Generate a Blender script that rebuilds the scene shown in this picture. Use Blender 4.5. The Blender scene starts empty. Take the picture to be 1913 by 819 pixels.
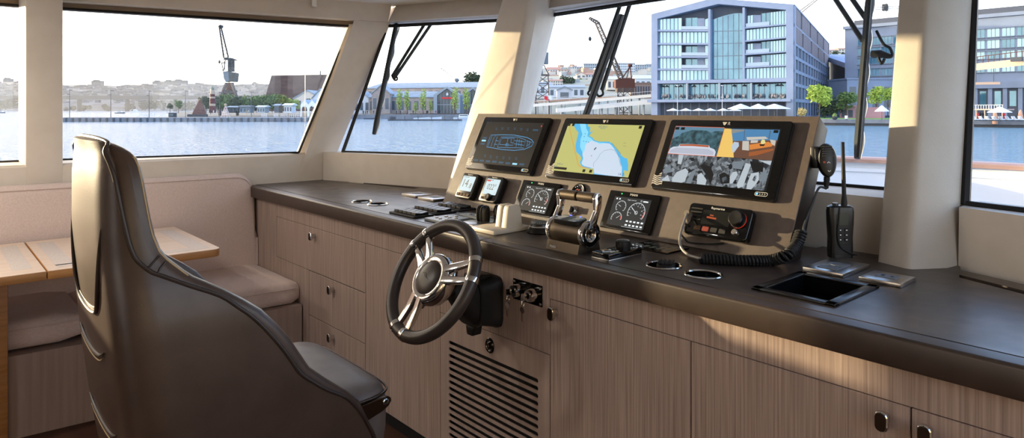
SKY = 3.2
SUN = 9.0
SUNDIR = (-.937, -.337, .084)
WAVE = 2.0
FILL = 10  # power of the added ceiling fill lamps
import bpy, bmesh, math, random
from mathutils import Matrix, Vector
random.seed(7)
SC = bpy.context.scene
COL = SC.collection
PI = math.pi
# ---------------------------------------------------------------- camera model (frame 1913 x 819)
F, CX, YH, EY = 1265.0, 956.0, 204.0, 1.35
TH = math.radians(48.84)
sn, cs = math.sin(TH), math.cos(TH)
cam_d = bpy.data.cameras.new('camera'); cam = bpy.data.objects.new('camera', cam_d); COL.objects.link(cam)
cam.location = (0, 0, EY)
cam.rotation_euler = (PI/2, 0, TH)
cam_d.sensor_width = 36; cam_d.lens = F/1913*36
cam_d.shift_y = -(409.5-YH)/1913
cam_d.clip_start = .03; cam_d.clip_end = 12000
SC.camera = cam
SC.view_settings.view_transform = 'Standard'
SC.view_settings.look = 'None'
SC.view_settings.gamma = 1
SC.view_settings.use_curve_mapping = False
SC.view_settings.exposure = 0.3

def ray(u, v):
    a = (u-CX)/F; b = (YH-v)/F
    return Vector((a*cs-sn, a*sn+cs, b))
EYE = Vector((0, 0, EY))
def atz(u, v, z): r = ray(u, v); return EYE + r*((z-EY)/r.z)
def atx(u, v, x): r = ray(u, v); return EYE + r*(x/r.x)
def aty(u, v, y): r = ray(u, v); return EYE + r*(y/r.y)
def atd(u, v, d): return EYE + ray(u, v)*d
def aton(u, v, p, n):
    r = ray(u, v); p = Vector(p); n = Vector(n)
    return EYE + r*((p-EYE).dot(n)/r.dot(n))

# ---------------------------------------------------------------- mesh builder
class MB:
    def __init__(s, M=None):
        s.v = []; s.f = []; s.mi = []; s.M = M or Matrix()
    def add(s, vs, fs, m=0, M=None):
        T = s.M @ M if M is not None else s.M
        o = len(s.v)
        s.v += [T @ Vector(p) for p in vs]
        if isinstance(m, int): m = [m]*len(fs)
        s.f += [[o+i for i in f] for f in fs]; s.mi += list(m)
        return s
    def bm(s, b, m=0, M=None):
        b.verts.index_update()
        s.add([p.co.copy() for p in b.verts], [[q.index for q in f.verts] for f in b.faces], m, M)
        b.free(); return s
    def box(s, x0, x1, y0, y1, z0, z1, m=0, bev=0, seg=2, M=None):
        b = bmesh.new(); bmesh.ops.create_cube(b, size=1)
        for p in b.verts:
            p.co = ((x0+x1)/2+p.co.x*(x1-x0), (y0+y1)/2+p.co.y*(y1-y0), (z0+z1)/2+p.co.z*(z1-z0))
        if bev: bmesh.ops.bevel(b, geom=b.edges[:], offset=bev, segments=seg, affect='EDGES', profile=.5)
        return s.bm(b, m, M)
    def prism(s, pts, lo, hi, ax='z', m=0, bev=0, seg=2, M=None):
        g = {'z': lambda a, b, h: (a, b, h), 'x': lambda a, b, h: (h, a, b), 'y': lambda a, b, h: (a, h, b)}[ax]
        n = len(pts); b = bmesh.new()
        A = [b.verts.new(g(*p, lo)) for p in pts]; B = [b.verts.new(g(*p, hi)) for p in pts]
        b.faces.new(A[::-1]); b.faces.new(B)
        for i in range(n): b.faces.new((A[i], A[(i+1) % n], B[(i+1) % n], B[i]))
        bmesh.ops.recalc_face_normals(b, faces=b.faces[:])
        if bev: bmesh.ops.bevel(b, geom=b.edges[:], offset=bev, segments=seg, affect='EDGES', profile=.5)
        return s.bm(b, m, M)
    def tube(s, pts, r, n=8, cap=True, closed=False, m=0, M=None, flat=None):
        P = [Vector(p) for p in pts]; k = len(P)
        R = r if isinstance(r, (list, tuple)) else [r]*k
        vs = []; fs = []; up = None
        for i in range(k):
            a = P[i-1] if (i or closed) else P[i]; c = P[(i+1) % k] if (i < k-1 or closed) else P[i]
            t = (c-a).normalized()
            if up is None:
                up = Vector((0, 0, 1)) if abs(t.z) < .9 else Vector((1, 0, 0))
            x = t.cross(up).normalized(); y = x.cross(t).normalized(); up = y
            for j in range(n):
                w = 2*PI*j/n
                vs.append(P[i] + x*(math.cos(w)*R[i]) + y*(math.sin(w)*R[i]*(flat or 1)))
        for i in range(k if closed else k-1):
            q = (i+1) % k
            for j in range(n):
                fs.append((i*n+j, i*n+(j+1) % n, q*n+(j+1) % n, q*n+j))
        if cap and not closed:
            fs.append(tuple(range(n))[::-1]); fs.append(tuple((k-1)*n+j for j in range(n)))
        return s.add(vs, fs, m, M)
    def lathe(s, prof, n=32, m=0, M=None, cap=True):
        vs = []; fs = []; k = len(prof)
        for r, z in prof:
            for j in range(n):
                w = 2*PI*j/n; vs.append((r*math.cos(w), r*math.sin(w), z))
        ms = []
        for i in range(k-1):
            for j in range(n):
                fs.append((i*n+j, i*n+(j+1) % n, (i+1)*n+(j+1) % n, (i+1)*n+j))
                ms.append(m if isinstance(m, int) else m[i])
        if cap and prof[0][0] > 1e-5: fs.append(tuple(range(n))[::-1]); ms.append(ms[0])
        if cap and prof[-1][0] > 1e-5: fs.append(tuple((k-1)*n+j for j in range(n))); ms.append(ms[-2] if len(ms) > 1 else 0)
        return s.add(vs, fs, ms, M)
    def loft(s, rings, cap=True, closed=True, m=0, M=None):
        n = len(rings[0]); vs = [p for r in rings for p in r]; fs = []
        for i in range(len(rings)-1):
            for j in range(n if closed else n-1):
                fs.append((i*n+j, i*n+(j+1) % n, (i+1)*n+(j+1) % n, (i+1)*n+j))
        if cap and closed:
            fs.append(tuple(range(n))[::-1]); fs.append(tuple((len(rings)-1)*n+j for j in range(n)))
        return s.add(vs, fs, m, M)
    def poly(s, pts, m=0, M=None):
        return s.add(pts, [tuple(range(len(pts)))], m, M)
    def flat(s, pts, z, m=0, M=None):
        b = bmesh.new(); f = b.faces.new([b.verts.new((p[0], p[1], z)) for p in pts])
        if f.normal.z < 0 or True:
            f.normal_update()
            if f.normal.z < 0: f.normal_flip()
        bmesh.ops.triangulate(b, faces=b.faces[:])
        return s.bm(b, m, M)
    def stroke(s, pts, w, z, m=0, closed=False, M=None):
        P = [Vector((p[0], p[1])) for p in pts]; k = len(P); vs = []; fs = []
        for i in range(k):
            a = P[i-1] if (i or closed) else P[i]; c = P[(i+1) % k] if (i < k-1 or closed) else P[i]
            t = (c-a); t = t.normalized() if t.length > 1e-9 else Vector((1, 0))
            nn = Vector((-t.y, t.x))*w/2
            vs += [(P[i].x+nn.x, P[i].y+nn.y, z), (P[i].x-nn.x, P[i].y-nn.y, z)]
        for i in range(k if closed else k-1):
            q = (i+1) % k; fs.append((2*i, 2*i+1, 2*q+1, 2*q))
        return s.add(vs, fs, m, M)
    def ell(s, c, r, m=0, sub=2, M=None, rot=None):
        b = bmesh.new(); bmesh.ops.create_icosphere(b, subdivisions=sub, radius=1)
        for p in b.verts:
            q = Vector((p.co.x*r[0], p.co.y*r[1], p.co.z*r[2]))
            if rot is not None: q = rot @ q
            p.co = q + Vector(c)
        return s.bm(b, m, M)
    def text(s, t, x, y, size, z=0, m=0, align='CENTER', M=None, sx=1.0, depth=0.0):
        cu = bpy.data.curves.new('t', 'FONT'); cu.body = t; cu.size = size; cu.align_x = align; cu.align_y = 'CENTER'
        cu.extrude = depth; cu.resolution_u = 3
        o = bpy.data.objects.new('t', cu); COL.objects.link(o)
        dg = bpy.context.evaluated_depsgraph_get(); dg.update()
        me = bpy.data.meshes.new_from_object(o.evaluated_get(dg))
        vs = [(p.co.x*sx+x, p.co.y+y, p.co.z+z) for p in me.vertices]; fs = [tuple(p.vertices) for p in me.polygons]
        bpy.data.objects.remove(o); bpy.data.curves.remove(cu); bpy.data.meshes.remove(me)
        return s.add(vs, fs, m, M)
    def obj(s, name, mats, parent=None, smooth=35, bake=True):
        if not isinstance(mats, (list, tuple)): mats = [mats]
        base = WM.get(parent.name, Matrix()) if parent else None
        if base is None:
            xs = [p.x for p in s.v]; ys = [p.y for p in s.v]; zs = [p.z for p in s.v]
            loc = Vector(((min(xs)+max(xs))/2, (min(ys)+max(ys))/2, min(zs)))
            base = Matrix.Translation(loc)
        inv = base.inverted()
        me = bpy.data.meshes.new(name)
        me.from_pydata([inv @ p for p in s.v], [], s.f)
        for m in mats: me.materials.append(m)
        if len(mats) > 1:
            me.polygons.foreach_set('material_index', s.mi)
        me.update()
        if smooth:
            me.shade_smooth(); me.set_sharp_from_angle(angle=math.radians(smooth))
        o = bpy.data.objects.new(name, me); COL.objects.link(o)
        if parent: o.parent = parent; WM[o.name] = WM.get(parent.name, Matrix())
        else: o.matrix_world = base; WM[o.name] = base
        return o
WM = {}
def thing(name, label, cat, loc=(0, 0, 0), M=None, group=None):
    o = bpy.data.objects.new(name, None); COL.objects.link(o); o.empty_display_size = .05
    o.matrix_world = M if M is not None else Matrix.Translation(Vector(loc))
    WM[o.name] = o.matrix_world.copy()
    return tag(o, label, cat, group)
def tag(o, label=None, cat=None, group=None, kind=None):
    if label: o['label'] = label
    if cat: o['category'] = cat
    if group: o['group'] = group
    if kind: o['kind'] = kind
    return o
def struct(o, label=None): 
    o['kind'] = 'structure'
    if label: o['label'] = label
    return o
def dup(o, parent=None, M=None):
    c = o.copy(); COL.objects.link(c)
    if parent: c.parent = parent
    if M is not None: c.matrix_world = M
    for ch in list(o.children): dup(ch, c)
    return c
def frame(o, x, y, z=None):
    x = Vector(x).normalized(); y = Vector(y); y = (y-x*y.dot(x)).normalized(); z = x.cross(y)
    return Matrix(((x.x, y.x, z.x, o[0]), (x.y, y.y, z.y, o[1]), (x.z, y.z, z.z, o[2]), (0, 0, 0, 1)))
def rrect(x0, x1, y0, y1, r, n=5):
    out = []
    for cx, cy, a0 in ((x1-r, y1-r, 0), (x0+r, y1-r, 90), (x0+r, y0+r, 180), (x1-r, y0+r, 270)):
        for i in range(n+1):
            a = math.radians(a0+90*i/n); out.append((cx+r*math.cos(a), cy+r*math.sin(a)))
    return out
def arc(cx, cy, r, a0, a1, n=24):
    return [(cx+r*math.cos(math.radians(a0+(a1-a0)*i/n)), cy+r*math.sin(math.radians(a0+(a1-a0)*i/n))) for i in range(n+1)]
def lerp(a, b, t): return a+(b-a)*t
def interp(tab, x):
    if x <= tab[0][0]: return tab[0][1]
    for (a, p), (b, q) in zip(tab, tab[1:]):
        if x <= b: return p+(q-p)*(x-a)/(b-a)
    return tab[-1][1]
def smooth_path(pts, n=6):
    P = [Vector(p) for p in pts]; out = []
    for i in range(len(P)-1):
        a = P[max(i-1, 0)]; b = P[i]; c = P[i+1]; d = P[min(i+2, len(P)-1)]
        for k in range(n):
            t = k/n
            out.append(.5*((2*b)+(c-a)*t+(2*a-5*b+4*c-d)*t*t+(3*b-a-3*c+d)*t**3))
    out.append(P[-1]); return out
def bool_cut(o, cutters):
    b = MB()
    dg = bpy.context.evaluated_depsgraph_get()
    tmp = []
    for k in cutters:
        c = k.obj('cutter', [], None, 0); tmp.append(c)
        m = o.modifiers.new('b', 'BOOLEAN'); m.operation = 'DIFFERENCE'; m.object = c; m.solver = 'EXACT'
    dg = bpy.context.evaluated_depsgraph_get(); dg.update()
    me = bpy.data.meshes.new_from_object(o.evaluated_get(dg))
    o.modifiers.clear(); old = o.data; o.data = me; bpy.data.meshes.remove(old)
    for c in tmp: bpy.data.objects.remove(c)
    me.shade_smooth(); me.set_sharp_from_angle(angle=math.radians(35))

# ---------------------------------------------------------------- materials
def lin(h):
    if isinstance(h, str):
        h = [int(h[i:i+2], 16)/255 for i in (0, 2, 4)]
        h = [c/12.92 if c <= .04045 else ((c+.055)/1.055)**2.4 for c in h]
    return (h[0], h[1], h[2], 1)
def mat(name, col, rough=.5, metal=0, spec=.5, emis=None, es=1.0, coat=0, trans=0, ior=1.45, sheen=0):
    m = bpy.data.materials.new(name); m.use_nodes = True
    b = m.node_tree.nodes['Principled BSDF']
    b.inputs['Base Color'].default_value = lin(col); b.inputs['Roughness'].default_value = rough
    b.inputs['Metallic'].default_value = metal; b.inputs['Specular IOR Level'].default_value = spec
    b.inputs['Coat Weight'].default_value = coat; b.inputs['IOR'].default_value = ior
    b.inputs['Transmission Weight'].default_value = trans
    if sheen: b.inputs['Sheen Weight'].default_value = sheen
    if emis: b.inputs['Emission Color'].default_value = lin(emis); b.inputs['Emission Strength'].default_value = es
    return m
def noisy(m, c2, scale=(5, 5, 5), detail=4, fac=(.35, .65), bump=0, bscale=None, kind='noise', dist=.002, rough2=None):
    nt = m.node_tree; N = nt.nodes; L = nt.links; b = N['Principled BSDF']
    tc = N.new('ShaderNodeTexCoord'); mp = N.new('ShaderNodeMapping'); mp.inputs['Scale'].default_value = scale
    L.new(tc.outputs['Object'], mp.inputs['Vector'])
    t = N.new('ShaderNodeTexNoise'); t.inputs['Scale'].default_value = 1; t.inputs['Detail'].default_value = detail
    L.new(mp.outputs[0], t.inputs['Vector'])
    r = N.new('ShaderNodeMapRange'); r.inputs[1].default_value = fac[0]; r.inputs[2].default_value = fac[1]
    L.new(t.outputs['Fac'], r.inputs[0])
    x = N.new('ShaderNodeMix'); x.data_type = 'RGBA'
    x.inputs[6].default_value = b.inputs['Base Color'].default_value; x.inputs[7].default_value = lin(c2)
    L.new(r.outputs[0], x.inputs[0]); L.new(x.outputs[2], b.inputs['Base Color'])
    if rough2 is not None:
        q = N.new('ShaderNodeMapRange'); q.inputs[3].default_value = b.inputs['Roughness'].default_value; q.inputs[4].default_value = rough2
        L.new(r.outputs[0], q.inputs[0]); L.new(q.outputs[0], b.inputs['Roughness'])
    if bump:
        t2 = t
        if bscale:
            mp2 = N.new('ShaderNodeMapping'); mp2.inputs['Scale'].default_value = bscale; L.new(tc.outputs['Object'], mp2.inputs['Vector'])
            if kind == 'voronoi': t2 = N.new('ShaderNodeTexVoronoi')
            else: t2 = N.new('ShaderNodeTexNoise'); t2.inputs['Detail'].default_value = 3
            t2.inputs['Scale'].default_value = 1; L.new(mp2.outputs[0], t2.inputs['Vector'])
        bp = N.new('ShaderNodeBump'); bp.inputs['Strength'].default_value = bump; bp.inputs['Distance'].default_value = dist
        L.new(t2.outputs[0], bp.inputs['Height']); L.new(bp.outputs[0], b.inputs['Normal'])
    return m
def emit(name, col, s=1.0): return mat(name, '050505', .3, emis=col, es=s)
def glassmat(name, tint=(.93, .96, .97), refl=.05):
    m = bpy.data.materials.new(name); m.use_nodes = True; nt = m.node_tree; N = nt.nodes; L = nt.links; N.clear()
    o = N.new('ShaderNodeOutputMaterial'); t = N.new('ShaderNodeBsdfTransparent'); g = N.new('ShaderNodeBsdfGlossy')
    t.inputs[0].default_value = (*tint, 1); g.inputs['Roughness'].default_value = .02
    lw = N.new('ShaderNodeLayerWeight'); lw.inputs[0].default_value = .5
    pw = N.new('ShaderNodeMath'); pw.operation = 'POWER'; pw.inputs[1].default_value = 4; L.new(lw.outputs['Facing'], pw.inputs[0])
    ma = N.new('ShaderNodeMath'); ma.operation = 'MULTIPLY_ADD'; ma.inputs[1].default_value = .35; ma.inputs[2].default_value = .02; L.new(pw.outputs[0], ma.inputs[0])
    mx = N.new('ShaderNodeMixShader'); L.new(ma.outputs[0], mx.inputs[0]); L.new(t.outputs[0], mx.inputs[1]); L.new(g.outputs[0], mx.inputs[2])
    L.new(mx.outputs[0], o.inputs[0]); return m

m_wall = noisy(mat('cream_leatherette', 'd9cfc2', .55), 'd3c8ba', (9, 9, 9), bump=.15, bscale=(700, 700, 700), dist=.0004)
m_perf = noisy(mat('perforated_leatherette', 'b9b1a5', .6), 'b4ab9e', (9, 9, 9), bump=.35, bscale=(260, 260, 260), kind='voronoi', dist=.0008)
m_ceil = mat('ceiling_cream', 'ece8e0', .6)
m_wood = noisy(mat('washed_oak', 'b29d91', .55), '8a766d', (210, 210, 3.0), 5, (.34, .70), bump=.35, dist=.0008)
m_wood_h = noisy(mat('washed_oak_plain', 'aa968b', .55), '9c887f', (60, 60, 2), 4, (.35, .7), bump=.1, dist=.0005)
m_dark = mat('dark_gap', '0a0807', .8)
m_counter = noisy(mat('dark_brown_laminate', '40342d', .32, spec=.9), '382d27', (14, 14, 14), 4, rough2=.38, bump=.03, bscale=(60, 60, 60), dist=.0006)
m_edge = noisy(mat('dark_leather_edge', '3d2f27', .40, spec=.8), '342820', (18, 18, 18), 4, bump=.06, bscale=(90, 90, 90), dist=.001)
m_dash = noisy(mat('dash_panel_film', '594a40', .5, spec=.9), '4e4138', (35, 35, 35), 5, rough2=.58, bump=.05, bscale=(500, 500, 500), dist=.0004)
m_dashside = mat('dash_side', '251e1a', .45)
m_linen = noisy(mat('pinkish_linen', 'd9c5bb', .85, sheen=.2), 'ccb6ab', (160, 160, 160), 3, (.3, .7), bump=.3, bscale=(420, 420, 420), dist=.0008)
m_linen2 = noisy(mat('seat_linen', 'dbc8bf', .85, sheen=.2), 'cfbab0', (200, 60, 200), 3, (.3, .7), bump=.25, bscale=(420, 420, 420), dist=.0008)
m_oak = noisy(mat('oak_top', 'dfc9b5', .35), 'd4baa4', (60, 3, 60), 5, (.35, .7), rough2=.45)
m_oak_edge = noisy(mat('oak_edge', 'c08a55', .4), 'ab7642', (70, 4, 70), 4, (.35, .7))
m_oak_inlay = noisy(mat('grey_inlay', 'd3c6bb', .5), 'c4b5a9', (160, 160, 160), 3, (.35, .65))
m_leather = noisy(mat('taupe_leather', '4e3f37', .34), '463830', (14, 14, 14), 4, bump=.22, bscale=(380, 380, 380), dist=.0008)
m_leather2 = noisy(mat('seat_leather', '6f6763', .40), '645c58', (14, 14, 14), 4, bump=.25, bscale=(300, 300, 300), dist=.0008)
m_piping = mat('dark_piping', '352a25', .45)
m_thread = mat('pale_thread', 'b59a72', .6)
m_chrome = mat('chrome', 'd8d6d2', .07, 1)
m_steel = mat('brushed_steel', 'b9b4ae', .28, 1)
m_black = mat('black_plastic', '121110', .35)
m_blackm = mat('matt_black_plastic', '191716', .55)
m_gloss = mat('black_glass', '080807', .06, coat=.3)
m_rubber = mat('black_rubber', '0e0d0d', .6)
m_rim = mat('rim_leather', '3a322e', .38)
m_white = noisy(mat('white_grp', 'd6dade', .4), 'cfd4d9', (3, 3, 3))
m_bronze = mat('dark_bronze', '4a3b30', .3, .9)
m_ivory = mat('ivory_plastic', 'c9bfb0', .45)
m_throttle = noisy(mat('satin_gunmetal', '5e5244', .42, .75), '544a3e', (300, 300, 300), 2, bump=.1, bscale=(900, 900, 900), dist=.0004)
m_glass = glassmat('window_glass')
m_seal = mat('black_seal', '0c0b0b', .5)
m_teak = noisy(mat('teak_cap', '9c8074', .5), '8c7064', (4, 40, 40), 4)
m_floor = noisy(mat('dark_floor', '4a2f22', .5), '3f271c', (2, 30, 30), 4)
# ================================================================ world and sun
w = bpy.data.worlds.new('world'); SC.world = w; w.use_nodes = True
nt = w.node_tree; N = nt.nodes; L = nt.links; N.clear()
wo = N.new('ShaderNodeOutputWorld'); bg = N.new('ShaderNodeBackground'); tc = N.new('ShaderNodeTexCoord')
sx = N.new('ShaderNodeSeparateXYZ'); L.new(tc.outputs['Generated'], sx.inputs[0])
cr = N.new('ShaderNodeValToRGB'); L.new(sx.outputs['Z'], cr.inputs[0])
e = cr.color_ramp.elements
e[0].position = 0; e[0].color = (1.0, .98, .95, 1); e[1].position = 1; e[1].color = (.15, .27, .55, 1)
for p, c in ((.13, (.97, .985, 1.0, 1)), (.30, (.45, .61, .90, 1)), (.55, (.24, .38, .68, 1))):
    q = e.new(p); q.color = c
dt = N.new('ShaderNodeVectorMath'); dt.operation = 'DOT_PRODUCT'; dt.inputs[1].default_value = (-.80, -.60, .07)
L.new(tc.outputs['Generated'], dt.inputs[0])
mr = N.new('ShaderNodeMapRange'); mr.inputs[1].default_value = .1; mr.inputs[2].default_value = 1.0; L.new(dt.outputs['Value'], mr.inputs[0])
mx = N.new('ShaderNodeMix'); mx.data_type = 'RGBA'; L.new(mr.outputs[0], mx.inputs[0]); L.new(cr.outputs[0], mx.inputs[6]); mx.inputs[7].default_value = (1.5, 1.15, .82, 1)
L.new(mx.outputs[2], bg.inputs[0]); bg.inputs[1].default_value = SKY
L.new(bg.outputs[0], wo.inputs[0])
def sunlamp():
    d = bpy.data.lights.new('low_sun', 'SUN'); d.energy = SUN; d.color = (1.0, .75, .45); d.angle = math.radians(.6)
    o = bpy.data.objects.new('low_sun', d); COL.objects.link(o)
    o.rotation_euler = Vector(SUNDIR).to_track_quat('Z', 'Y').to_euler(); o.location = (-20, -18, 6)
sunlamp()

def hexa(mb, b, t, m=0):
    vs = list(b)+list(t)
    return mb.add(vs, [(3, 2, 1, 0), (4, 5, 6, 7), (0, 1, 5, 4), (1, 2, 6, 5), (2, 3, 7, 6), (3, 0, 4, 7)], m)
# ================================================================ room shell
CEIL = 2.04
def gx(Y): return -4.07-.2*(1.78-max(Y, .3)) if Y < 1.78 else -4.07+.2*(Y-1.78)
struct(MB().box(-4.9, .95, -3.3, 2.3, -.08, 0).obj('floor', m_floor), 'dark wooden wheelhouse floor')
struct(MB().prism([(-4.5, -3.3), (.95, -3.3), (.95, 2.3), (-.7, 2.75), (-2.0, 2.75), (-3.2, 2.72), (-3.95, 2.42), (-4.28, .5), (-4.5, -.5)], CEIL, CEIL+.08).obj('ceiling', m_ceil), 'pale cream ceiling panel')
b = MB()
hexa(b, [(-4.6, -3.3, 0), (-4.05, -3.3, 0), (-4.05, 1.97, 0), (-4.2, 1.97, 0)], [(-4.6, -3.3, 1.066), (-4.05, -3.3, 1.066), (-4.05, 1.97, 1.066), (-4.2, 1.97, 1.066)])
hexa(b, [(-4.6, -3.3, 1.066), (-4.062, -3.3, 1.066), (-4.062, 1.83, 1.066), (-4.2, 1.83, 1.066)], [(-4.6, -3.3, 1.076), (-4.075, -3.3, 1.076), (-4.075, 1.83, 1.076), (-4.2, 1.83, 1.076)])
struct(b.obj('wall_port', m_wall), 'cream leather-lined wall below the side windows')
# front wall under the windscreen: swept port panel, centre panel, swept starboard panel
b = MB()
hexa(b, [(-4.05, 1.935, 0), (-3.0, 2.275, 0), (-3.0, 2.60, 0), (-4.2, 2.05, 0)], [(-4.02, 1.925, 1.078), (-2.98, 2.285, 1.078), (-2.98, 2.60, 1.078), (-4.15, 2.05, 1.078)])
struct(b.obj('wall_front_port', m_wall), 'cream leather-lined wall below the narrow port windscreen pane')
b = MB()
hexa(b, [(-3.05, 2.26, 0), (-.75, 2.25, 0), (-.75, 2.50, 0), (-3.05, 2.60, 0)], [(-3.05, 2.235, 1.078), (-.75, 2.22, 1.078), (-.75, 2.50, 1.078), (-3.05, 2.60, 1.078)])
struct(b.obj('wall_front', m_wall), 'cream leather-lined wall below the centre windscreen, behind the console')
b = MB()
hexa(b, [(-.62, 2.20, 0), (.80, 1.69, 0), (.9, 2.0, 0), (-.62, 2.45, 0)], [(-.62, 2.25, 1.068), (.80, 1.74, 1.068), (.9, 2.0, 1.068), (-.62, 2.45, 1.068)])
struct(b.obj('wall_front_starboard', m_wall), 'cream leather-lined wall below the starboard windscreen')
# starboard and aft walls (behind the camera)
b = MB()
b.box(.80, .92, -3.3, 1.9, 0, 1.07); b.box(.80, .92, -3.3, 2.3, 1.9, CEIL)
for y in (.0, 1.6): b.box(.80, .92, y, y+.14, 1.0, 1.95)
b.box(.80, .92, -3.3, .05, 1.0, 1.95)
struct(b.obj('wall_starboard', m_wall), 'cream starboard wall')
b = MB()
b.box(-4.6, -4.2, -3.42, -3.3, 0, CEIL); b.box(.5, .92, -3.42, -3.3, 0, CEIL); b.box(-4.3, -1.6, -3.42, -3.3, 0, CEIL); b.box(-1.7, .6, -3.42, -3.3, 1.98, CEIL); b.box(-.7, .6, -3.42, -3.3, 0, 2.0)
struct(b.obj('wall_aft', m_wall), 'cream wall at the back of the wheelhouse')
# headers
HB = 1.92
b = MB()
P0 = [(-4.36, -3.3), (-4.30, .30), (-3.86, 2.30)]
for (x0, y0), (x1, y1) in zip(P0, P0[1:]):
    hexa(b, [(x0, y0, HB), (x1, y1, HB), (x1-.3, y1+.1, HB), (x0-.3, y0+.1, HB)], [(x0+.0, y0, CEIL), (x1-.02, y1+.04, CEIL), (x1-.3, y1+.1, CEIL), (x0-.3, y0+.1, CEIL)])
struct(b.obj('trim_1', m_wall), 'cream header above the port side windows')
b = MB()
hexa(b, [(-3.86, 2.30, HB), (-2.86, 2.74, HB), (-3.0, 2.95, HB), (-4.1, 2.42, HB)], [(-3.90, 2.385, CEIL), (-2.86, 2.82, CEIL), (-3.0, 2.95, CEIL), (-4.1, 2.42, CEIL)])
struct(b.obj('trim_2', m_wall), 'cream header above the narrow port windscreen pane')
b = MB()
HW = [(-2.95, 2.66), (-1.75, 2.71), (-.5, 2.63)]
for (x0, y0), (x1, y1) in zip(HW, HW[1:]):
    hexa(b, [(x0, y0, HB), (x1, y1, HB), (x1, y1+.25, HB), (x0, y0+.25, HB)], [(x0, y0+.06, CEIL), (x1, y1+.06, CEIL), (x1, y1+.25, CEIL), (x0, y0+.25, CEIL)])
struct(b.obj('trim_3', m_wall), 'cream header above the centre windscreen pane')
b = MB()
hexa(b, [(-.69, 2.55, HB), (.85, 2.17, HB), (.9, 2.5, HB), (-.6, 2.85, HB)], [(-.69, 2.55, CEIL), (.85, 2.17, CEIL), (.9, 2.5, CEIL), (-.6, 2.85, CEIL)])
struct(b.obj('trim_4', m_wall), 'cream header above the starboard windscreen pane')
# pillars
def ringpts(plan, z, lean, dx=0):
    out = []; a = min(p[0] for p in plan); c = max(p[0] for p in plan)
    for x, y in plan:
        k = dx if not isinstance(dx, tuple) else lerp(dx[0], dx[1], (x-a)/(c-a))
        out.append((x+k*(z-.9), y+lean*(z-.9), z))
    return out
def pillar(name, plan, lean, dx, z0, z1, m, label):
    b = MB(); b.loft([ringpts(plan, lerp(z0, z1, i/6), lean, dx) for i in range(7)])
    return struct(b.obj(name, m, None, 50), label)
def rnd(plan, rad, n=5):
    out = []; k = len(plan)
    for i in range(k):
        p = Vector(plan[i]); a = Vector(plan[i-1]); c = Vector(plan[(i+1) % k]); r = rad[i]
        if r <= 0: out.append(tuple(p)); continue
        u = (a-p).normalized()*r; v = (c-p).normalized()*r
        for j in range(n+1):
            t = j/n; out.append(tuple(p+u*(1-t)**2+v*t**2))
    return out
pillar('trim_5', rnd([(-3.09, 2.46), (-3.01, 2.10), (-2.572, 2.10), (-2.550, 2.16), (-2.86, 2.50)], [0, .14, .03, 0, 0]), .325, (.10, -.080), .9, 2.06, m_wall, 'wide raked cream windscreen pillar left of the helm console')
pillar('trim_6', rnd([(-.80, 2.40), (-.795, 2.125), (-.695, 2.088), (-.632, 2.188), (-.612, 2.31), (-.70, 2.40)], [0, .012, .022, 0, 0, 0]), .31, (-.035, -.058), .9, 2.06, m_perf, 'raked perforated pillar right of the helm console')
# port mullion
b = MB().box(-4.36, -4.045, .387, .541, .96, CEIL, bev=.012)
struct(b.obj('trim_7', m_wall), 'broad upright cream mullion between the port side windows')
b = MB().box(-4.5, -4.05, -1.80, -1.62, .96, CEIL, bev=.012).box(-4.42, -4.30, -.13, .11, 1.0, CEIL, bev=.01)  # second post is added out of view to keep sun off the right-hand cupboards
struct(b.obj('trim_8', m_wall), 'cream aft port mullion with an added unseen post shading the cupboards')
# port corner post, leaning forward with the windscreen
b = MB()
hexa(b, [(-4.055, 1.757, .9), (-4.045, 1.955, .9), (-4.16, 2.02, .9), (-4.2, 1.84, .9)], [(-3.93, 2.095, 1.925), (-3.90, 2.345, 1.925), (-4.02, 2.40, 1.925), (-4.08, 2.17, 1.925)])
struct(b.obj('trim_9', m_wall, None, 0), 'leaning cream corner post between side window and windscreen')
b = MB()
hexa(b, [(-4.09, 1.792, 1.076), (-4.052, 1.822, 1.076), (-4.10, 1.83, 1.076), (-4.14, 1.80, 1.076)], [(-3.99, 2.09, 1.90), (-3.955, 2.118, 1.90), (-4.0, 2.13, 1.9), (-4.04, 2.10, 1.9)])
struct(b.obj('trim_10', mat('jamb_cream', 'e0d2bd', .5), None, 0), 'narrow pale jamb along the raked end of the port window')

def window(name, q, label, t=.008, fr=.012, bars=None):
    """q: bottom-left, bottom-right, top-right, top-left as seen from inside"""
    q = [Vector(p) for p in q]; n = (q[1]-q[0]).cross(q[3]-q[0]).normalized()*t
    b = MB()
    for i in range(4):
        b.tube([q[i], q[(i+1) % 4]], fr, 6)
    fo = struct(b.obj(name, m_seal), label)
    g = MB(); hexa(g, [q[0], q[1], q[1]-n, q[0]-n], [q[3], q[2], q[2]-n, q[3]-n])
    g.obj('glass_pane', m_glass, fo, 0)
    return fo
GB, GT = 1.078, 1.888
window('window_1', [(gx(.5), .5, GB), (-4.07, 1.785, GB), (-3.995, 2.10, GT), (gx(.5), .5, GT)], 'long port side window with raked forward end', fr=.008)
window('window_2', [(gx(.4), -1.7, GB), (gx(.4), .43, GB), (gx(.4), .43, GT), (gx(.4), -1.7, GT)], 'aft port side window at the left edge', fr=.008)
window('window_6', [(gx(.4)-.05, -3.3, GB), (gx(.4), -1.68, GB), (gx(.4), -1.68, GT), (gx(.4)-.05, -3.3, GT)], 'rearmost port side window', fr=.008)
window('window_3', [(-3.916, 2.006, GB), (-3.0, 2.447, GB), (-2.99, 2.82, 1.9), (-3.921, 2.331, 1.9)], 'narrow port windscreen pane')
W2N = None
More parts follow.
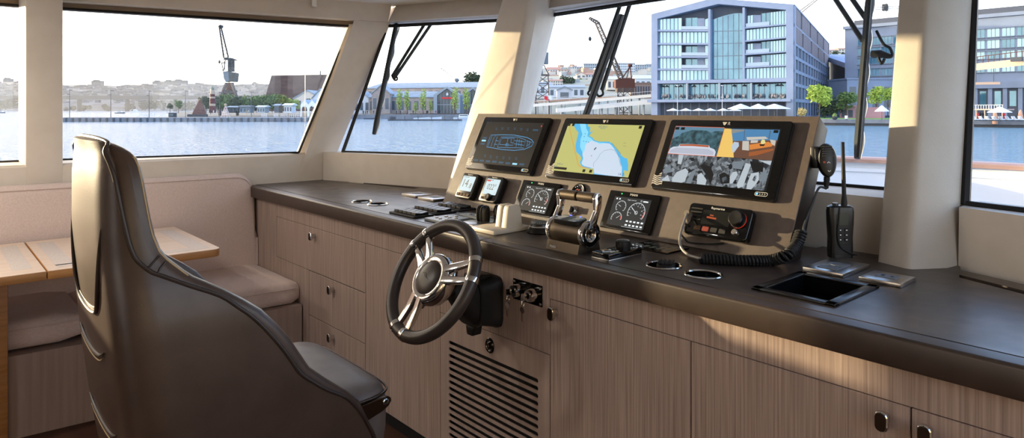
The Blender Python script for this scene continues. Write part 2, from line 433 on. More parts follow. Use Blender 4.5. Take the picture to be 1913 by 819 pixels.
window('window_4', [(-2.86, 2.46, GB), (-.72, 2.44, GB), (-.80, 2.765, 1.9), (-2.86, 2.785, 1.9)], 'wide centre windscreen pane ahead of the console')
window('window_5', [(-.620, 2.31, 1.07), (.78, 1.96, 1.07), (.74, 2.27, 1.9), (-.672, 2.62, 1.9)], 'starboard windscreen pane at the right edge', fr=.013)
for k, (y0, y1) in enumerate(((.14, 1.6),)):
    window('window_%d' % (7+k), [(.86, y1, 1.07), (.86, y0, 1.07), (.86, y0, 1.9), (.86, y1, 1.9)], 'starboard side window beside the helm')
# fill lamps added in the ceiling, out of view, to brighten the interior
for lx, ly in ((-3.55, -.75), (-2.8, -.35)):
    t = thing('fill_lamp', 'added round fill lamp in the wheelhouse ceiling, out of view', 'lamp', (lx, ly, CEIL-.012), group='added ceiling fill lamps')
    T = Matrix.Translation((lx, ly, CEIL))
    MB(T).lathe([(.060, 0), (.072, -.003), (.072, -.009), (.060, -.012), (.055, -.006)], 28, cap=False).obj('trim_ring', m_steel, t)
    MB(T).lathe([(.056, -.003), (.055, -.007), (0, -.007)], 24).obj('lens', emit('fill_lamp_lens', 'fff3e0', 1.5), t)
    d = bpy.data.lights.new('fill_lamp_light', 'AREA'); d.shape = 'DISK'; d.size = .11; d.energy = FILL; d.color = (1, .93, .84)
    o = bpy.data.objects.new('fill_lamp_light', d); COL.objects.link(o); o.location = (lx, ly, CEIL-.016)
# top frame strip of the port window (roller blind slot) + clip
b = MB()
for y0, y1 in ((-3.3, .43), (.5, 2.12)):
    hexa(b, [(gx(y0)-.01, y0, GT), (gx(y1)-.01+(.02 if y1 > 2 else 0), y1, GT), (gx(y1)-.1, y1, GT), (gx(y0)-.1, y0, GT)], [(gx(y0)-.01, y0, HB), (gx(y1)-.01+(.02 if y1 > 2 else 0), y1, HB), (gx(y1)-.1, y1, HB), (gx(y0)-.1, y0, HB)])
struct(b.obj('trim_11', mat('blind_slot', '8d7a66', .5), None, 0), 'brown frame strip along the top of the port windows')
p = aton(586, 4, (-3.86, 2.30, 1.95), (1, -.22, 0))
tag(MB(frame(p, (.22, 1, 0), (0, 0, 1))).box(-.014, .014, -.03, .02, -.005, .012, bev=.004).box(-.012, .012, -.03, -.022, -.004, .03, bev=.003).obj('header_clip', m_ceil), 'small cream clip on the header above the port window', 'clip')
# thin butt joint in the port side glass
b = MB(); b.tube([atx(570, 287, -4.078), atx(569.5, 40, -4.07)], .0018, 5)
struct(b.obj('trim_12', mat('clear_joint', 'b9a892', .3)), 'thin vertical glass joint in the port side window')
# ================================================================ counter, cabinets
CT = .90
FR = 1.45
b = MB().prism([(-4.045, 1.507), (.79, 1.507), (.79, 1.68), (-.60, 2.19), (-.62, 2.26), (-3.0, 2.27), (-4.045, 1.95)], .842, CT)
top = b.obj('worktop', m_counter)
cups = [(-2.957, 1.617), (-2.825, 1.627), (-1.176, 1.607), (-1.041, 1.599)]
cut = [MB().lathe([(.046, .83), (.046, .95)], 32, M=Matrix.Translation((x, y, 0))) for x, y in cups]
TR = (-.874, -.680, 1.567, 1.812)
cut.append(MB().box(TR[0]+.006, TR[1]-.006, TR[2]+.006, TR[3]-.006, .80, .95))
SL = [[(-3.83, 2.005), (-3.25, 2.155), (-3.25, 2.10), (-3.80, 1.985)], [(-.585, 2.125), (-.10, 1.92), (-.13, 1.885), (-.575, 2.09)], [(-1.20, 2.232), (-1.0, 2.23), (-1.0, 2.185), (-1.20, 2.187)]]
cut += [MB().prism(s, .87, .95) for s in SL]
bool_cut(top, cut)
tag(top, 'long dark brown helm worktop running beneath the windscreen', 'worktop')
for s in SL: MB().flat(s, .875).obj('vent_slot', m_dark, top)
def nosing(x0, x1):
    prof = [(1.503, .836)] + [(FR+.006-.006*math.sin(a), .842-.006*math.cos(a)) for a in (0, .8, 1.57)] + [(FR+.008-.008*math.cos(a), CT-.008+.008*math.sin(a)) for a in (0, .4, .8, 1.2, 1.57)] + [(1.501, CT), (1.503, CT-.003)]
    return MB().prism(prof, x0, x1, 'x')
nosing(-4.02, -1.828).obj('front_edge', m_edge, top)
nosing(-1.824, .80).obj('front_edge', m_edge, top)

CF = 1.49
def face_frame(): return frame((0, CF, 0), (1, 0, 0), (0, 0, 1))
MF = face_frame()      # local x = X, y = Z, z = out of the face
def knob(parent, x, z):
    k = MB(MF)
    k.prism(rrect(x-.013, x+.013, z-.021, z+.021, .012), .018, .030, 'z', 0, .002, 1)
    k.prism(rrect(x-.0105, x+.0105, z-.018, z+.018, .010), .0302, .0312, 'z', 1)
    k.prism(rrect(x-.008, x+.008, z-.012, z+.012, .007), .0, .018, 'z', 0)
    return k.obj('knob', [m_chrome, m_bronze], parent)
def front(name, parent, x0, x1, z0, z1, m=None):
    g = .0016
    return MB(MF).box(x0+g, x1-g, z0+g, z1-g, -.018, 0, bev=.0012, seg=1).obj(name, m or m_wood, parent)
def carcass(name, label, cat, x0, x1, fascia=True, z0=.0, zt=.834, yb=1.86):
    t = thing(name, label, cat, ((x0+x1)/2, 1.8, 0))
    MB().box(x0+.0005, x1-.0005, CF+.019, yb, z0, zt).obj('carcass', m_dark, t)
    if fascia: MB(MF).box(x0, x1, .755, zt, -.02, 0).obj('fascia', m_wood, t)
    return t
A = carcass('drawer_cabinet', 'washed oak drawer cabinet beside the pink settee', 'cabinet', -4.0, -2.695)
MB(MF).box(-4.0, -3.692, .0, .755, -.018, 0).obj('stile', m_wood, A)
MB(MF).box(-3.692, -3.274, .0, .53, -.018, 0).obj('stile', m_wood, A)
for x0, z0, z1, kx, kz in ((-3.692, .53, .754, -3.204, .714), (-3.273, .304, .529, -3.0, .487), (-3.273, .08, .303, -3.0, .259)):
    d = front('drawer', A, x0, -2.695, z0, z1); knob(d, kx, kz)
MB(MF).box(-3.274, -2.695, .0, .078, -.03, -.012).obj('plinth', m_wood, A)
Bc = carcass('cupboard', 'narrow plain cupboard behind the steering wheel', 'cupboard', -2.695, -2.119)
front('door', Bc, -2.695, -2.119, .06, .754)
Cc = carcass('helm_cabinet', 'engine cabinet with ventilation grille below the steering wheel', 'cabinet', -2.119, -1.523, False)
MB(MF).box(-2.1185, -1.5235,   .577, .834, -.018, 0, bev=.001, seg=1).obj('upper_panel', m_wood, Cc)
# grille panel with real slots
x0, x1 = -2.1175, -1.5245
b = MB(MF); g0, g1 = -2.064, -1.577
zs = [.4775-.0246*i for i in range(18)]
hs = .0070
b.box(x0, g0, .02, .575, -.005, 0); b.box(g1, x1, .02, .575, -.005, 0)
prev = .575
for z in zs:
    b.box(g0, g1, z+hs, prev, -.005, 0)
    for s, gx0 in ((1, g0), (-1, g1)):   # rounded slot ends
        pts = [(gx0, z+hs)]+[(gx0+s*(.006-.006*math.sin(math.radians(a))), z+hs*math.cos(math.radians(a))) for a in range(0, 181, 30)]+[(gx0, z-hs)]
        b.prism(pts if s < 0 else pts[::-1], -.005, 0, 'z')
    prev = z-hs
b.box(g0, g1, .02, prev, -.005, 0)
gp = b.obj('grille_panel', m_wood_h, Cc)
lk = MB(MF)
Mk = MF @ Matrix.Translation((-1.82, .529, 0)) @ Matrix.Diagonal((.82, 1, 1, 1))
lk = MB(Mk).lathe([(.027, 0), (.027, .003), (.024, .006), (.019, .0055), (.017, .003), (.0125, .003), (.0125, .008), (.009, .010), (.004, .008), (.0, .008)], 28, [0, 0, 0, 1, 1, 0, 0, 0, 1])
lk.obj('grille_lock', [m_gloss, m_chrome], gp)
for nm, lb, xa, xb, kx in (('cupboard', 'washed oak cupboard with black oval knob at upper left, right of the grille', -1.523, -1.007, -1.494), ('cupboard', 'broad washed oak cupboard with bronze knob at upper right', -1.007, -.494, -.54), ('cupboard', 'washed oak cupboard with grey knob at the right edge', -.494, .10, -.462), ('cupboard', 'washed oak cupboard at the starboard end of the worktop', .10, .78, .14)):
    t = carcass(nm, lb, 'cupboard', xa, xb, yb=1.52 if xa > 0 else 1.75 if xa > -.5 else 1.86)
    d = front('door', t, xa, xb, .06, .754); knob(d, kx, .717)
# ================================================================ cup holders, tray, plates, switches
for i, (x, y) in enumerate(cups):
    c = thing('cup_holder', ('polished cup holder nearest the settee, left of the switch panels', 'polished cup holder just left of the switch panels', 'polished cup holder with something black inside, beside the knob remote', 'empty polished cup holder between the remote and the black tray')[i], 'cup holder', (x, y, CT), group='cup holders sunk in the worktop')
    T = Matrix.Translation((x, y, CT))
    MB(T).lathe([(.051, .0), (.0525, .0015), (.051, .004), (.047, .0045), (.0445, .002), (.0435, -.003)], 40, cap=False).obj('rim', m_chrome, c)
    MB(T).lathe([(.0435, .001), (.043, -.053), (.0, -.054)], 40, [0, 1], cap=False).obj('bowl', [m_chrome, m_black], c)
x, y = cups[2]
ob = MB(Matrix.Translation((x-.005, y+.01, .848)) @ Matrix.Rotation(.5, 4, 'Z'))
ob.box(-.022, .03, -.026, .026, 0, .062, bev=.012, seg=3); 
for k in range(4): ob.box(-.018+.012*k, -.010+.012*k, -.027, .027, .058, .0645, bev=.002)
tag(ob.obj('rubber_holder_insert', m_rubber), 'ribbed black rubber lump sitting in the cup holder beside the remote', 'insert')
t = thing('recessed_tray', 'black rectangular recessed tray in the right worktop', 'tray', ((TR[0]+TR[1])/2, (TR[2]+TR[3])/2, CT))
fx0, fx1, fy0, fy1 = TR[0]-.006, TR[1]+.006, TR[2]-.006, TR[3]+.006
b = MB(); fw = .026
b.box(fx0, fx1, fy0, fy0+fw, CT, CT+.006, bev=.002); b.box(fx0, fx1, fy1-fw, fy1, CT, CT+.006, bev=.002)
b.box(fx0, fx0+fw, fy0, fy1, CT, CT+.006, bev=.002); b.box(fx1-fw, fx1, fy0, fy1, CT, CT+.006, bev=.002)
m_tray = mat('tray_black', '0d0d0f', .28)
b.obj('frame', m_tray, t)
b = MB(); x0, x1, y0, y1 = fx0+fw-.004, fx1-fw+.004, fy0+fw-.004, fy1-fw+.004; zb = CT-.045
b.box(x0, x1, y0, y1, zb-.003, zb); b.box(x0-.003, x0, y0, y1, zb, CT+.001); b.box(x1, x1+.003, y0, y1, zb, CT+.001); b.box(x0, x1, y0-.003, y0, zb, CT+.001); b.box(x0, x1, y1, y1+.003, zb, CT+.001)
b.obj('well', mat('tray_well_black', '0c0c0e', .2), t)
def plate(x0, x1, y0, y1, label, kind):
    t = thing('socket_plate', label, 'socket plate', ((x0+x1)/2, (y0+y1)/2, CT))
    MB().box(x0, x1, y0, y1, CT, CT+.012, bev=.0018).obj('plate', m_steel, t)
    cx, cy = (x0+x1)/2, (y0+y1)/2; b = MB()
    if kind == 2:
        b.prism(rrect(cx-.028, cx+.028, cy-.062, cy+.03, .006), CT+.012, CT+.0145, 'z', 0, .0008, 1)
        for q in (-.04, .008): b.lathe([(.021, 0), (.021, .003), (.019, .0035), (.018, .001), (.0, .001)], 28, [0, 0, 0, 1], M=Matrix.Translation((cx, cy+q, CT+.012)))
    else:
        b.prism(rrect(cx-.026, cx+.026, cy-.018, cy+.018, .004), CT+.012, CT+.014, 'z', 0, .0006, 1)
        if kind == 1:
            b.prism(rrect(cx-.014, cx-.006, cy-.006, cy+.006, .002), CT+.0141, CT+.0144, 'z', 1); b.prism(rrect(cx+.008, cx+.016, cy-.004, cy+.004, .001), CT+.0141, CT+.0144, 'z', 1)
    b.obj('socket_insert', [mat('insert_grey', '6d737a', .4), m_dark], t)
plate(-.885, -.775, 1.845, 2.02, 'brushed steel plate with two round sockets under the handheld radio', 2)
plate(-.738, -.636, 1.850, 1.955, 'brushed steel plate with small sockets at the foot of the right pillar', 1)
plate(-3.03, -2.90, 1.885, 1.995, 'brushed steel plate on the worktop, left of the pair by the pillar', 0)
plate(-2.855, -2.72, 1.87, 1.98, 'brushed steel plate half hidden behind the console corner', 0)
def switches(x0, x1, y0, y1, label):
    t = thing('switch_panel', label, 'switch panel', ((x0+x1)/2, (y0+y1)/2, CT), group='rocker switch panels left of the console')
    MB().prism(rrect(x0, x1, y0, y1, .006), CT, CT+.008, 'z', 0, .002, 1).obj('base_plate', m_blackm, t)
    w = (x1-x0-.03)/5
    for i in range(5):
        a = x0+.015+i*w
        pr = [(y0+.016, CT+.008), (y1-.016, CT+.008), (y1-.018, CT+.020), ((y0+y1)/2, CT+.015), (y0+.018, CT+.019)]
        MB().prism(pr, a+.0015, a+w-.0015, 'x', 0, .0015, 1).obj('rocker_switch', m_black, t)
switches(-2.555, -2.355, 1.525, 1.625, 'black rocker switch panel nearest the worktop edge')
switches(-2.580, -2.370, 1.645, 1.755, 'middle black rocker switch panel of the three')
switches(-2.585, -2.380, 1.775, 1.87, 'black rocker switch panel at the foot of the console')
m_padgrey = mat('pad_grey', '7d858c', .35)
def pad(x0, x1, y0, y1, label, pts, m):
    t = thing('button_pad', label, 'button pad', ((x0+x1)/2, (y0+y1)/2, CT))
    MB().prism(rrect(x0, x1, y0, y1, .008), CT, CT+.010, 'z', 0, .002, 1).obj('base_plate', m, t)
    for px, py in pts: MB(Matrix.Translation((lerp(x0, x1, px), lerp(y0, y1, py), CT+.010))).lathe([(.0085, 0), (.0085, .002), (.007, .003), (0, .0032)], 16).obj('button', m_steel, t)
pad(-2.30, -2.17, 1.535, 1.675, 'grey keypad with round buttons left of the white cover', [(.25, .3), (.5, .25), (.75, .3), (.3, .6), (.55, .55), (.8, .6), (.5, .82)], m_padgrey)
pad(-2.29, -2.13, 1.70, 1.765, 'small keypad lying behind the black levers', [(.3, .4), (.5, .6), (.7, .4)], m_padgrey)
# ================================================================ thruster levers, white cover
t = thing('thruster_control', 'chrome control block with two black thruster levers', 'thruster control', (-2.02, 1.62, CT))
MB().box(-2.09, -1.985, 1.545, 1.70, CT, CT+.018, bev=.003).obj('base_block', m_steel, t)
for a in ((-2.045, 1.64), (-2.015, 1.70)):
    b = MB(Matrix.Translation((a[0], a[1], CT+.018)))
    for k in (-.011, .011):
        b.loft([[(k+r*.0105*math.cos(w)*.95, r*.024*math.sin(w), z) for w in [2*PI*j/16 for j in range(16)]] for r, z in ((.9, 0), (1, .008), (1.02, .030), (.95, .046), (.75, .056), (.35, .060))])
    b.obj('lever', m_gloss if a[0] > -2.03 else m_black, t)
t = thing('ivory_lever_cover', 'ivory plastic lever block with its square base', 'lever cover', (-1.89, 1.62, CT))
MB().box(-1.985, -1.853, 1.535, 1.715, CT, CT+.016, bev=.004).obj('base_plate', m_ivory, t)
for x0, x1 in ((-1.934, -1.902), (-1.899, -1.864)):
    b = MB(); b.loft([[(lerp(x0, x1, .5)+(p[0])*(x1-x0)/2*s, 1.645+p[1]*.038*s2, CT+.016+z) for p in rrect(-1, 1, -1, 1, .3, 4)] for s, s2, z in ((1, 1.05, 0), (1, 1, .012), (.93, .8, .065), (.88, .70, .076), (.75, .55, .080))])
    b.obj('lever_block', m_ivory, t)
# ================================================================ compass
cx, cy = -1.79, 1.70
t = thing('compass', 'small domed compass on the worktop beside the throttle', 'compass', (cx, cy, CT)); T = Matrix.Translation((cx, cy, CT)) @ Matrix.Diagonal((.86, .86, .95, 1))
MB(T).lathe([(.056, 0), (.058, .004), (.053, .010), (.046, .022), (.044, .024), (.040, .022)], 36).obj('base', m_gloss, t)
MB(T).lathe([(.039, .018), (.039, .030), (.036, .036), (.026, .044), (.0, .048)], 30, [0, 0, 1, 1]).obj('compass_card', [m_black, mat('card_marks', '5c5f5e', .5)], t)
b = MB(T)
for k in range(24):
    a = 2*PI*k/24; r0 = .0305 if k % 2 else .028
    b.box(-.0007, .0007, r0, .036, .0385, .0405, M=Matrix.Rotation(a, 4, 'Z'))
b.obj('compass_marks', mat('mark_white', 'e8e8e4', .4), t)
m_dome = glassmat('clear_dome', (.97, .98, .98))
MB(T).lathe([(.043*math.cos(a), .022+.043*math.sin(a)) for a in [PI/2*k/10 for k in range(10)]]+[(.0, .065)], 36).obj('glass_dome', m_dome, t)
MB(T).lathe([(.0445, .020), (.0455, .024), (.043, .028), (.0415, .025)], 36, cap=False).obj('bezel_ring', m_chrome, t)
# ================================================================ throttle
ax = Vector((-1.58, 1.575, .955)); 
t = thing('throttle_control', 'gunmetal twin engine throttle control with chrome handle arms', 'throttle', (-1.505, 1.575, CT))
Rt = .041
TX = frame((0, 1.575, .957), (0, 1, 0), (0, 0, 1))     # local z = +X, local x = +Y, local y = +Z
b = MB(); b.loft([[(x, 1.575+yy*1.0, z) for yy, z in ((-.052, CT), (.052, CT), (.045, CT+.03), (-.045, CT+.03))] for x in (-1.575, -1.435)])
b.obj('mount', m_throttle, t)
b = MB(); b.text('MAN', 0, 0, .012, .0005, M=frame((-1.545, 1.5235, CT+.010), (1, 0, 0), (0, .007, .03))); b.obj('maker_mark', m_white, t)
MB(TX).lathe([(Rt, -1.575), (Rt, -1.44)], 40).obj('barrel', m_throttle, t)
for s, x in ((1, -1.44), (-1, -1.575)):
    cap = MB(TX @ Matrix.Translation((0, 0, x)) @ Matrix.Diagonal((.81, .81, s*.9, 1))).lathe([(.0525, -.004), (.054, .0), (.054, .012), (.051, .016), (.047, .0165), (.0445, .014), (.030, .012), (.028, .014), (.026, .013), (.023, .008), (.018, .002), (0, .0)], 40, [0, 0, 0, 0, 1, 1, 0, 0, 0, 0, 0]).obj('end_cap', [m_chrome, m_gloss], t)
hz, hy = 1.068, 1.605
for x in (-1.588, -1.428):
    b = MB(); pr = []
    for k in range(13):
        a = math.radians(180+k*15-12); 
        pr.append((1.575+.017*math.cos(a), .975+.0*math.sin(a)))
    pts = [(1.557, .975), (1.592, .975), (hy+.014, 1.04), (hy+.018, hz+.004), (hy+.008, hz+.017), (hy-.010, hz+.016), (hy-.018, hz), (hy-.014, 1.03)]
    b.prism(pts, x-.006, x+.006, 'x', 0, .003, 2); b.obj('handle_arm', m_chrome, t)
HX = frame((0, hy, hz), (0, 1, 0), (0, 0, 1))
for z0, z1 in ((-1.582, -1.511), (-1.506, -1.434)):
    MB(HX).lathe([(.014, z0), (.0165, z0+.003), (.0165, z1-.003), (.014, z1)], 24).obj('grip', m_throttle, t)
MB(HX).lathe([(.006, -1.4225), (.006, -1.4215), (0, -1.4213)], 16).obj('grip_screw', m_black, t)
b = MB(frame((-1.508, 1.563, .997), (1, 0, 0), (0, 1, .12)))
b.prism(rrect(-.058, .058, -.030, .030, .02), -.010, .004, 'z', 0, .002, 1)
ctl = b.obj('control_pad', m_black, t)
MP = frame((-1.508, 1.563, .997), (1, 0, 0), (0, 1, .12)); m_pb = mat('pad_button_grey', 'a9adb0', .4); m_bl = emit('blue_led', '4a5cff', 3)
for i in range(2):
    for j in range(3): MB(MP).prism(rrect(-.045+i*.062, -.017+i*.062, -.026+j*.017, -.014+j*.017, .002), .004, .0052, 'z', 0).obj('pad_button', m_pb, ctl)
for px in (-.02, .022): MB(MP).lathe([(.0035, .004), (.0035, .0055), (0, .006)], 12, M=Matrix.Translation((px, .028, 0))).obj('blue_light', m_bl, ctl)
# ================================================================ remote with knob, flush panel
x0, x1, y0, y1 = -1.383, -1.315, 1.53, 1.685
t = thing('joystick_panel', 'slim black remote panel with round knob, right of the throttle', 'control panel', ((x0+x1)/2, (y0+y1)/2, CT))
MB().box(x0, x1, y0, y1, CT, CT+.020, 0, .002).obj('housing', m_gloss, t)
MB().box(x0-.001, x1+.001, y0-.001, y1+.001, CT, CT+.004, 0, .001).obj('base_trim', m_steel, t)
kb = MB(Matrix.Translation((x0+.034, y0+.105, CT+.020))).lathe([(.023, 0), (.024, .004), (.0235, .022), (.020, .025), (.017, .023), (0, .022)], 30, [0, 0, 0, 1, 0]).obj('knob', [m_black, m_steel], t)
for px, py in ((.018, .03), (.048, .034), (.022, .056), (.05, .06)): MB().lathe([(.005, 0), (.005, .0015), (0, .002)], 12, M=Matrix.Translation((x0+px, y0+py, CT+.020))).obj('button', m_steel, t)
t = thing('flush_panel', 'flat glossy black touch panel below the radio', 'panel', (-1.33, 1.80, CT))
MB().prism(rrect(-1.42, -1.26, 1.735, 1.86, .006), CT, CT+.005, 'z', 0, .001, 1).obj('glass_face', m_gloss, t)
m_tk = mat('touch_key', '4b5658', .3)
for i in range(5):
    for j in range(2): MB().prism(rrect(-1.405+i*.027, -1.387+i*.027, 1.765+j*.045, 1.79+j*.045, .002), CT+.0051, CT+.0055, 'z').obj('touch_key', m_tk, t)
# ================================================================ key switch plate
t = thing('key_switch_plate', 'polished black plate with two ignition key switches', 'key switch', (-1.626, CF, .72))
x0, x1, z0, z1 = -1.696, -1.556, .719, .787
MB(MF).box(x0, x1, z0, z1, .0, .003, bev=.0008, seg=1).obj('plate', mat('plate_black', '100e0d', .08, .6), t)
for px in (x0+.007, x1-.007):
    for pz in (z0+.009, z1-.009): MB(MF).lathe([(.005, .003), (.0045, .006), (0, .007)], 14, M=Matrix.Translation((px, pz, 0))).obj('plate_screw', m_chrome, t)
for kx, kz in ((-1.662, .755), (-1.590, .754)):
    c = MB(MF @ Matrix.Translation((kx, kz, 0))).lathe([(.0215, .003), (.0215, .010), (.020, .030), (.0185, .034), (.010, .034), (.009, .028), (.0, .028)], 28, [0, 0, 0, 0, 1, 1]).obj('lock_cylinder', [m_chrome, m_black], t)
    b = MB(MF @ Matrix.Translation((kx, kz, 0)))
    b.prism(rrect(-.0015, .0015, -.006, .006, .0012), .026, .045, 'z')
    b.prism(rrect(-.0015, .0015, -.012, .012, .0014), .045, .062, 'z')
    b.tube(arc3 := [(.002+.003*math.sin(a), -.012+.011*math.cos(a)-.008, .056+.008*math.sin(a)) for a in [2*PI*k/16 for k in range(16)]], .0012, 6, closed=True)
    b.obj('inserted_key', m_chrome, c)
    b = MB(MF @ Matrix.Translation((kx-.006, kz-.030, .052)))
    b.lathe([(.0105, -.001), (.0105, .001)], 18, M=Matrix.Translation((0, -.010, 0)))
    b.lathe([(.009, -.001), (.009, .001)], 18, M=Matrix.Translation((.006, -.012, .004)))
    b.box(-.003, .003, -.050, -.016, -.001, .001); b.box(-.005, -.003, -.044, -.040, -.001, .001); b.box(-.005, -.003, -.036, -.033, -.001, .001)
    b.obj('hanging_key', m_chrome, c)
# ================================================================ dash console
DK = .514; DL = math.hypot(1, DK)
DO = Vector((0, 1.89, CT)); DN = Vector((0, -1, DK))/DL
MD = frame(DO, (1, 0, 0), (0, DK, 1))          # local x = X, y = up the slope, z = out of the panel
DX0, DX1 = -2.665, -.955
t = thing('helm_console', 'dark sloping helm console carrying the displays', 'console', (-1.81, 1.95, CT))
b = MB()
prof = [(1.89, CT), (2.108, 1.328), (2.168, 1.286), (1.985, CT)]
b.prism(prof, DX0+.002, DX1-.002, 'x', 0, .003, 2)
b.obj('body', m_dashside, t)
MB(MD).box(DX0, DX1, .0, .479, .0, .004, bev=.0015, seg=1).obj('front_panel', m_dash, t)
def D(u, v, off=.022):
    p = MD.inverted() @ aton(u, v, DO+DN*off, DN); return (p.x, p.y)
def Z1(x, y): return D(820+x/3.4125, 200+y/3.4125)
def Z2(x, y): return D(1000+x/3.4125, 200+y/3.4125)
def Z3(x, y): return D(1200+x*300/1228, 200+y*200/819)
MFDW, MFDH = .462, .272
m_logo = mat('logo_silver', 'cfcac2', .35, .3)
m_white_mark = mat('white_mark', 'e6e6e2', .5)
m_scr_dark = emit('dark_screen', '14181c', .5)
m_specks = noisy(mat('dusty_black_glass', '0c0b0a', .12, coat=.2), '3a3528', (420, 420, 420), 2, (.66, .74))
S_land = emit('chart_land', 'c9c878', .74); S_shal = emit('chart_shallow', '4fb4e6', .85); S_mid = emit('chart_mid', '86d4f4', .9); S_deep = emit('chart_deep', 'd3e3f6', .76)
S_org = emit('route_orange', 'e08a2c', .9); S_blk = emit('chart_mark', '15181c', .3); S_line = emit('boat_line', '4d9fd8', .95); S_lit = emit('lit_button', '8fd0f0', 1.0)
S_dim = emit('dim_blue', '23506e', .7); S_red = emit('red_mark', 'd8402a', .9); S_wht = emit('white_line', 'dfe6ea', .95); S_gry = emit('grey_line', '5c666e', .7)
def icon_strip(mb, x, y, m, n=4, w=.006):
    for i in range(n): mb.stroke([(x-w*1.2, y-i*w*.0), (x+w*1.2, y)], w, .0, m)
def mfd(xc, label, paint):
    t = thing('chart_display', label, 'display', MD @ Vector((xc, .18, 0)), group=None)
    y0, y1 = .316-MFDH/2, .316+MFDH/2; x0, x1 = xc-MFDW/2, xc+MFDW/2
    MB(MD).prism(rrect(x0, x1, y0, y1, .010), .004, .022, 'z', 0, .003, 2).obj('housing', m_specks, t)
    b = MB(MD); b.prism(rrect(x0-.001, x1+.001, y0-.001, y1+.001, .011), .004, .016, 'z', 0, .002, 1); b.obj('rear_case', m_blackm, t)
    sx0, sx1, sy0, sy1 = xc-.2, xc+.2, .210, .425
    s = MB(MD).box(sx0, sx1, sy0, sy1, .0215, .0226).obj('screen', m_scr_dark, t)
    paint(s, sx0, sx1, sy0, sy1)
    b = MB(MD); L0 = (xc, .4385)
    b.flat([(xc-.016, L0[1]+.006), (xc+.002, L0[1]+.006), (xc-.004, L0[1]-.006), (xc-.009, L0[1]-.006), (xc-.013, L0[1]+.001)], .0226)
    b.text('R', xc+.010, L0[1], .017, .0226)
    b.obj('maker_logo', m_logo, t)
    # touch strip at lower right
    b = MB(MD); px, py = x1-.045, y0+.018
    b.stroke(rrect(px-.021, px+.021, py-.006, py+.006, .006), .0012, .0226, 0, True)
    for k in range(3): b.stroke([(px-.006+k*.008, py+.003), (px-.002+k*.008, py), (px-.006+k*.008, py-.003)], .001, .0226)
    so = b.obj('touch_strip', m_white_mark, t)
    MB(MD).flat(arc(px-.014, py, .0042, 0, 360, 14), .0227).obj('power_symbol', S_lit, so)
    # silver wavy emblem on the card slot cover at lower left
    b = MB(MD); cx, cy = x0+.022, y0+.034
    for k in range(5):
        b.stroke([(cx-.022+j*.0055, cy-.016+k*.0075+.0022*math.sin(j*1.1+k*.5)) for j in range(9)], .0042, .0226)
    b.flat([(cx-.002, cy+.020), (cx+.012, cy+.032), (cx+.012, cy+.020)], .0226)
    b.obj('wave_emblem', m_logo, t)
    return t
def paint1(s, x0, x1, y0, y1):
    z = .0229
    b = MB(MD)
    hull = [Z1(*q) for q in ((303, 255), (316, 215), (330, 180), (400, 178), (480, 180), (560, 195), (590, 210), (602, 228), (590, 250), (545, 270), (480, 278), (400, 272))]
    b.stroke(hull, .0022, z, 0, True)
    for a in ([(312, 250), (338, 184)], [(330, 252), (350, 195), (362, 184)], [(350, 255), (372, 188)], [(372, 258), (395, 192), (500, 192), (552, 210), (540, 262), (372, 258)], [(385, 240), (400, 200), (480, 200), (470, 245), (385, 240)], [(440, 200), (430, 246)], [(480, 215), (545, 222)], [(478, 235), (540, 245)], [(500, 200), (490, 255)], [(555, 215), (592, 228), (556, 250)], [(565, 215), (560, 255)], [(578, 218), (572, 250)], [(360, 215), (380, 218)], [(352, 238), (372, 240)], [(425, 235), (442, 236), (440, 250), (424, 249), (425, 235)], [(460, 205), (458, 228), (474, 230)], [(512, 208), (508, 250)], [(526, 212), (522, 254)]):
        b.stroke([Z1(*q) for q in a], .0016, z)
    b.obj('boat_plan', S_line, s)
    b = MB(MD)
    for q in ((365, 140), (403, 138), (440, 138), (482, 140), (523, 143), (563, 146), (292, 312), (328, 318), (368, 322), (410, 325), (448, 328), (490, 330)):
        x, y = Z1(*q)
        b.stroke([(x-.009, y+.004), (x+.008, y+.004)], .003, z); b.stroke([(x-.004, y-.003), (x+.007, y-.003)], .004, z); b.stroke([(x+.006, y+.001), (x+.006, y-.009)], .002, z)
    b.stroke([Z1(598, 147), Z1(632, 149)], .008, z, 0)
    for q in ((312, 97), (332, 97)): x, y = Z1(*q); b.stroke([(x-.003, y), (x+.003, y)], .006, z)
    b.obj('lamp_icons', S_dim, s)
    b = MB(MD); d = MB(MD)
    for q in ((235, 340), (272, 343), (312, 347), (353, 350), (395, 355), (438, 360), (482, 364), (527, 367), (292, 198), (285, 215), (278, 235)):
        x, y = Z1(*q); k = q in ((482, 364), (285, 215))
        (d if k else b).stroke([(x-.0155, y), (x+.0155, y)], .0085, z)
        if not k: b.stroke(rrect(x-.016, x+.016, y-.0045, y+.0045, .003), .0008, z+.0001, 0, True)
    b.obj('soft_buttons', S_dim, s); d.obj('lit_buttons', S_lit, s)
    b = MB(MD); x, y = Z1(653, 123); b.flat([(x-.003, y-.004), (x+.003, y-.004), (x+.003, y+.004), (x-.003, y+.004)], z); b.obj('red_icon', S_red, s)
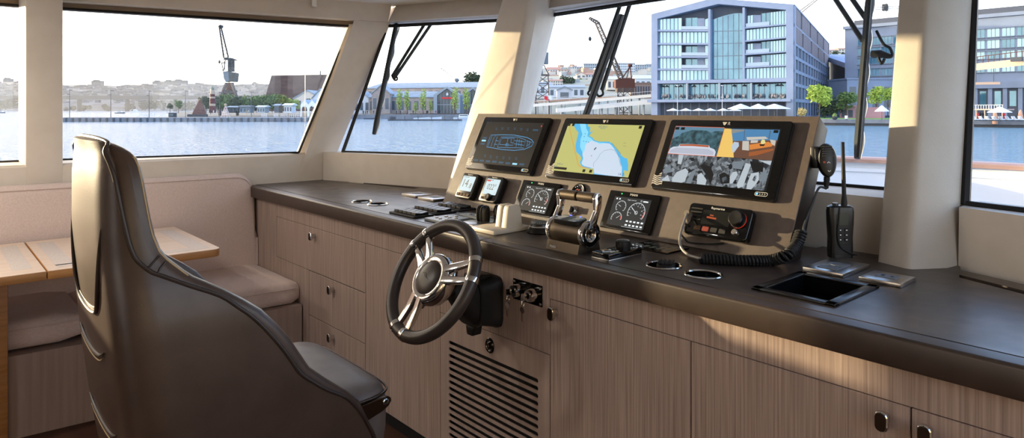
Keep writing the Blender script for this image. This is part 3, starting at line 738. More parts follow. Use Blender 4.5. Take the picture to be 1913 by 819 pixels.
def paint2(s, x0, x1, y0, y1):
    z = .0228
    MB(MD).flat([(x0, y0), (x1, y0), (x1, y1), (x0, y1)], z).obj('chart_land', S_land, s)
    def cl(q): x, y = Z2(*q); return (min(max(x, x0), x1), min(max(y, y0), y1))
    fr = [(240, 100), (262, 150), (275, 165), (268, 190), (258, 235), (255, 262), (262, 290), (285, 310), (295, 330), (283, 355), (295, 378), (320, 388), (345, 395), (365, 388), (372, 410), (368, 430), (530, 455), (568, 445), (562, 405), (590, 410), (592, 370), (585, 330), (565, 325), (548, 310), (530, 285), (500, 250), (490, 235), (470, 222), (440, 222), (405, 222), (375, 212), (362, 195), (340, 185), (370, 152), (345, 165), (350, 130), (335, 125), (341, 95)]
    MB(MD).flat([cl(q) for q in fr], z+.0003).obj('chart_shallows', S_shal, s)
    md = [(285, 105), (292, 150), (300, 175), (288, 205), (285, 255), (300, 290), (305, 330), (293, 358), (300, 372), (345, 385), (362, 378), (430, 380), (540, 350), (530, 320), (505, 270), (488, 245), (440, 230), (405, 228), (372, 218), (355, 200), (332, 188), (338, 160), (325, 140), (325, 100)]
    MB(MD).flat([cl(q) for q in md], z+.0006).obj('chart_midwater', S_mid, s)
    dp = [(325, 235), (360, 215), (385, 225), (410, 238), (450, 232), (475, 235), (490, 255), (515, 285), (538, 330), (543, 360), (552, 385), (550, 455), (480, 440), (375, 425), (372, 395), (350, 388), (310, 378), (295, 360), (305, 330), (300, 300), (315, 275), (318, 250)]
    MB(MD).flat([cl(q) for q in dp], z+.0009).obj('chart_deepwater', S_deep, s)
    b = MB(MD); b.stroke([cl(q) for q in ((222, 105), (222, 160), (245, 250), (258, 305), (272, 365), (285, 380), (310, 387), (340, 392))], .0022, z+.0012); b.obj('route_line', S_org, s)
    b = MB(MD)
    b.stroke([cl(q) for q in ((372, 385), (370, 362), (400, 328), (415, 300), (440, 280), (480, 272), (505, 278), (528, 310), (545, 380))], .001, z+.0012, 0)
    b.stroke([cl(q) for q in ((562, 232), (578, 232))], .001, z+.0012); b.stroke([cl(q) for q in ((560, 250), (580, 252))], .001, z+.0012); b.stroke([cl(q) for q in ((488, 232), (515, 262), (545, 300))], .0012, z+.0012)
    b.obj('contour_line', S_gry, s)
    b = MB(MD)
    for q in ((318, 172), (308, 220), (325, 222), (340, 226), (358, 313), (312, 190)): x, y = cl(q); b.flat([(x-.0016, y-.0016), (x+.0016, y-.0016), (x+.0016, y+.0016), (x-.0016, y+.0016)], z+.0012)
    p, q = cl((375, 275)), cl((389, 260)); b.stroke([p, q], .005, z+.0012)
    for q in ((217, 114), (243, 115), (670, 131), (310, 408), (353, 411)): x, y = cl(q); b.flat(rrect(max(x-.007, x0), min(x+.007, x1), y-.006, y+.006, .001), z+.0012)
    b.stroke([cl((120, 388)), cl((200, 396))], .010, z+.0012)
    b.obj('chart_symbols', S_blk, s)
    b = MB(MD)
    for tx, q, sz in (('0.45 m', (158, 365), .012), ('0.2', (128, 380), .014), ('14.0', (545, 432), .017), ('SAT 09:12', (432, 128), .011), ('TRUE N', (430, 139), .008)): b.text(tx, *cl(q), sz, z+.0015)
    b.obj('chart_readout', emit('readout_blue', '4f78a8', .6), s)
def engine_mat(name, seed, a='1b2026', bcol='a4afb8'):
    m = emit(name, a, .8); nt = m.node_tree; N = nt.nodes; L = nt.links; p = N['Principled BSDF']
    tc = N.new('ShaderNodeTexCoord'); mp = N.new('ShaderNodeMapping'); mp.inputs['Location'].default_value = (seed, seed*.7, 0); mp.inputs['Scale'].default_value = (75, 75, 75); L.new(tc.outputs['Object'], mp.inputs[0])
    v = N.new('ShaderNodeTexVoronoi'); v.distance = 'MANHATTAN'; v.inputs['Scale'].default_value = 1; L.new(mp.outputs[0], v.inputs['Vector'])
    n2 = N.new('ShaderNodeTexNoise'); n2.inputs['Scale'].default_value = 1.3; n2.inputs['Detail'].default_value = 6; L.new(mp.outputs[0], n2.inputs['Vector'])
    sp = N.new('ShaderNodeSeparateColor'); L.new(v.outputs['Color'], sp.inputs[0])
    mu = N.new('ShaderNodeMath'); mu.operation = 'MULTIPLY'; L.new(sp.outputs[0], mu.inputs[0]); L.new(n2.outputs['Fac'], mu.inputs[1])
    r = N.new('ShaderNodeValToRGB'); L.new(mu.outputs[0], r.inputs[0]); e = r.color_ramp.elements
    e[0].position = .05; e[0].color = lin(a); e[1].position = .7; e[1].color = lin(bcol)
    L.new(r.outputs[0], p.inputs['Emission Color']); return m
def water_screen():
    m = emit('camera_water', '2a4a52', .8); nt = m.node_tree; N = nt.nodes; L = nt.links; p = N['Principled BSDF']
    tc = N.new('ShaderNodeTexCoord'); n2 = N.new('ShaderNodeTexNoise'); n2.inputs['Scale'].default_value = 60; n2.inputs['Detail'].default_value = 5; L.new(tc.outputs['Object'], n2.inputs['Vector'])
    r = N.new('ShaderNodeValToRGB'); L.new(n2.outputs['Fac'], r.inputs[0]); e = r.color_ramp.elements
    e[0].position = .35; e[0].color = lin('20383e'); e[1].position = .7; e[1].color = lin('4d7684'); L.new(r.outputs[0], p.inputs['Emission Color']); return m
def paint3(s, x0, x1, y0, y1):
    z = .0228
    def cl(q): x, y = Z3(*q); return (min(max(x, x0), x1), min(max(y, y0), y1))
    def P(name, pts, m, dz=0): return MB(MD).flat([cl(q) for q in pts], z+dz).obj(name, m, s)
    tl = [(250, 148), (628, 160), (566, 381), (192, 358)]
    mw = water_screen()
    P('stern_camera_water', tl, mw)
    P('stern_camera_sky', [(250, 148), (628, 160), (620, 188), (560, 185), (500, 205), (400, 195), (300, 215), (228, 240)], emit('camera_glint', '5f88a0', .8), .0001)
    P('stern_camera_sea', [(300, 200), (380, 178), (490, 182), (560, 215), (575, 260), (540, 300), (270, 300), (245, 260)], mw, .00015)
    P('stern_camera_deck', [(195, 355), (212, 318), (235, 305), (275, 303), (285, 285), (380, 285), (510, 295), (515, 312), (550, 325), (560, 345), (552, 380)], emit('deck_white', 'c9cfdc', .85), .0003)
    P('stern_camera_teak', [(285, 288), (380, 286), (508, 296), (506, 310), (380, 300), (284, 299)], emit('deck_teak', 'b45a34', .8), .0005)
    P('stern_camera_sunpad', [(215, 330), (260, 312), (500, 322), (545, 345), (540, 370), (205, 350)], emit('deck_pad', 'b3b8c8', .85), .0006)
    P('side_camera_wall', [(628, 165), (680, 168), (690, 260), (698, 388), (566, 381)], emit('camera_yellow', 'e0b964', .95))
    P('cockpit_camera_water', [(680, 168), (1050, 176), (1030, 262), (690, 262)], emit('cockpit_water', '4f86b4', .8))
    P('cockpit_camera_shore', [(680, 172), (780, 176), (778, 184), (682, 205)], emit('cockpit_shore', '8c8f8c', .8), .0002)
    P('cockpit_camera_deck', [(690, 262), (1030, 255), (990, 412), (698, 388)], emit('cockpit_deck', '6b4a3a', .8), .0001)
    P('cockpit_camera_rail', [(682, 300), (700, 268), (735, 272), (738, 300), (700, 350), (690, 352)], emit('cockpit_white', 'b4c4d4', .85), .0003)
    for pts in ([(795, 232), (940, 228), (960, 245), (800, 255)], [(765, 262), (815, 262), (815, 335), (762, 330)], [(830, 255), (885, 255), (880, 275), (825, 278)], [(975, 250), (1020, 258), (1012, 300), (985, 285)]): P('cockpit_camera_sofa', pts, emit('cockpit_sofa', 'c2bdb4', .85), .0004)
    P('cockpit_camera_table', [(818, 290), (965, 268), (1000, 293), (985, 305), (820, 330)], emit('cockpit_table', 'd2803c', .9), .0006)
    P('cockpit_camera_bench', [(815, 348), (960, 325), (1005, 320), (1000, 335), (880, 370), (812, 380)], emit('cockpit_bench', 'a05a30', .8), .0006)
    P('cockpit_camera_bowl', [(893, 288), (938, 286), (930, 300), (900, 300)], emit('cockpit_bowl', '15140f', .5), .0008)
    P('cockpit_camera_flowers', [(905, 270), (915, 250), (935, 252), (942, 275), (925, 287), (908, 285)], emit('cockpit_flowers', 'd8d08c', .9), .0009)
    P('cockpit_camera_post', [(779, 175), (784, 175), (778, 262), (773, 262)], S_gry, .0005); P('cockpit_camera_post', [(975, 182), (982, 182), (970, 245), (963, 245)], S_gry, .0005)
    P('engine_camera_left', [(192, 358), (566, 381), (545, 615), (125, 572)], engine_mat('engine_grey', 3.1))
    P('engine_camera_right', [(566, 381), (990, 412), (925, 655), (545, 615)], engine_mat('engine_grey_two', 8.7))
    lt = emit('engine_light', 'b4bec6', .85); dk = emit('engine_dark', '15191e', .6); md = emit('engine_mid', '78838c', .8)
    for pts, m in (([(277, 365), (316, 368), (296, 440), (268, 436)], lt), ([(228, 545), (262, 500), (330, 470), (352, 495), (325, 570), (300, 588), (225, 575)], lt), ([(330, 590), (372, 500), (412, 470), (405, 505), (365, 595)], md), ([(420, 520), (452, 505), (490, 560), (480, 603), (415, 590)], lt), ([(440, 445), (520, 455), (545, 520), (520, 600), (500, 545), (460, 480)], dk), ([(150, 480), (215, 445), (222, 500), (160, 510)], md), ([(145, 560), (195, 520), (212, 570), (150, 575)], lt),
                   ([(585, 520), (625, 500), (670, 530), (665, 585), (600, 590)], dk), ([(605, 545), (640, 532), (655, 570), (615, 580)], md), ([(665, 540), (690, 500), (720, 495), (730, 520), (690, 585), (668, 590)], lt), ([(720, 600), (790, 430), (830, 440), (770, 610), (730, 630)], lt), ([(695, 420), (780, 415), (760, 480), (685, 470)], md), ([(800, 590), (830, 510), (890, 500), (890, 560), (862, 600), (830, 640), (795, 630)], lt), ([(840, 560), (858, 525), (876, 530), (858, 575)], dk), ([(820, 415), (930, 430), (920, 500), (840, 490)], dk), ([(905, 500), (955, 480), (945, 560), (915, 600)], md), ([(890, 410), (988, 415), (978, 448)], lt)):
        P('engine_camera_shape', pts, m, .0004)
    for q in ((268, 165), (310, 167), (1022, 190)): x, y = cl(q); MB(MD).flat([(x-.008, y-.005), (x+.008, y-.005), (x+.008, y+.005), (x-.008, y+.005)], z+.001).obj('screen_icon', S_blk, s)
    b = MB(MD); b.stroke([cl(q) for q in tl], .0016, z+.001, 0, True); b.obj('red_frame', emit('red_frame', 'e8683c', .9), s)
mfd(-2.346, 'large display at the left showing a blue outline plan of a boat', paint1)
mfd(-1.798, 'large middle display showing a yellow and blue sea chart', paint2)
mfd(-1.257, 'large display at the right showing four camera pictures', paint3)
# ---------------------------------------------------------------- engine displays
def gauge(xc, label):
    x0, x1, y0, y1 = xc-.1145, xc+.1145, .012, .158
    t = thing('engine_display', label, 'display', MD @ Vector((xc, .01, 0)), group='engine gauge displays on the console')
    MB(MD).prism(rrect(x0, x1, y0, y1, .006), .004, .016, 'z', 0, .0025, 2).obj('housing', m_specks, t)
    W = .166; H = .110; ox, oy = xc-W/2, .026
    s = MB(MD).box(ox, ox+W, oy, oy+H, .0155, .0164).obj('screen', emit('gauge_screen', '2a3036', .55), t)
    def q(a, c): return (ox+a*W, oy+c*H)
    z = .0166; b = MB(MD)
    def dial(cx, cy, r, a0, a1, n, w=.0014):
        c = q(cx, cy); b.stroke(arc(*c, r, a0, a1, 30), w, z)
        for k in range(n+1):
            a = math.radians(a0+(a1-a0)*k/n); b.stroke([(c[0]+math.cos(a)*r*.80, c[1]+math.sin(a)*r*.80), (c[0]+math.cos(a)*r*.95, c[1]+math.sin(a)*r*.95)], .001, z)
        return c
    c1 = dial(.25, .66, .022, 225, -45, 8); b.stroke([c1, (c1[0]-.013, c1[1]+.006)], .0014, z)
    c2 = dial(.22, .25, .023, 200, -10, 8); b.stroke([c2, (c2[0]+.012, c2[1]+.010)], .0014, z)
    c3 = dial(.70, .52, .037, 205, -35, 12, .0018); b.stroke([(c3[0]-.026, c3[1]+.018), (c3[0]+.002, c3[1]-.003)], .002, z)
    b.stroke(arc(*c3, .006, 0, 360, 14), .0014, z, 0, True)
    for k, (a, tx) in enumerate(((190, '0'), (150, '5'), (90, '10'), (60, '15'), (20, '20'), (-15, '25'))): b.text(tx, c3[0]+.024*math.cos(math.radians(a)), c3[1]+.024*math.sin(math.radians(a)), .006, z)
    b.stroke([q(.42, .0), q(.97, .0)], .001, z+0)
    for yy in (.20, .07): 
        for k in range(5): b.stroke([q(.50+.1*k, yy), q(.56+.1*k, yy)], .006, z)
    b.stroke([q(.06, .92), q(.10, .92)], .006, z); b.stroke([q(.14, .92), q(.18, .92)], .006, z); b.stroke([q(.80, .92), q(.93, .92)], .005, z)
    b.stroke(arc(*q(.75, .93), .003, 0, 360, 10), .001, z, 0, True)
    b.text('Engine overview', *q(.5, .92), .006, z)
    b.obj('dial_markings', S_wht, s)
    b = MB(MD)
    b.stroke(arc(*c3, .0345, 12, -30, 8), .003, z+.0001); b.stroke(arc(*c2, .0205, 30, -8, 6), .003, z+.0001); b.obj('red_zone', S_red, s)
    b = MB(MD); b.text('MAN', xc, .1475, .0125, .0162, sx=1.25); b.obj('maker_mark', m_white_mark, t)
    MB(MD).lathe([(.0022, .016), (.002, .0172), (0, .0174)], 10, M=Matrix.Translation((xc-.055, .1475, 0))).obj('green_light', emit('green_led', '30e060', 3), t)
gauge(-2.04, 'engine display just right of the two small instruments, left of the throttle')
gauge(-1.553, 'engine display between the throttle handle and the fixed radio')
# ---------------------------------------------------------------- small instruments
m_lcd = emit('lcd_pale', 'cfe6ee', .8)
m_casei = mat('instrument_case', '1c1a18', .35)
def instrument(xc, val, label, knobbed):
    t = thing('instrument_display', label, 'instrument', MD @ Vector((xc, .03, 0)))
    x0, x1, y0, y1 = xc-.06, xc+.06, .030, .152
    MB(MD).prism(rrect(x0, x1, y0, y1, .014), .004, .036, 'z', 0, .005, 2).obj('housing', m_casei, t)
    s = MB(MD).prism(rrect(xc-.046, xc+.046, .064, .137, .004), .0355, .0368, 'z').obj('screen', m_lcd, t)
    b = MB(MD)
    if val == '14.8': b.text('14', xc-.014, .100, .055, .037, sx=.85); b.text('.8', xc+.026, .090, .034, .037)
    else: b.text('022\u00b0', xc+.002, .098, .037, .037, sx=.85)
    for k in range(4): b.stroke([(xc-.038+.01*k, .131), (xc-.031+.01*k, .131)], .003, .037)
    b.text('m' if not knobbed else 'T', xc+.036, .072, .009, .037)
    b.obj('reading', mat('lcd_black', '0b0c0d', .5), s)
    if knobbed:
        b = MB(MD); b.flat([(xc-.044, .124), (xc-.018, .124), (xc-.018, .132), (xc-.044, .132)], .0372); b.obj('red_flag', emit('lcd_red', 'd04038', .8), s)
    b = MB(MD); b.text('Raymarine', xc, .1445, .0085, .0364); b.obj('maker_mark', m_white_mark, t)
    if knobbed:
        MB(MD).lathe([(.016, .036), (.0165, .040), (.015, .050), (.012, .052), (0, .0515)], 24, M=Matrix.Translation((xc+.012, .050, 0))).obj('knob', m_black, t)
        for k in (-.034, -.016): MB(MD).prism(rrect(xc+k-.008, xc+k+.008, .040, .052, .002), .036, .0395, 'z', 0, .001, 1).obj('button', m_bronze, t)
        MB(MD).prism(rrect(xc+.032, xc+.050, .040, .052, .002), .036, .0395, 'z', 0, .001, 1).obj('button', m_bronze, t)
    else:
        for k in range(4): MB(MD).prism(rrect(xc-.046+k*.0235, xc-.025+k*.0235, .038, .053, .003), .036, .0395, 'z', 0, .001, 1).obj('button', m_bronze, t)
instrument(-2.492, '14.8', 'small square instrument reading 14.8 at the console left', False)
instrument(-2.316, '022', 'small square instrument with a knob reading 022 degrees', True)
# ---------------------------------------------------------------- horn button, ignition, VHF radio
t = thing('round_gauge', 'round black gauge on the console behind the throttle handle', 'gauge', MD @ Vector((-1.835, .11, 0)))
MB(MD @ Matrix.Translation((-1.83, .137, 0))).lathe([(.034, .004), (.035, .010), (.031, .014), (.028, .012), (.0, .012)], 32, [0, 0, 0, 1]).obj('bezel', [m_black, m_gloss], t)
b = MB(MD @ Matrix.Translation((-1.83, .137, 0))); b.stroke([(-.012, .004), (-.004, .010), (.002, .004), (.010, .008)], .003, .0124); b.obj('red_emblem', mat('red_paint', 'b03a24', .5), t)
t = thing('ignition_lock', 'small chrome lock with turned key on the console behind the throttle', 'lock', MD @ Vector((-1.825, .04, 0)))
Mi = MD @ Matrix.Translation((-1.825, .058, 0))
MB(Mi).lathe([(.021, .004), (.021, .008), (.017, .016), (.013, .018), (.012, .014), (0, .014)], 26, [0, 0, 0, 0, 1]).obj('barrel', [m_chrome, m_black], t)
MB(Mi).prism(rrect(-.003, .003, -.012, .012, .002), .014, .030, 'z', 0, .001, 1).obj('key', m_steel, t)
t = thing('vhf_radio', 'black fixed radio with large red-ringed knob on the console', 'radio', MD @ Vector((-1.19, .04, 0)))
x0, x1, y0, y1 = -1.302, -1.076, .036, .142
MB(MD).prism(rrect(x0, x1, y0, y1, .014), .004, .034, 'z', 0, .006, 3).obj('housing', m_gloss, t)
MB(MD).prism(rrect(x0+.058, x1-.068, y0+.038, y1-.020, .004), .0335, .0346, 'z').obj('screen', mat('radio_screen', '1f211f', .15), t)
b = MB(MD); b.stroke([(x0+.075, y0+.062), (x0+.110, y0+.060)], .006, .0348); b.stroke([(x0+.085, y0+.070), (x0+.098, y0+.069)], .004, .0348); b.obj('screen_reading', emit('radio_orange', 'b0502c', .8), t)
b = MB(MD)
for k in range(4): b.prism(rrect(x0+.012, x0+.055, y0+.048+k*.012, y0+.053+k*.012, .002), .034, .036, 'z', 0, .0008, 1)
b.obj('speaker_grille', m_blackm, t)
b = MB(MD); b.text('Raymarine', -1.195, y1-.012, .0115, .0345); b.obj('maker_mark', m_white_mark, t)
kn = MB(MD @ Matrix.Translation((x1-.040, y0+.066, 0))).lathe([(.027, .034), (.027, .037), (.0245, .039), (.0240, .055), (.021, .058), (0, .057)], 32, [1, 0, 0, 0, 0]).obj('channel_knob', [m_black, mat('red_ring', 'c8301c', .3, emis='c8301c', es=.5)], t)
MB(MD @ Matrix.Translation((x1-.037, y0+.024, 0))).lathe([(.0105, .034), (.010, .046), (.008, .048), (0, .048)], 20).obj('volume_knob', m_steel, t)
for k in range(4): MB(MD).prism(rrect(x0+.040+k*.030, x0+.064+k*.030, y0+.014, y0+.030, .003), .034, .0365, 'z', 0, .001, 1).obj('button', [m_bronze, mat('red_key', '8c3a2c', .4), m_blackm, m_blackm][k], t)
# ---------------------------------------------------------------- microphone with coiled cord
def cz(u, v, z=CT): return atz(u, v, z)
plug = MD @ Vector((x0+.012, y0+.060, .040))
t = thing('radio_microphone', 'black fist microphone hung on the console side with coiled cord', 'microphone', (-.935, 2.09, 1.14))
fm = frame(aty(1544, 300, 2.07), (.80, .60, .05), (-.10, .02, 1))
b = MB(fm)
b.loft([[(px*sx2, py*sy2, z) for px, py in [(.028*math.cos(a)*(1+.10*math.sin(a)), .052*math.sin(a)) for a in [2*PI*k/28 for k in range(28)]]] for sx2, sy2, z in ((.6, .75, -.026), (.92, .95, -.018), (1, 1, -.004), (.97, .98, .008), (.85, .9, .015), (.5, .6, .018))])
b.obj('body', m_black, t)
b = MB(fm)
for k in range(5): b.box(-.016+.001*k, .018-.001*k, .012+k*.007, .0155+k*.007, .012, .0185, bev=.001, seg=1)
b.obj('speaker_grille', mat('mic_grille', '46423c', .4), t)
MB(fm).prism(rrect(-.034, -.022, .000, .038, .005), -.014, .010, 'z', 0, .003, 2).obj('talk_button', m_blackm, t)
b = MB(fm); b.stroke([(-.003, -.008), (.001, -.004), (.005, -.008)], .002, .0186); b.stroke([(-.003, -.030), (.001, -.034), (.005, -.030)], .002, .0186); b.obj('arrow_mark', m_white_mark, t)
b = MB(fm); b.prism(rrect(-.014, -.008, -.008, -.002, .001), .015, .0188, 'z'); b.obj('red_key', mat('mic_red', 'a03020', .4), t)
MB().box(-.957, -.935, 2.045, 2.085, 1.17, 1.235, bev=.003).obj('hanger_clip', m_black, t)
tail0 = fm @ Vector((-.002, -.050, -.004)); tail1 = fm @ Vector((-.006, -.085, -.006))
b = MB(); b.tube([tail0, tail1], [.009, .006], 12)
for k in range(5): b.tube([tail0.lerp(tail1, .2+.16*k), tail0.lerp(tail1, .28+.16*k)], .0095-.0006*k, 12)
b.obj('strain_relief', m_rubber, t)
coil_pts = smooth_path([cz(1308, 483, CT+.014), cz(1350, 486, CT+.014), cz(1400, 488, CT+.014), cz(1440, 487, CT+.014), atx(1468, 478, -.932), atx(1485, 462, -.932), atx(1492, 446, -.932), atx(1496, 434, -.932)], 8)
# coil: helix around the path
def helix(path, r, turns, n=10):
    Lg = [0]
    for a, c in zip(path, path[1:]): Lg.append(Lg[-1]+(c-a).length)
    out = []; T = turns*n
    for i in range(T+1):
        s = Lg[-1]*i/T; k = max(j for j in range(len(Lg)) if Lg[j] <= s+1e-9); k = min(k, len(path)-2)
        p = path[k].lerp(path[k+1], (s-Lg[k])/max(Lg[k+1]-Lg[k], 1e-9))
        tg = (path[k+1]-path[k]).normalized(); x = tg.cross(Vector((.2, .3, 1))).normalized(); y = tg.cross(x)
        a = 2*PI*i/n; out.append(p+x*(math.cos(a)*r)+y*(math.sin(a)*r))
    return out
hx = helix(coil_pts, .0135, 38)
MB().tube(hx, .0046, 7).obj('coiled_cord', m_rubber, t)
MB().tube(smooth_path([hx[-1], atx(1501, 424, -.93), atx(1516, 385, -.93), atx(1529, 352, -.925), tail1], 8), .0035, 8).obj('thin_cord', mat('cord_grey', '3c3d40', .45), t)
cp = smooth_path([plug+DN*.012, cz(1270, 440, CT+.055), cz(1272, 462, CT+.020), cz(1285, 476, CT+.008), hx[0]], 8)
MB().tube(cp, .0042, 8).obj('grey_cord', mat('plug_cord_grey', '8a8580', .4), t)
b = MB(); b.tube([plug-DN*.006, plug+DN*.016], .010, 14); b.tube([plug+DN*.006, plug+DN*.006-Vector((0, -.004, .035))], [.010, .006], 12); b.obj('cord_plug', mat('plug_metal', '96897a', .35, .6), t)
lp = smooth_path([MD @ Vector((x0+.02, y0+.022, .036)), MD @ Vector((x0+.004, y0+.026, .042)), MD @ Vector((x0+.002, y0-.004, .044)), MD @ Vector((x0+.022, y0-.022, .040)), MD @ Vector((x0+.034, y0-.028, .024)), MD @ Vector((x0+.10, y0-.018, .012)), MD @ Vector((x0+.14, y0-.006, .006))], 6)
tag(MB().tube(lp, .0028, 7).obj('dust_cap_strap', m_rubber), 'thin black loop of cord dangling under the radio', 'cord')
# ---------------------------------------------------------------- handheld radio in its charger
hp = atz(1577, 487, CT+.014)
fh = frame((-.868, 2.045, CT+.013), (.66, .75, 0), (0, 0, 1)) 
t = thing('handheld_radio', 'black handheld radio with tall stub antenna beside the right pillar', 'handheld radio', (-.868, 2.045, CT+.013))
b = MB(fm := fh)
secs = [(.033, .020, 0), (.034, .021, .02), (.033, .020, .06), (.036, .021, .10), (.037, .021, .135), (.035, .019, .148), (.028, .014, .153)]
b.loft([[(px*hw*1, y, pz*hd) for px, pz in [(math.copysign(abs(math.cos(a))**.45, math.cos(a)), math.copysign(abs(math.sin(a))**.55, math.sin(a))) for a in [2*PI*k/28 for k in range(28)]]] for hw, hd, y in secs])
bd = b.obj('body', m_black, t)
MB(fh).prism(rrect(-.020, .014, .098, .130, .003), .0195, .0222, 'z').obj('screen', mat('radio_lcd', '3b4038', .2), t)
for i in range(2):
    for j in range(3): MB(fh).prism(rrect(-.015+i*.018, -.003+i*.018, .050+j*.014, .060+j*.014, .002), .0195, .0225, 'z', 0, .0008, 1).obj('button', m_blackm, t)
b = MB(fh)
for i in range(2):
    for j in range(3): b.stroke([(-.011+i*.018, .055+j*.014), (-.007+i*.018, .055+j*.014)], .003, .0228)
b.obj('button_marks', m_white_mark, t)
b = MB(fh); 
for k in range(5): b.box(-.022, .022, .010+k*.007, .0135+k*.007, .018, .0208)
b.obj('speaker_slots', m_rubber, t)
MB(fh).tube([(.012, .150, 0), (.012, .165, 0), (.012, .185, 0), (.008, .34, 0)], [.009, .0085, .006, .005], 14).obj('antenna', m_rubber, t)
MB(fh).tube([(-.014, .150, 0), (-.014, .160, 0)], [.009, .008], 16).obj('volume_knob', m_black, t)
MB().tube(smooth_path([fh @ Vector(p) for p in ((-.010, .150, .02), (-.014, .125, .024), (-.018, .07, .024), (-.010, .035, .026), (.015, .018, .030), (.038, .010, .020), (.046, .006, .0), (.03, .004, -.01))], 6), .0022, 7).obj('wrist_strap', m_rubber, t)
# ================================================================ settee
def sx_(Y): return -3.41-.045*(.9-Y)/.6*.8 if False else lerp(-3.375, -3.50, (1.50-Y)/1.9)
t = thing('settee', 'pinkish linen settee along the port wall under the side windows', 'settee', (-3.7, .4, 0))
YE = 1.482; YA = -1.6
b = MB(); b.prism([(sx_(YA)+.03, YA), (sx_(YE)+.035, YE), (-4.04, YE), (-4.04, YA)], 0, .34)
b.obj('base', m_wood_h, t)
def cushion(y0, y1, z0, z1):
    rings = []
    nY = 24
    for i in range(nY+1):
        q = i/nY; y = lerp(y0, y1, q)
        e = min(q, 1-q)*(y1-y0); k = min(1, e/.022); k = math.sqrt(max(0, 1-(1-k)**2))
        xf = sx_(y)+.012; pts = []
        puff = .006*math.sin(PI*q)**.6 if 0 < q < 1 else 0
        prof = [(xf-.03, z0), (xf-.006, z0+.012), (xf, z0+.035), (xf-.002, z1-.035), (xf-.012, z1-.012), (xf-.04, z1), (xf-.25, z1+puff), (-3.98, z1-.005), (-4.0, z1-.03), (-4.0, z0)]
        zc = (z0+z1)/2
        for x, z in prof: pts.append((lerp(-3.7, x, .94+.06*k), y, lerp(zc, z, .72+.28*k)))
        rings.append(pts)
    return MB().loft(rings)
for y0, y1, z0, z1 in ((.545, YE+.005, .342, .455), (YA, .54, .352, .470)):
    c = cushion(y0, y1, z0, z1).obj('seat_cushion', m_linen2, t, 50)
    sq = [(sx_(y)+.014, y, z1-.030) for y in [lerp(y0+.03, y1-.03, k/12) for k in range(13)]]
    MB().tube(sq, .0028, 6).obj('piping', m_linen, c)
# backrest with rounded top end
rings = []
ys = [YA+k*(1.37-YA)/20 for k in range(21)]
def back_sec(y, zt, k=1.0):
    return [(-3.955, y, .44), (-3.958, y, .60), (-3.972, y, zt-.05), (-3.980, y, zt-.022), (-3.995, y, zt-.006), (-4.012, y, zt), (-4.040, y, zt-.002), (-4.0445, y, zt-.02), (-4.0445, y, .44)]
for y in ys: rings.append(back_sec(y, lerp(.995, .978, (y-YA)/(1.37-YA))))
for a in range(1, 10):
    w = math.radians(a*10); rings.append(back_sec(1.37+.095*math.sin(w), .885+.093*math.cos(w)))
rings.append(back_sec(1.474, .70)); rings.append(back_sec(1.486, .60)); rings.append(back_sec(1.487, .5))
bk = MB().loft(rings).obj('backrest', m_linen, t, 50)
MB().tube([(r[3][0]+.003, r[3][1], r[3][2]) for r in rings[:-2]], .0026, 6).obj('piping', m_linen2, bk)
# ================================================================ dining table
t = thing('dining_table', 'oak saloon table with grey inlay strips in front of the settee', 'table', (-3.6, .4, 0))
TX0, TX1 = -4.0-.0, -3.165
def leaf(pts, nm='table_leaf'):
    lf = MB().prism(pts, .686, .7195, 'z', 0, .003, 2)
    o = lf.obj(nm, m_oak_edge, t)
    ins = MB(); c = Vector((sum(p[0] for p in pts)/len(pts), sum(p[1] for p in pts)/len(pts)))
    ins.prism([tuple(c+(Vector(p)-c)*.995) for p in pts], .716, .7203, 'z')
    ins.obj('oak_veneer', m_oak, o); return o
r1 = [(-3.165, .374)]+[(-3.165-.035+.035*math.cos(a), 1.025-.035+.035*math.sin(a)) for a in (0, .4, .8, 1.2, 1.57)]+[(-3.93, 1.025), (-3.93, .374)]
r2 = [(-3.930, -.55), (-3.165-.03, -.55), (-3.165, -.52), (-3.165, .370), (-3.93, .370)]
lA = leaf(r1); lB = leaf(r2)
MB().prism([(-3.255, .41), (-3.255, .475), (-3.86, .475), (-3.86, .41)], .7195, .7207).obj('inlay_strip', m_oak_inlay, lA)
MB().prism([(-3.26, .27), (-3.26, .335), (-3.86, .335), (-3.86, .27)], .7195, .7207).obj('inlay_strip', m_oak_inlay, lB)
MB().prism([(-3.215, .99), (-3.85, .99), (-3.85, .92), (-3.27, .92), (-3.27, .41), (-3.215, .41)], .7195, .7207).obj('inlay_strip', m_oak_inlay, lA)
MB().box(-3.52, -3.40, .19, .268, 0, .686, bev=.004).obj('leg', m_oak_edge, t)
MB().box(-3.52, -3.40, -.5, -.42, 0, .686, bev=.004).obj('leg', m_oak_edge, t)
# ================================================================ helm chair
X0 = -1.80
pip = [(.36, .905), (.42, .893), (.511, .873), (.573, .843), (.633, .80), (.678, .73), (.724, .676), (.806, .625), (.871, .575), (.914, .528), (.951, .482), (.976, .423), (1.01, .363), (1.038, .337), (1.068, .327), (1.124, .318), (1.212, .306), (1.266, .294), (1.285, .270)]
def yp(z): return interp(pip, z)
sil = [(.36, .915), (.5, .885), (.62, .83), (.67, .77), (.722, .705), (.813, .651), (.881, .599), (.938, .526), (.989, .440), (1.04, .388), (1.088, .372), (1.182, .358), (1.236, .350), (1.253, .342), (1.272, .318), (1.283, .292)]
def yf(z): return interp(sil, z)
def yr(z): return interp([(.36, .40), (.525, .345), (.66, .325), (.80, .308), (.93, .296), (1.08, .284), (1.2, .283), (1.25, .285), (1.27, .284), (1.286, .282)], z)-.006
def hw(z): return interp([(.36, .262), (.5, .272), (.72, .275), (.9, .266), (.97, .252), (1.04, .232), (1.12, .222), (1.2, .215), (1.25, .200), (1.275, .178), (1.286, .15)], z)
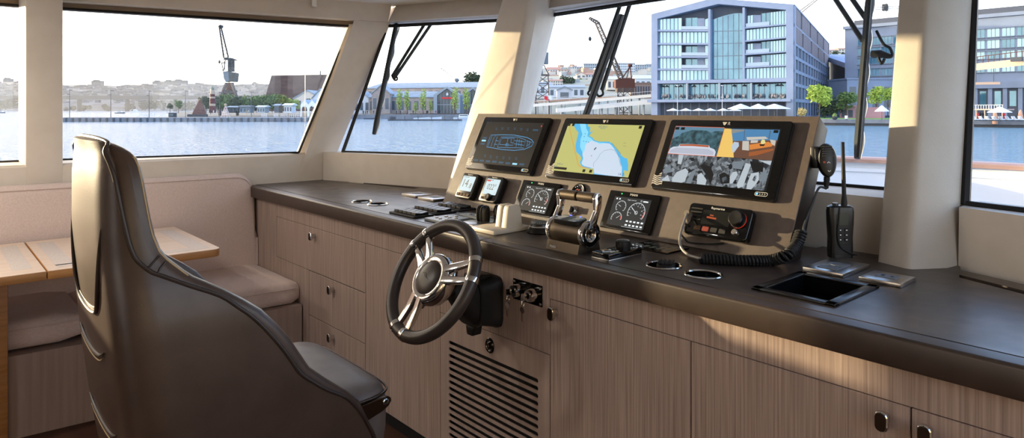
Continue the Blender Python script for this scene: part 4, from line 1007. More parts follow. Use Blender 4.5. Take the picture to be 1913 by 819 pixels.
t = thing('helm_chair', 'dark taupe leather helm chair with high headrest and bucket sides', 'chair', (X0, .6, 0))
zs = [.36, .40, .46, .52, .57, .61, .65, .69, .73, .77, .81, .85, .89, .92, .95, .97, .985, 1.0, 1.015, 1.03, 1.05, 1.08, 1.12, 1.16, 1.2, 1.225, 1.245, 1.258, 1.268, 1.276, 1.282]
def ring(z):
    h, r, f = hw(z), yr(z), yf(z)
    pts = []
    rc = min(.085, h*.45)
    d = f-r
    ti = min(.05, .05); tb = .095
    # outer: starboard front -> rear -> port front ; then inner back
    ro = [(h-.010, f), (h-.002, f-.008), (h, f-.022 if d > .06 else f-.3*d)]
    y_c = r+min(rc, d*.75)
    for k in range(1, 8): ro.append((h, lerp(f-.022 if d > .06 else f-.3*d, y_c, k/8)))
    for k in range(0, 9):
        a = k/8*PI/2; ro.append((h-rc+rc*math.cos(a), y_c-(y_c-r)*math.sin(a)))
    for k in range(1, 7): ro.append((lerp(h-rc, 0, k/6), r-.004*math.sin(PI/2*k/6)))
    outer = ro+[(-x, y) for x, y in ro[-2::-1]]
    # inner
    yb = min(r+tb, f-.002); hi = h-ti
    ii = [(-h+.022, f+.004), (-hi-.008, f+.002), (-hi, f-.010 if f-yb > .03 else f-.001)]
    for k in range(1, 7): ii.append((-hi, lerp(ii[2][1], yb+min(.05, max(0, f-yb)*.5), k/6)))
    for k in range(1, 6):
        a = k/5*PI/2; q = min(.05, max(0, f-yb)*.5); ii.append((-hi+.05*(1-math.cos(a)), yb+q*(1-math.sin(a))))
    for k in range(1, 5): ii.append((lerp(-hi+.05, 0, k/4), yb))
    inner = ii+[(-x, y) for x, y in ii[-2::-1]]
    return [(X0+x, y, z) for x, y in outer+inner]
rings = [ring(z) for z in zs]
c = Vector((X0, .305, 1.2885)); last = rings[-1]
for s, dz in ((.8, .0035), (.45, .0055)): rings.append([(lerp(c.x, p[0], s), lerp(c.y, p[1], s), 1.282+dz) for p in last])
sh = MB().loft(rings).obj('shell', m_leather, t, 60)
for s in (1, -1):
    P = [(X0+s*(hw(z)+.0005)-(s*.0), yp(z), z) for z in [lerp(.40, 1.0, k/20) for k in range(21)]]
    for z in [lerp(1.01, 1.262, k/10) for k in range(11)]:
        q = (z-1.01)/.252; P.append((X0+s*(hw(z)-.000-.006*q), min(yp(z), yf(z)-.02)-.006*q, z))
    P += [(X0+s*.172, yr(1.28)+.020, 1.279), (X0+s*.10, yr(1.28)+.014, 1.287), (X0+s*.0, yr(1.28)+.012, 1.2885)]
    MB().tube(smooth_path(P, 3), .0046, 8).obj('piping', m_piping, sh)
    P2 = [(X0+s*(hw(z)-.006), yf(z)-.004, z) for z in [lerp(.99, 1.25, k/14) for k in range(15)]]
    MB().tube(P2, .0022, 6).obj('edge_stitching', m_thread, sh)
# seam across the bend of the bolster
for dz in (0, .014):
    P = [(X0+hw(z)+.0015, y, z) for y, z in ((yp(1.005+dz)+.004, 1.005+dz), ((yp(1.012+dz)+yf(1.03+dz))/2, 1.014+dz), (yf(1.03+dz)-.006, 1.026+dz))]
    MB().tube(P, .0022, 6).obj('cross_seam', m_piping, sh)
def rear(x, z):
    h, r, f = hw(z), yr(z), yf(z); rc = min(.085, h*.45); yc = r+min(rc, (f-r)*.75); q = (abs(x)-(h-rc))/rc
    y = r-.003 if q <= 0 else yc-(yc-r)*math.sqrt(max(0, 1-q*q))
    return (X0+x*1.003, y-.0015, z)
# rear pocket: raised panel outlined by a deep V seam
ins = [(-.175, 1.10), (-.162, 1.04), (-.135, .955), (-.105, .915), (-.07, .902), (-.0, .897), (.07, .902), (.105, .915), (.135, .955), (.162, 1.04), (.175, 1.10)]
P = smooth_path([rear(x, z) for x, z in ins], 4)
b = MB(); b.tube(P, [.0045*min(1, min(i, len(P)-1-i)/8+.15) for i in range(len(P))], 8); b.obj('rear_seam', m_piping, sh)
MB().tube([Vector(p)+Vector((0, -.001, .012)) for p in P[14:-14]], .0014, 6).obj('rear_stitching', m_thread, sh)
for z, n in ((.80, .14), (.62, .15)):
    P = smooth_path([rear(-n, z+.03), rear(-n*.6, z+.008), rear(0, z), rear(n*.6, z+.008), rear(n, z+.03)], 6)
    MB().tube(P, [.0045*min(1, min(i, len(P)-1-i)/6+.15) for i in range(len(P))], 8).obj('rear_seam', m_piping, sh)
    MB().tube([Vector(p)+Vector((0, -.001, -.010)) for p in P[3:-3]], .0014, 6).obj('rear_stitching', m_thread, sh)
# side crease low on the shell
P = smooth_path([(X0+hw(z)+.0012, y, z) for y, z in ((.40, .66), (.45, .60), (.51, .53), (.58, .45), (.66, .40))], 5)
MB().tube(P, .004, 8).obj('side_seam', m_piping, sh)
# seat cushion
def superell(hx, y0, y1, z, n=32, pw=.28):
    out = []
    for k in range(n):
        a = 2*PI*k/n; cx, sy = math.cos(a), math.sin(a)
        out.append((X0-.008+hx*math.copysign(abs(cx)**pw, cx), lerp(y0, y1, .5)+(y1-y0)/2*math.copysign(abs(sy)**pw, sy), z))
    return out
secs = [(.215, .45, .900, .405), (.236, .42, .935, .415), (.247, .40, .948, .44), (.252, .39, .956, .50), (.254, .39, .957, .56), (.253, .39, .954, .592), (.249, .395, .946, .610), (.238, .41, .930, .621), (.20, .45, .88, .627), (.10, .55, .75, .630)]
st = MB().loft([superell(*q) for q in secs]).obj('seat_cushion', m_leather2, t, 60)
pp = superell(.2535, .39, .958, .600, 64)
MB().tube(pp, .0035, 6, closed=True).obj('piping', m_bronze, st)
# hinge strap with bolt on the starboard side
hx = X0-.008+.256
def side(u, v): p = atx(u, v, hx); return (p.y, p.z)
pl = [side(*q) for q in ((655, 765), (667, 760), (712, 742.5), (722, 739.5), (728, 742), (729, 748), (724, 757), (714, 767), (683, 787), (672, 794))]
hs = MB().prism(pl, hx-.004, hx+.006, 'x', 0, .0015, 1).obj('hinge_strap', m_bronze, t)
p = atx(719.4, 750.6, hx+.006)
MB(frame((hx+.006, p.y, p.z), (0, 1, 0), (0, 0, 1))).lathe([(.0085, 0), (.0085, .003), (.006, .0045), (.005, .002), (0, .002)], 20, [0, 0, 0, 1]).obj('bolt', [m_chrome, m_black], hs)
MB().lathe([(.20, 0), (.20, .012), (.06, .03), (.055, .04), (.055, .37), (.12, .38), (.12, .40)], 32, M=Matrix.Translation((X0, .62, 0))).obj('pedestal', m_steel, t)
# ================================================================ steering wheel
TL = math.radians(30.8)
WC = Vector((-1.80, 1.235, .805))
MW = frame(WC, (1, 0, 0), (0, math.sin(TL), math.cos(TL)))   # z towards the driver
t = thing('steering_wheel', 'dark leather steering wheel with three twin polished spokes', 'steering wheel', WC, M=MW)
R0, r0 = .187, .0205
def ringpt(a, R=R0, z=0): return (R*math.cos(a), R*math.sin(a), z)
MB(MW).tube([ringpt(2*PI*k/72) for k in range(72)], r0, 18, closed=True).obj('rim', m_rim, t)
angs = (142, 20, -103)
for A0 in angs:
    for da in (-9.5, 9.5):
        a = math.radians(A0+da)
        MB(MW).tube([ringpt(a+k) for k in (-.045, -.04, 0, .04, .045)], [r0+.0002, r0+.0016, r0+.0022, r0+.0016, r0+.0002], 18).obj('rim_clamp', m_chrome, t)
    Ma = MW @ Matrix.Rotation(math.radians(A0), 4, 'Z')
    for s in (1, -1):
        rings = []
        for q in range(9):
            f = q/8; rr = lerp(.066, .176, f); off = s*lerp(.017, .0295, f); z = lerp(.012, .0, f)+.010*math.sin(PI*f)*-.4
            wv = lerp(.0145, .0105, f); th = lerp(.011, .008, f)
            rings.append([(rr, off+wv*math.copysign(abs(math.cos(w))**.5, math.cos(w)), z+th*math.copysign(abs(math.sin(w))**.7, math.sin(w))) for w in [2*PI*k/12 for k in range(12)]])
        b = MB(Ma); b.loft(rings)
        b.obj('spoke', m_chrome, t)
    b = MB(Ma); b.prism([(.055, -.036), (.088, -.029), (.104, -.012), (.104, .012), (.088, .029), (.055, .036)], -.012, .006, 'z', 0, .004, 2)
    b.obj('spoke_root', m_chrome, t)
hb = MB(MW).lathe([(.034, -.080), (.052, -.064), (.078, -.036), (.086, -.012), (.084, .006), (.079, .016), (.073, .0205), (.066, .0215), (.0565, .018), (.0555, .016)], 48).obj('hub', m_chrome, t)
cap = MB(MW).lathe([(.0555, .010), (.0555, .0175), (.047, .0235), (.026, .0280), (.0, .0295)], 40).obj('hub_cap', m_rim, t)
b = MB(MW); b.tube(smooth_path([(-.024, .008, .0275), (-.008, .009, .0292), (.002, .001, .0296), (.010, -.006, .0292), (.024, -.008, .0272)], 5), .0012, 6); b.tube(smooth_path([(-.024, .008, .0275), (-.010, .004, .0292), (.0, -.004, .0296), (.010, -.006, .0292)], 5), .0009, 6)
b.obj('swallow_emblem', m_black, cap)
# column housing
t = thing('steering_column', 'black steering column housing between the wheel and the cabinet', 'steering column', (-1.83, 1.43, .69))
def hs_ring(y, cx, cz, hx_, hz_, n=32, pw=.45): return [(cx+hx_*math.copysign(abs(math.cos(a))**pw, math.cos(a)), y, cz+hz_*math.copysign(abs(math.sin(a))**pw, math.sin(a))) for a in [2*PI*k/n for k in range(n)]]
b = MB(); b.loft([hs_ring(1.4895, -1.825, .692, .076, .088, pw=.3), hs_ring(1.475, -1.825, .692, .076, .088, pw=.3), hs_ring(1.468, -1.825, .692, .072, .084, pw=.3), hs_ring(1.44, -1.825, .692, .066, .078, pw=.35), hs_ring(1.405, -1.823, .695, .062, .074, pw=.45)])
b.obj('mount', m_blackm, t)
b = MB(); b.loft([hs_ring(1.406, -1.823, .695, .067, .080, pw=.5), hs_ring(1.398, -1.823, .697, .067, .080, pw=.5)]); b.obj('collar_ring', m_casei, t)
b = MB(); b.loft([hs_ring(1.398, -1.822, .698, .062, .075, pw=.6), hs_ring(1.37, -1.818, .710, .058, .066, pw=.8), hs_ring(1.335, -1.81, .735, .046, .05, pw=1), hs_ring(1.305, -1.803, .757, .032, .034, pw=1)])
b.obj('tilt_boot', m_blackm, t)
MB().box(-1.865, -1.785, 1.408, 1.470, .768, .786, bev=.004).obj('top_cover', m_black, t)
b = MB(); b.prism([(-1.85, .612), (-1.805, .612), (-1.812, .580), (-1.843, .580)], 1.405, 1.445, 'y', 0, .004, 2); b.obj('tilt_lever', m_black, t)
# ================================================================ wipers outside the windscreen
def plane_of(q, off):
    q = [Vector(p) for p in q]; n = (q[1]-q[0]).cross(q[2]-q[0]).normalized()
    if n.y < 0: n = -n
    p = q[0]+n*off
    return lambda u, v: aton(u, v, p, n)
pl1 = [(-3.916, 2.006, GB), (-3.0, 2.447, GB), (-3.921, 2.331, 1.9)]
pl2 = [(-2.86, 2.46, GB), (-.72, 2.44, GB), (-2.86, 2.785, 1.9)]
def wiper(label, q, blade, arms, hooks, bw=.016, loc=None):
    A = plane_of(q, .045); B = plane_of(q, .085); G = plane_of(q, .022)
    t = thing('windscreen_wiper', label, 'wiper', A(*blade[1]))
    (u0, v0), (u1, v1) = blade
    n = 10; pts = [(lerp(u0, u1, k/n), lerp(v0, v1, k/n)) for k in range(n+1)]
    MB().tube([A(*p) for p in pts], [bw*.8]+[bw]*(n-1)+[bw*.7], 8).obj('blade_carrier', m_blackm, t)
    MB().tube([G(*p) for p in pts], bw*.55, 6).obj('blade_rubber', m_rubber, t)
    b = MB(); off = [(0, 6)]+[(k, (9 if k % 2 else 4)) for k in range(1, n)]+[(n, 4)]
    b.tube(smooth_path([B(pts[k][0]+o*(1 if u0 > 1500 else .7), pts[k][1]) for k, o in off], 4), bw*.33, 6); b.obj('blade_spring', m_steel, t)
    for a in arms: MB().tube([B(*p) for p in a], [bw*.62]*len(a), 8).obj('arm', m_blackm, t)
    for h in hooks: MB().tube(smooth_path([B(*p) for p in h], 5), bw*.34, 8).obj('arm_end', m_rubber, t)
    return t
wiper('black twin-arm wiper hanging over the narrow port windscreen pane', pl1, ((742, 36), (698, 251)), [[(797, 38), (732, 143)], [(811, 36), (735, 148)]], [[(732, 143), (737, 150), (742, 147), (735, 135)]], .017)
wiper('black twin-arm wiper folded in front of the red derrick crane', pl2, ((1161, 28), (1078, 260)), [[(1160, 4), (1102, 168)], [(1178, 2), (1124, 168)]], [[(1102, 168), (1098, 175), (1106, 178), (1113, 160)], [(1124, 166), (1126, 176), (1118, 180), (1113, 172)]], .018)
w3 = wiper('black wiper with bracket hanging beside the right pillar', pl2, ((1625, -20), (1601, 296)), [[(1552, -14), (1611, 76)], [(1583, -14), (1617, 35)]], [[(1637, 58), (1650, 82), (1662, 90), (1666, 104), (1655, 107), (1632, 101)], [(1640, 106), (1646, 119), (1652, 110)]], .016)
B = plane_of(pl2, .085)
MB().tube([B(1628, 101), B(1644, 101), B(1662, 105)], [.014, .016, .008], 10).obj('pivot_head', m_blackm, w3)
# ================================================================ foredeck and bulwark of the yacht itself
m_deckw = mat('bulwark_white', 'd4d9de', .35)
t = thing('foredeck_bulwark', 'white foredeck bulwark with teak capping outside the windscreen', 'bulwark', (-1.7, 4.5, -.2))
cv = smooth_path([(-4.9, 1.6, 0), (-4.25, 2.95, 0), (-3.55, 4.0, 0), (-2.85, 4.7, 0), (-2.15, 5.06, 0), (-1.55, 5.2, 0), (-1.0, 5.2, 0), (-.35, 4.95, 0), (.3, 4.3, 0), (.85, 3.2, 0), (1.2, 1.8, 0)], 6)
def wallring(p, nx, prof): return [(p.x+nx.x*o, p.y+nx.y*o, z) for o, z in prof]
def sweep(prof):
    rings = []
    for i, p in enumerate(cv):
        a = cv[max(i-1, 0)]; c = cv[min(i+1, len(cv)-1)]; tg = (c-a).normalized(); nn = Vector((-tg.y, tg.x, 0))
        rings.append(wallring(p, nn, prof))
    return MB().loft(rings)
sweep([(0, -.3), (.14, -.3), (.14, .965), (0, .965)]).obj('bulwark_wall', m_deckw, t)
sweep([(-.035, .965), (.17, .965), (.17, .992), (.15, 1.0), (-.02, 1.0), (-.035, .99)]).obj('cap_rail', m_teak, t)
sweep([(-.012, .90), (0, .90), (0, .925), (-.012, .925)]).obj('rub_strip', m_white, t)
b = MB(); b.prism([(-4.9, 1.7)]+[(p.x, p.y) for p in cv[1:-1]]+[(1.2, 1.9)], -.30, -.26)
b.obj('foredeck', m_deckw, t)
# ================================================================ exterior: water, land, hills
ZW = -3.15; ZG = -1.5
def E(u, d, z): p = atd(u, YH, d); return Vector((p.x, p.y, z))
def EV(u, v, d): return atd(u, v, d)
def px(n, d): return n*d/F
m_water = mat('harbour_water', '6d93ad', .08, ior=1.22)
nt = m_water.node_tree; N = nt.nodes; L = nt.links
tc = N.new('ShaderNodeTexCoord'); hgt = None
for sc, st in ((.3, .5), (1.1, .45), (4, .12)):
    mp = N.new('ShaderNodeMapping'); mp.inputs['Scale'].default_value = (sc*.7, sc*1.3, sc); mp.inputs['Rotation'].default_value = (0, 0, .5); L.new(tc.outputs['Object'], mp.inputs[0])
    n1 = N.new('ShaderNodeTexNoise'); n1.inputs['Detail'].default_value = 3; n1.inputs['Scale'].default_value = 1; L.new(mp.outputs[0], n1.inputs['Vector'])
    q = N.new('ShaderNodeMath'); q.operation = 'MULTIPLY'; q.inputs[1].default_value = st; L.new(n1.outputs[0], q.inputs[0])
    if hgt is None: hgt = q.outputs[0]
    else:
        a = N.new('ShaderNodeMath'); a.operation = 'ADD'; L.new(hgt, a.inputs[0]); L.new(q.outputs[0], a.inputs[1]); hgt = a.outputs[0]
bp = N.new('ShaderNodeBump'); bp.inputs['Strength'].default_value = WAVE; bp.inputs['Distance'].default_value = 1.0
L.new(hgt, bp.inputs['Height']); L.new(bp.outputs[0], N['Principled BSDF'].inputs['Normal'])
struct(MB().poly([(-6000, -4000, ZW), (6000, -4000, ZW), (6000, 9000, ZW), (-6000, 9000, ZW)]).obj('water', m_water, None, 0), 'rippled pale blue harbour water')
m_quay = noisy(mat('quay_concrete', '787e85', .8), '676d74', (.5, .5, .5), 4)
m_quayd = mat('quay_dark', '4b4f54', .8)
m_ground = noisy(mat('paving', '4d5356', .85), '444a4d', (.1, .1, .1), 4)
m_grass = noisy(mat('lawn', '6f9a45', .9), '5d8638', (.3, .3, .3), 4)
def slab(pts, z0, z1, name, m, label): return struct(MB().prism([(p.x, p.y) for p in pts], z0, z1).obj(name, m, None, 0), label)
slab([E(330, 258, 0), E(612, 258, 0), E(640, 330, 0), E(640, 700, 0), E(330, 700, 0)], ZW-1, ZG, 'ground_park', m_ground, 'paved park ground behind the long pier')
slab([E(615, 309, 0), E(955, 309, 0), E(1000, 255, 0), E(1560, 185, 0), E(1913, 163, 0), E(2500, 140, 0), E(2600, 500, 0), E(1500, 900, 0), E(615, 900, 0)], ZW-1, ZG, 'ground_waterfront', m_ground, 'paved waterfront behind the quay edge')
# long pier with fender posts
pr = thing('pier', 'long low grey pier with dark fender posts across the left water', 'pier', E(350, 238, ZW))
P0, P1 = E(78, 237, 0), E(612, 240, 0); ax_ = (P1-P0).normalized(); nr = Vector((-ax_.y, ax_.x, 0))
if nr.dot(P0) > 0: nr = -nr       # towards the camera
MP = Matrix(((ax_.x, nr.x, 0, P0.x), (ax_.y, nr.y, 0, P0.y), (0, 0, 1, 0), (0, 0, 0, 1))); LP = (P1-P0).length
MB(MP).box(0, LP, -20, 0, ZW-.5, -1.62).obj('deck', m_quay, pr)
for k in range(42):
    x = 1+k*LP/42.5; MB(MP).box(x, x+.55, -.1, .3, ZW-.3, -1.75).obj('fender_post', m_quayd, pr)
qy = struct(MB().prism([(p.x, p.y) for p in (E(612, 306, 0), E(955, 306, 0), E(955, 312, 0), E(612, 312, 0))], ZW-.5, -1.1).obj('quay_wall', m_quay, None, 0), 'pale quay wall before the old warehouses')
q2 = [E(1000, 254, 0), E(1560, 184, 0), E(1913, 162, 0), E(2500, 139, 0), E(2510, 143, 0), E(1915, 167, 0), E(1565, 189, 0), E(1005, 260, 0)]
b = MB(); b.prism([(p.x, p.y) for p in q2], ZW+.7, -1.42); b.prism([(p.x, p.y) for p in [a*1.003 for a in q2[:4]]+[a for a in q2[4:]]], ZW-.5, ZW+.7, m=1)
struct(b.obj('quay_edge', [m_quay, m_quayd], None, 0), 'grey quay edge in front of the hotel lawn')
slab([E(1480, 200, 0), E(1700, 178, 0), E(1700, 205, 0), E(1480, 230, 0)], ZG, ZG+.15, 'lawn', m_grass, 'green lawn strip on the waterfront')
# far hills with hazy town
m_hill = mat('far_hillside', '333d47', .95)  # blue-grey of the haze put into the hill colours, ramp included
nt = m_hill.node_tree; N = nt.nodes; L = nt.links
tc = N.new('ShaderNodeTexCoord'); v = N.new('ShaderNodeTexVoronoi'); v.inputs['Scale'].default_value = .035; L.new(tc.outputs['Object'], v.inputs['Vector'])
sp = N.new('ShaderNodeSeparateColor'); L.new(v.outputs['Color'], sp.inputs[0])
r = N.new('ShaderNodeValToRGB'); e = r.color_ramp.elements; e[0].position = .3; e[0].color = lin('2b3742'); e[1].position = .95; e[1].color = lin('4a5661'); q = e.new(.6); q.color = lin('35424d'); L.new(sp.outputs[0], r.inputs[0])
L.new(r.outputs[0], N['Principled BSDF'].inputs['Base Color'])
def hills(name, u0, u1, d0, d1, prof, m, label, nu=110, nd=9, base=0.0, jag=1.0):
    rings = []
    rr = random.Random(5)
    for i in range(nd):
        f = i/(nd-1); d = lerp(d0, d1, f); row = []
        for k in range(nu+1):
            u = lerp(u0, u1, k/nu); h = (YH-interp(prof, u))/F*d1
            z = ZW+base+(h+2-base)*(f**.8)+(rr.random()-.5)*jag*(1 if 0 < i < nd-1 else 1.2)*4*f
            row.append(E(u, d, z))
        rings.append(row)
    b = MB(); vs = [p for r_ in rings for p in r_]; n = nu+1
    b.add(vs, [(i*n+j, i*n+j+1, (i+1)*n+j+1, (i+1)*n+j) for i in range(nd-1) for j in range(nu)])
    return struct(b.obj(name, m, None, 60), label)
hills('hills', -500, 1300, 1500, 2600, [(-500, 150), (0, 152), (40, 151), (100, 157), (200, 159), (330, 154), (440, 157), (560, 155), (620, 156), (760, 168), (1000, 175), (1300, 170)], m_hill, 'hazy grey hills crowded with far houses along the horizon')
m_block = mat('far_block', '464e55', .9)
for i, (u0, u1, v) in enumerate(((5, 16, 147), (170, 187, 151), (284, 302, 152), (306, 322, 151), (322, 345, 150), (470, 478, 155), (520, 530, 156), (604, 640, 143))):
    b = MB(); p0, p1 = E(u0, 2580, 0), E(u1, 2580, 0); dd = (p1-p0); nn = Vector((-dd.y, dd.x, 0)).normalized()*25
    z1 = EY+(YH-v)/F*2580
    b.prism([(a.x, a.y) for a in (p0, p1, p1+nn, p0+nn)], z1-26, z1); b.prism([(a.x, a.y) for a in (p0.lerp(p1, .2), p0.lerp(p1, .5), p0.lerp(p1, .5)+nn, p0.lerp(p1, .2)+nn)], z1, z1+4)
    tag(b.obj('apartment_block', m_block, None, 0), 'far hazy apartment block standing up from the left hill ridge', 'building', 'far blocks on the hill ridge')
def town(prof, u0, u1, d0, d1, base, n, m, label, seed, hs=(5, 13)):
    rr = random.Random(seed); b = MB()
    for k in range(n):
        u = rr.uniform(u0, u1); f = rr.uniform(.12, .93); d = lerp(d0, d1, f); h = (YH-interp(prof, u))/F*d1
        z = ZW+base+(h+2-base)*(f**.8); w_ = rr.uniform(6, 22)*(d/2000+.15); hh = rr.uniform(*hs)
        b.box(-w_/2, w_/2, -4, 4, z-6, z+hh, M=Matrix.Translation(E(u, d, 0)) @ Matrix.Rotation(TH+rr.uniform(-.4, .4), 4, 'Z'), m=rr.randrange(3))
    tag(b.obj('hillside_town', m, None, 0), label, 'town', None, 'stuff')
FARP = [(-500, 150), (0, 152), (40, 151), (100, 157), (200, 159), (330, 154), (440, 157), (560, 155), (620, 156), (760, 168), (1000, 175), (1300, 170)]
town(FARP, -200, 640, 1500, 2600, 0, 800, [mat('far_wall_a', '465059', .9), mat('far_wall_b', '39434d', .9), mat('far_wall_c', '575e64', .9)], 'tiny far buildings covering the hazy hills on the left', 3, (2, 7))
# long road bridge
t = thing('bridge', 'long flat hazy road bridge below the far hills', 'bridge', E(360, 1350, ZW))
m_bridge = mat('bridge_grey', '2e363d', .9)
zb = EY+(YH-181)/F*1350
p0, p1 = E(-80, 1350, 0), E(640, 1350, 0); nn = Vector((-(p1-p0).y, (p1-p0).x, 0)).normalized()*18
MB().prism([(a.x, a.y) for a in (p0, p1, p1+nn, p0+nn)], zb-5, zb+2.5).obj('deck', m_bridge, t)
for k in range(8):
    a = p0.lerp(p1, .06+k*.125); c = a+(p1-p0).normalized()*3
    MB().prism([(q.x, q.y) for q in (a, c, c+nn*.6, a+nn*.6)], ZW, zb-5).obj('bridge_pier', m_bridge, t)
b = MB()
m_haze = bpy.data.materials.new('sunlit_haze'); m_haze.use_nodes = True; nt = m_haze.node_tree; nt.nodes.clear()
vs_ = nt.nodes.new('ShaderNodeVolumeScatter'); vo = nt.nodes.new('ShaderNodeOutputMaterial'); vs_.inputs['Density'].default_value = .00032; vs_.inputs['Anisotropy'].default_value = .35; vs_.inputs['Color'].default_value = (.92, .95, 1, 1)
nt.links.new(vs_.outputs[0], vo.inputs['Volume'])
tag(MB().prism([(p.x, p.y) for p in (E(-700, 880, 0), E(700, 880, 0), E(700, 1340, 0), E(-700, 1340, 0))], ZW+.2, 52).obj('haze', m_haze, None, 0), 'bright evening haze lying before the far hills on the left', 'haze', None, 'stuff')
# ---------------------------------------------------------------- trees
def leafmat(a, c): return noisy(mat('foliage', a, .8), c, (.6, .6, .6), 2, (.3, .7))
m_bark = mat('bark', '5b4a3e', .9)
LEAF = {'bright': leafmat('a6b94e', '86a03c'), 'mid': leafmat('5c743f', '4a6336'), 'dark': leafmat('38482f', '2d3c2b'), 'far': leafmat('475349', '3d4a40'), 'young': leafmat('9aae5c', '7f9a4a'), 'straw': leafmat('c9b878', 'ad9a5c')}
def crown(blobs, n, size, seed):
    rr = random.Random(seed); b = MB(); vs = []; fs = []
    tot = sum(r[3]**2 for r in blobs)
    for cx, cy, cz_, r, sz in blobs:
        for k in range(int(n*r*r/tot)):
            while True:
                p = Vector((rr.uniform(-1, 1), rr.uniform(-1, 1), rr.uniform(-1, 1)))
                if .35 < p.length < 1: break
            p = p.normalized()*(.55+.45*rr.random()); c = Vector((cx+p.x*r, cy+p.y*r, cz_+p.z*r*sz))
            a = Vector((rr.gauss(0, 1), rr.gauss(0, 1), rr.gauss(0, 1))).normalized(); q = a.orthogonal().normalized(); w_ = size*(.6+.8*rr.random()); h_ = w_*.55
            o = len(vs); vs += [c-a*w_, c+q*h_, c+a*w_, c-q*h_]; fs.append((o, o+1, o+2, o+3))
    b.add(vs, fs); return b
def tree(u, vt, vb, d, wp, kind, label, group=None, shape='round', seed=0, name='tree', n=520, bare=.28):
    zt = EV(u, vt, d).z; zb_ = EV(u, vb, d).z; H = zt-zb_; W = px(wp, d); base = E(u, d, zb_)
    t = thing(name, label, 'tree', base, group=group); rr = random.Random(seed*31+int(u))
    bl = []
    hb_ = H*bare
    if shape == 'tall':
        for k in range(7): f = k/6; bl.append((rr.uniform(-.06, .06)*W, rr.uniform(-.1, .1)*W, hb_+(H-hb_)*(.1+.8*f), W*.5*(.55+.45*math.sin(PI*(.15+.75*f))), 1.2))
    elif shape == 'bush':
        for k in range(7): bl.append((rr.uniform(-.4, .4)*W, rr.uniform(-.3, .3)*W, H*rr.uniform(.3, .65), H*.38, 1.0))
    else:
        for k in range(9):
            a = k*2.4; bl.append((math.cos(a)*W*.27, math.sin(a)*W*.27, hb_+(H-hb_)*(.25+.55*rr.random()), min(W, H-hb_)*.26, .95))
        bl.append((0, 0, hb_+(H-hb_)*.72, min(W, (H-hb_))*.30, 1))
    c = crown(bl, n, max(W, H*.4)*.075, seed+int(u)); c.M = Matrix(); c.v = [p+base for p in c.v]
    c.obj('crown', LEAF[kind], t, 0)
    if shape != 'bush':
        b = MB(); r = max(.12, H*.016); b.tube([base, base+Vector((W*.02, 0, H*.35)), base+Vector((0, 0, H*.75))], [r, r*.8, r*.3], 7)
        for k in range(4):
            a = k*1.7; b.tube([base+Vector((0, 0, hb_*.9+k*.04*H)), base+Vector((math.cos(a)*W*.25, math.sin(a)*W*.25, hb_+H*.3))], [r*.5, r*.15], 5)
        b.obj('trunk', m_bark, t)
    return t
for i, (u, vt, w_) in enumerate(((20, 180, 30), (44, 178, 22), (-8, 184, 24), (240, 190, 22), (270, 187, 26), (290, 184, 34), (311, 178, 12), (328, 187, 30), (352, 188, 28), (376, 189, 26), (402, 190, 28), (432, 188, 30), (462, 188, 30), (2, 188, 26), (200, 194, 24), (160, 196, 26), (130, 197, 24))):
    tree(u, vt, 207, 1380, w_, 'far', 'hazy grey-green tree clump on the far shore below the bridge', 'tree clumps on the far shore', 'bush', i, n=260)
for i, (u, vt, w_, k) in enumerate(((317, 192, 12, 'dark'), (333, 186, 15, 'mid'))):
    tree(u, vt, 211.6, 262, w_, k, ('shorter', 'taller')[i]+' slender tree on the open pier left of the red pyramid roof', None, 'round', i)
for i, (u, vt, w_, k) in enumerate(((384, 180, 30, 'dark'), (406, 179, 32, 'dark'), (424, 175, 30, 'mid'), (436, 184, 30, 'dark'), (470, 186, 34, 'dark'), (520, 186, 34, 'dark'), (498, 188, 34, 'dark'), (447, 179, 28, 'dark'), (462, 177, 30, 'mid'), (478, 179, 32, 'mid'), (494, 177, 32, 'mid'), (508, 174, 28, 'mid'), (527, 177, 32, 'mid'), (541, 182, 16, 'young'), (552, 183, 18, 'young'), (577, 182, 14, 'dark'))):
    tree(u, vt, 211, 290, w_, k, 'green tree in the row behind the pier, below the tall crane', 'park trees behind the pier', 'round', i, bare=.12)
for i, (u, vt, w_) in enumerate(((745, 167, 12), (760, 168, 11), (790, 167, 14), (776, 192, 10), (804, 186, 9), (849, 165, 17), (870, 165, 15))):
    tree(u, vt, 213, 318, w_, 'young', 'pale green young tree on the quay before the old warehouses', 'young quay trees before the warehouses', 'tall', i, n=380, bare=.2)
tree(884, 132, 200, 470, 38, 'dark', 'tall dark tree rising behind the long warehouse roof', None, 'round', 3, n=600)
tree(1530, 158, 219, 196, 44, 'bright', 'bright yellow-green tree on the lawn beside the hotel corner', None, 'round', 1, n=900, bare=.3)
tree(1581, 172, 219, 200, 36, 'mid', 'green tree before the pink kiosk', None, 'round', 2, n=700)
tree(1636, 158, 217, 202, 30, 'bright', 'yellow-green tree left of the white parasol by the pillar', None, 'round', 5, n=700)
tree(1658, 160, 217, 206, 26, 'bright', 'yellow-green tree half hidden by the right pillar', None, 'round', 6, n=600)
tree(1553, 181, 222, 206, 34, 'dark', 'dark clipped ivy bush between the two lawn trees', None, 'bush', 7, name='bush', n=700)
tree(1503, 201, 217, 190, 20, 'straw', 'straw-coloured clump of tall grass at the hotel corner', None, 'bush', 8, name='grass_clump', n=500)
for i, (u, vt, vb, w_, k) in enumerate(((1560, 95, 112, 14, 'dark'), (1575, 96, 114, 10, 'dark'), (1594, 96, 120, 16, 'dark'), (1604, 108, 122, 12, 'dark'))):
    tree(u, vt, vb, 520, w_, k, 'dark tree among the white houses on the hill behind the grey roof', 'hill trees behind the grey roof', 'round', i, bare=.1)
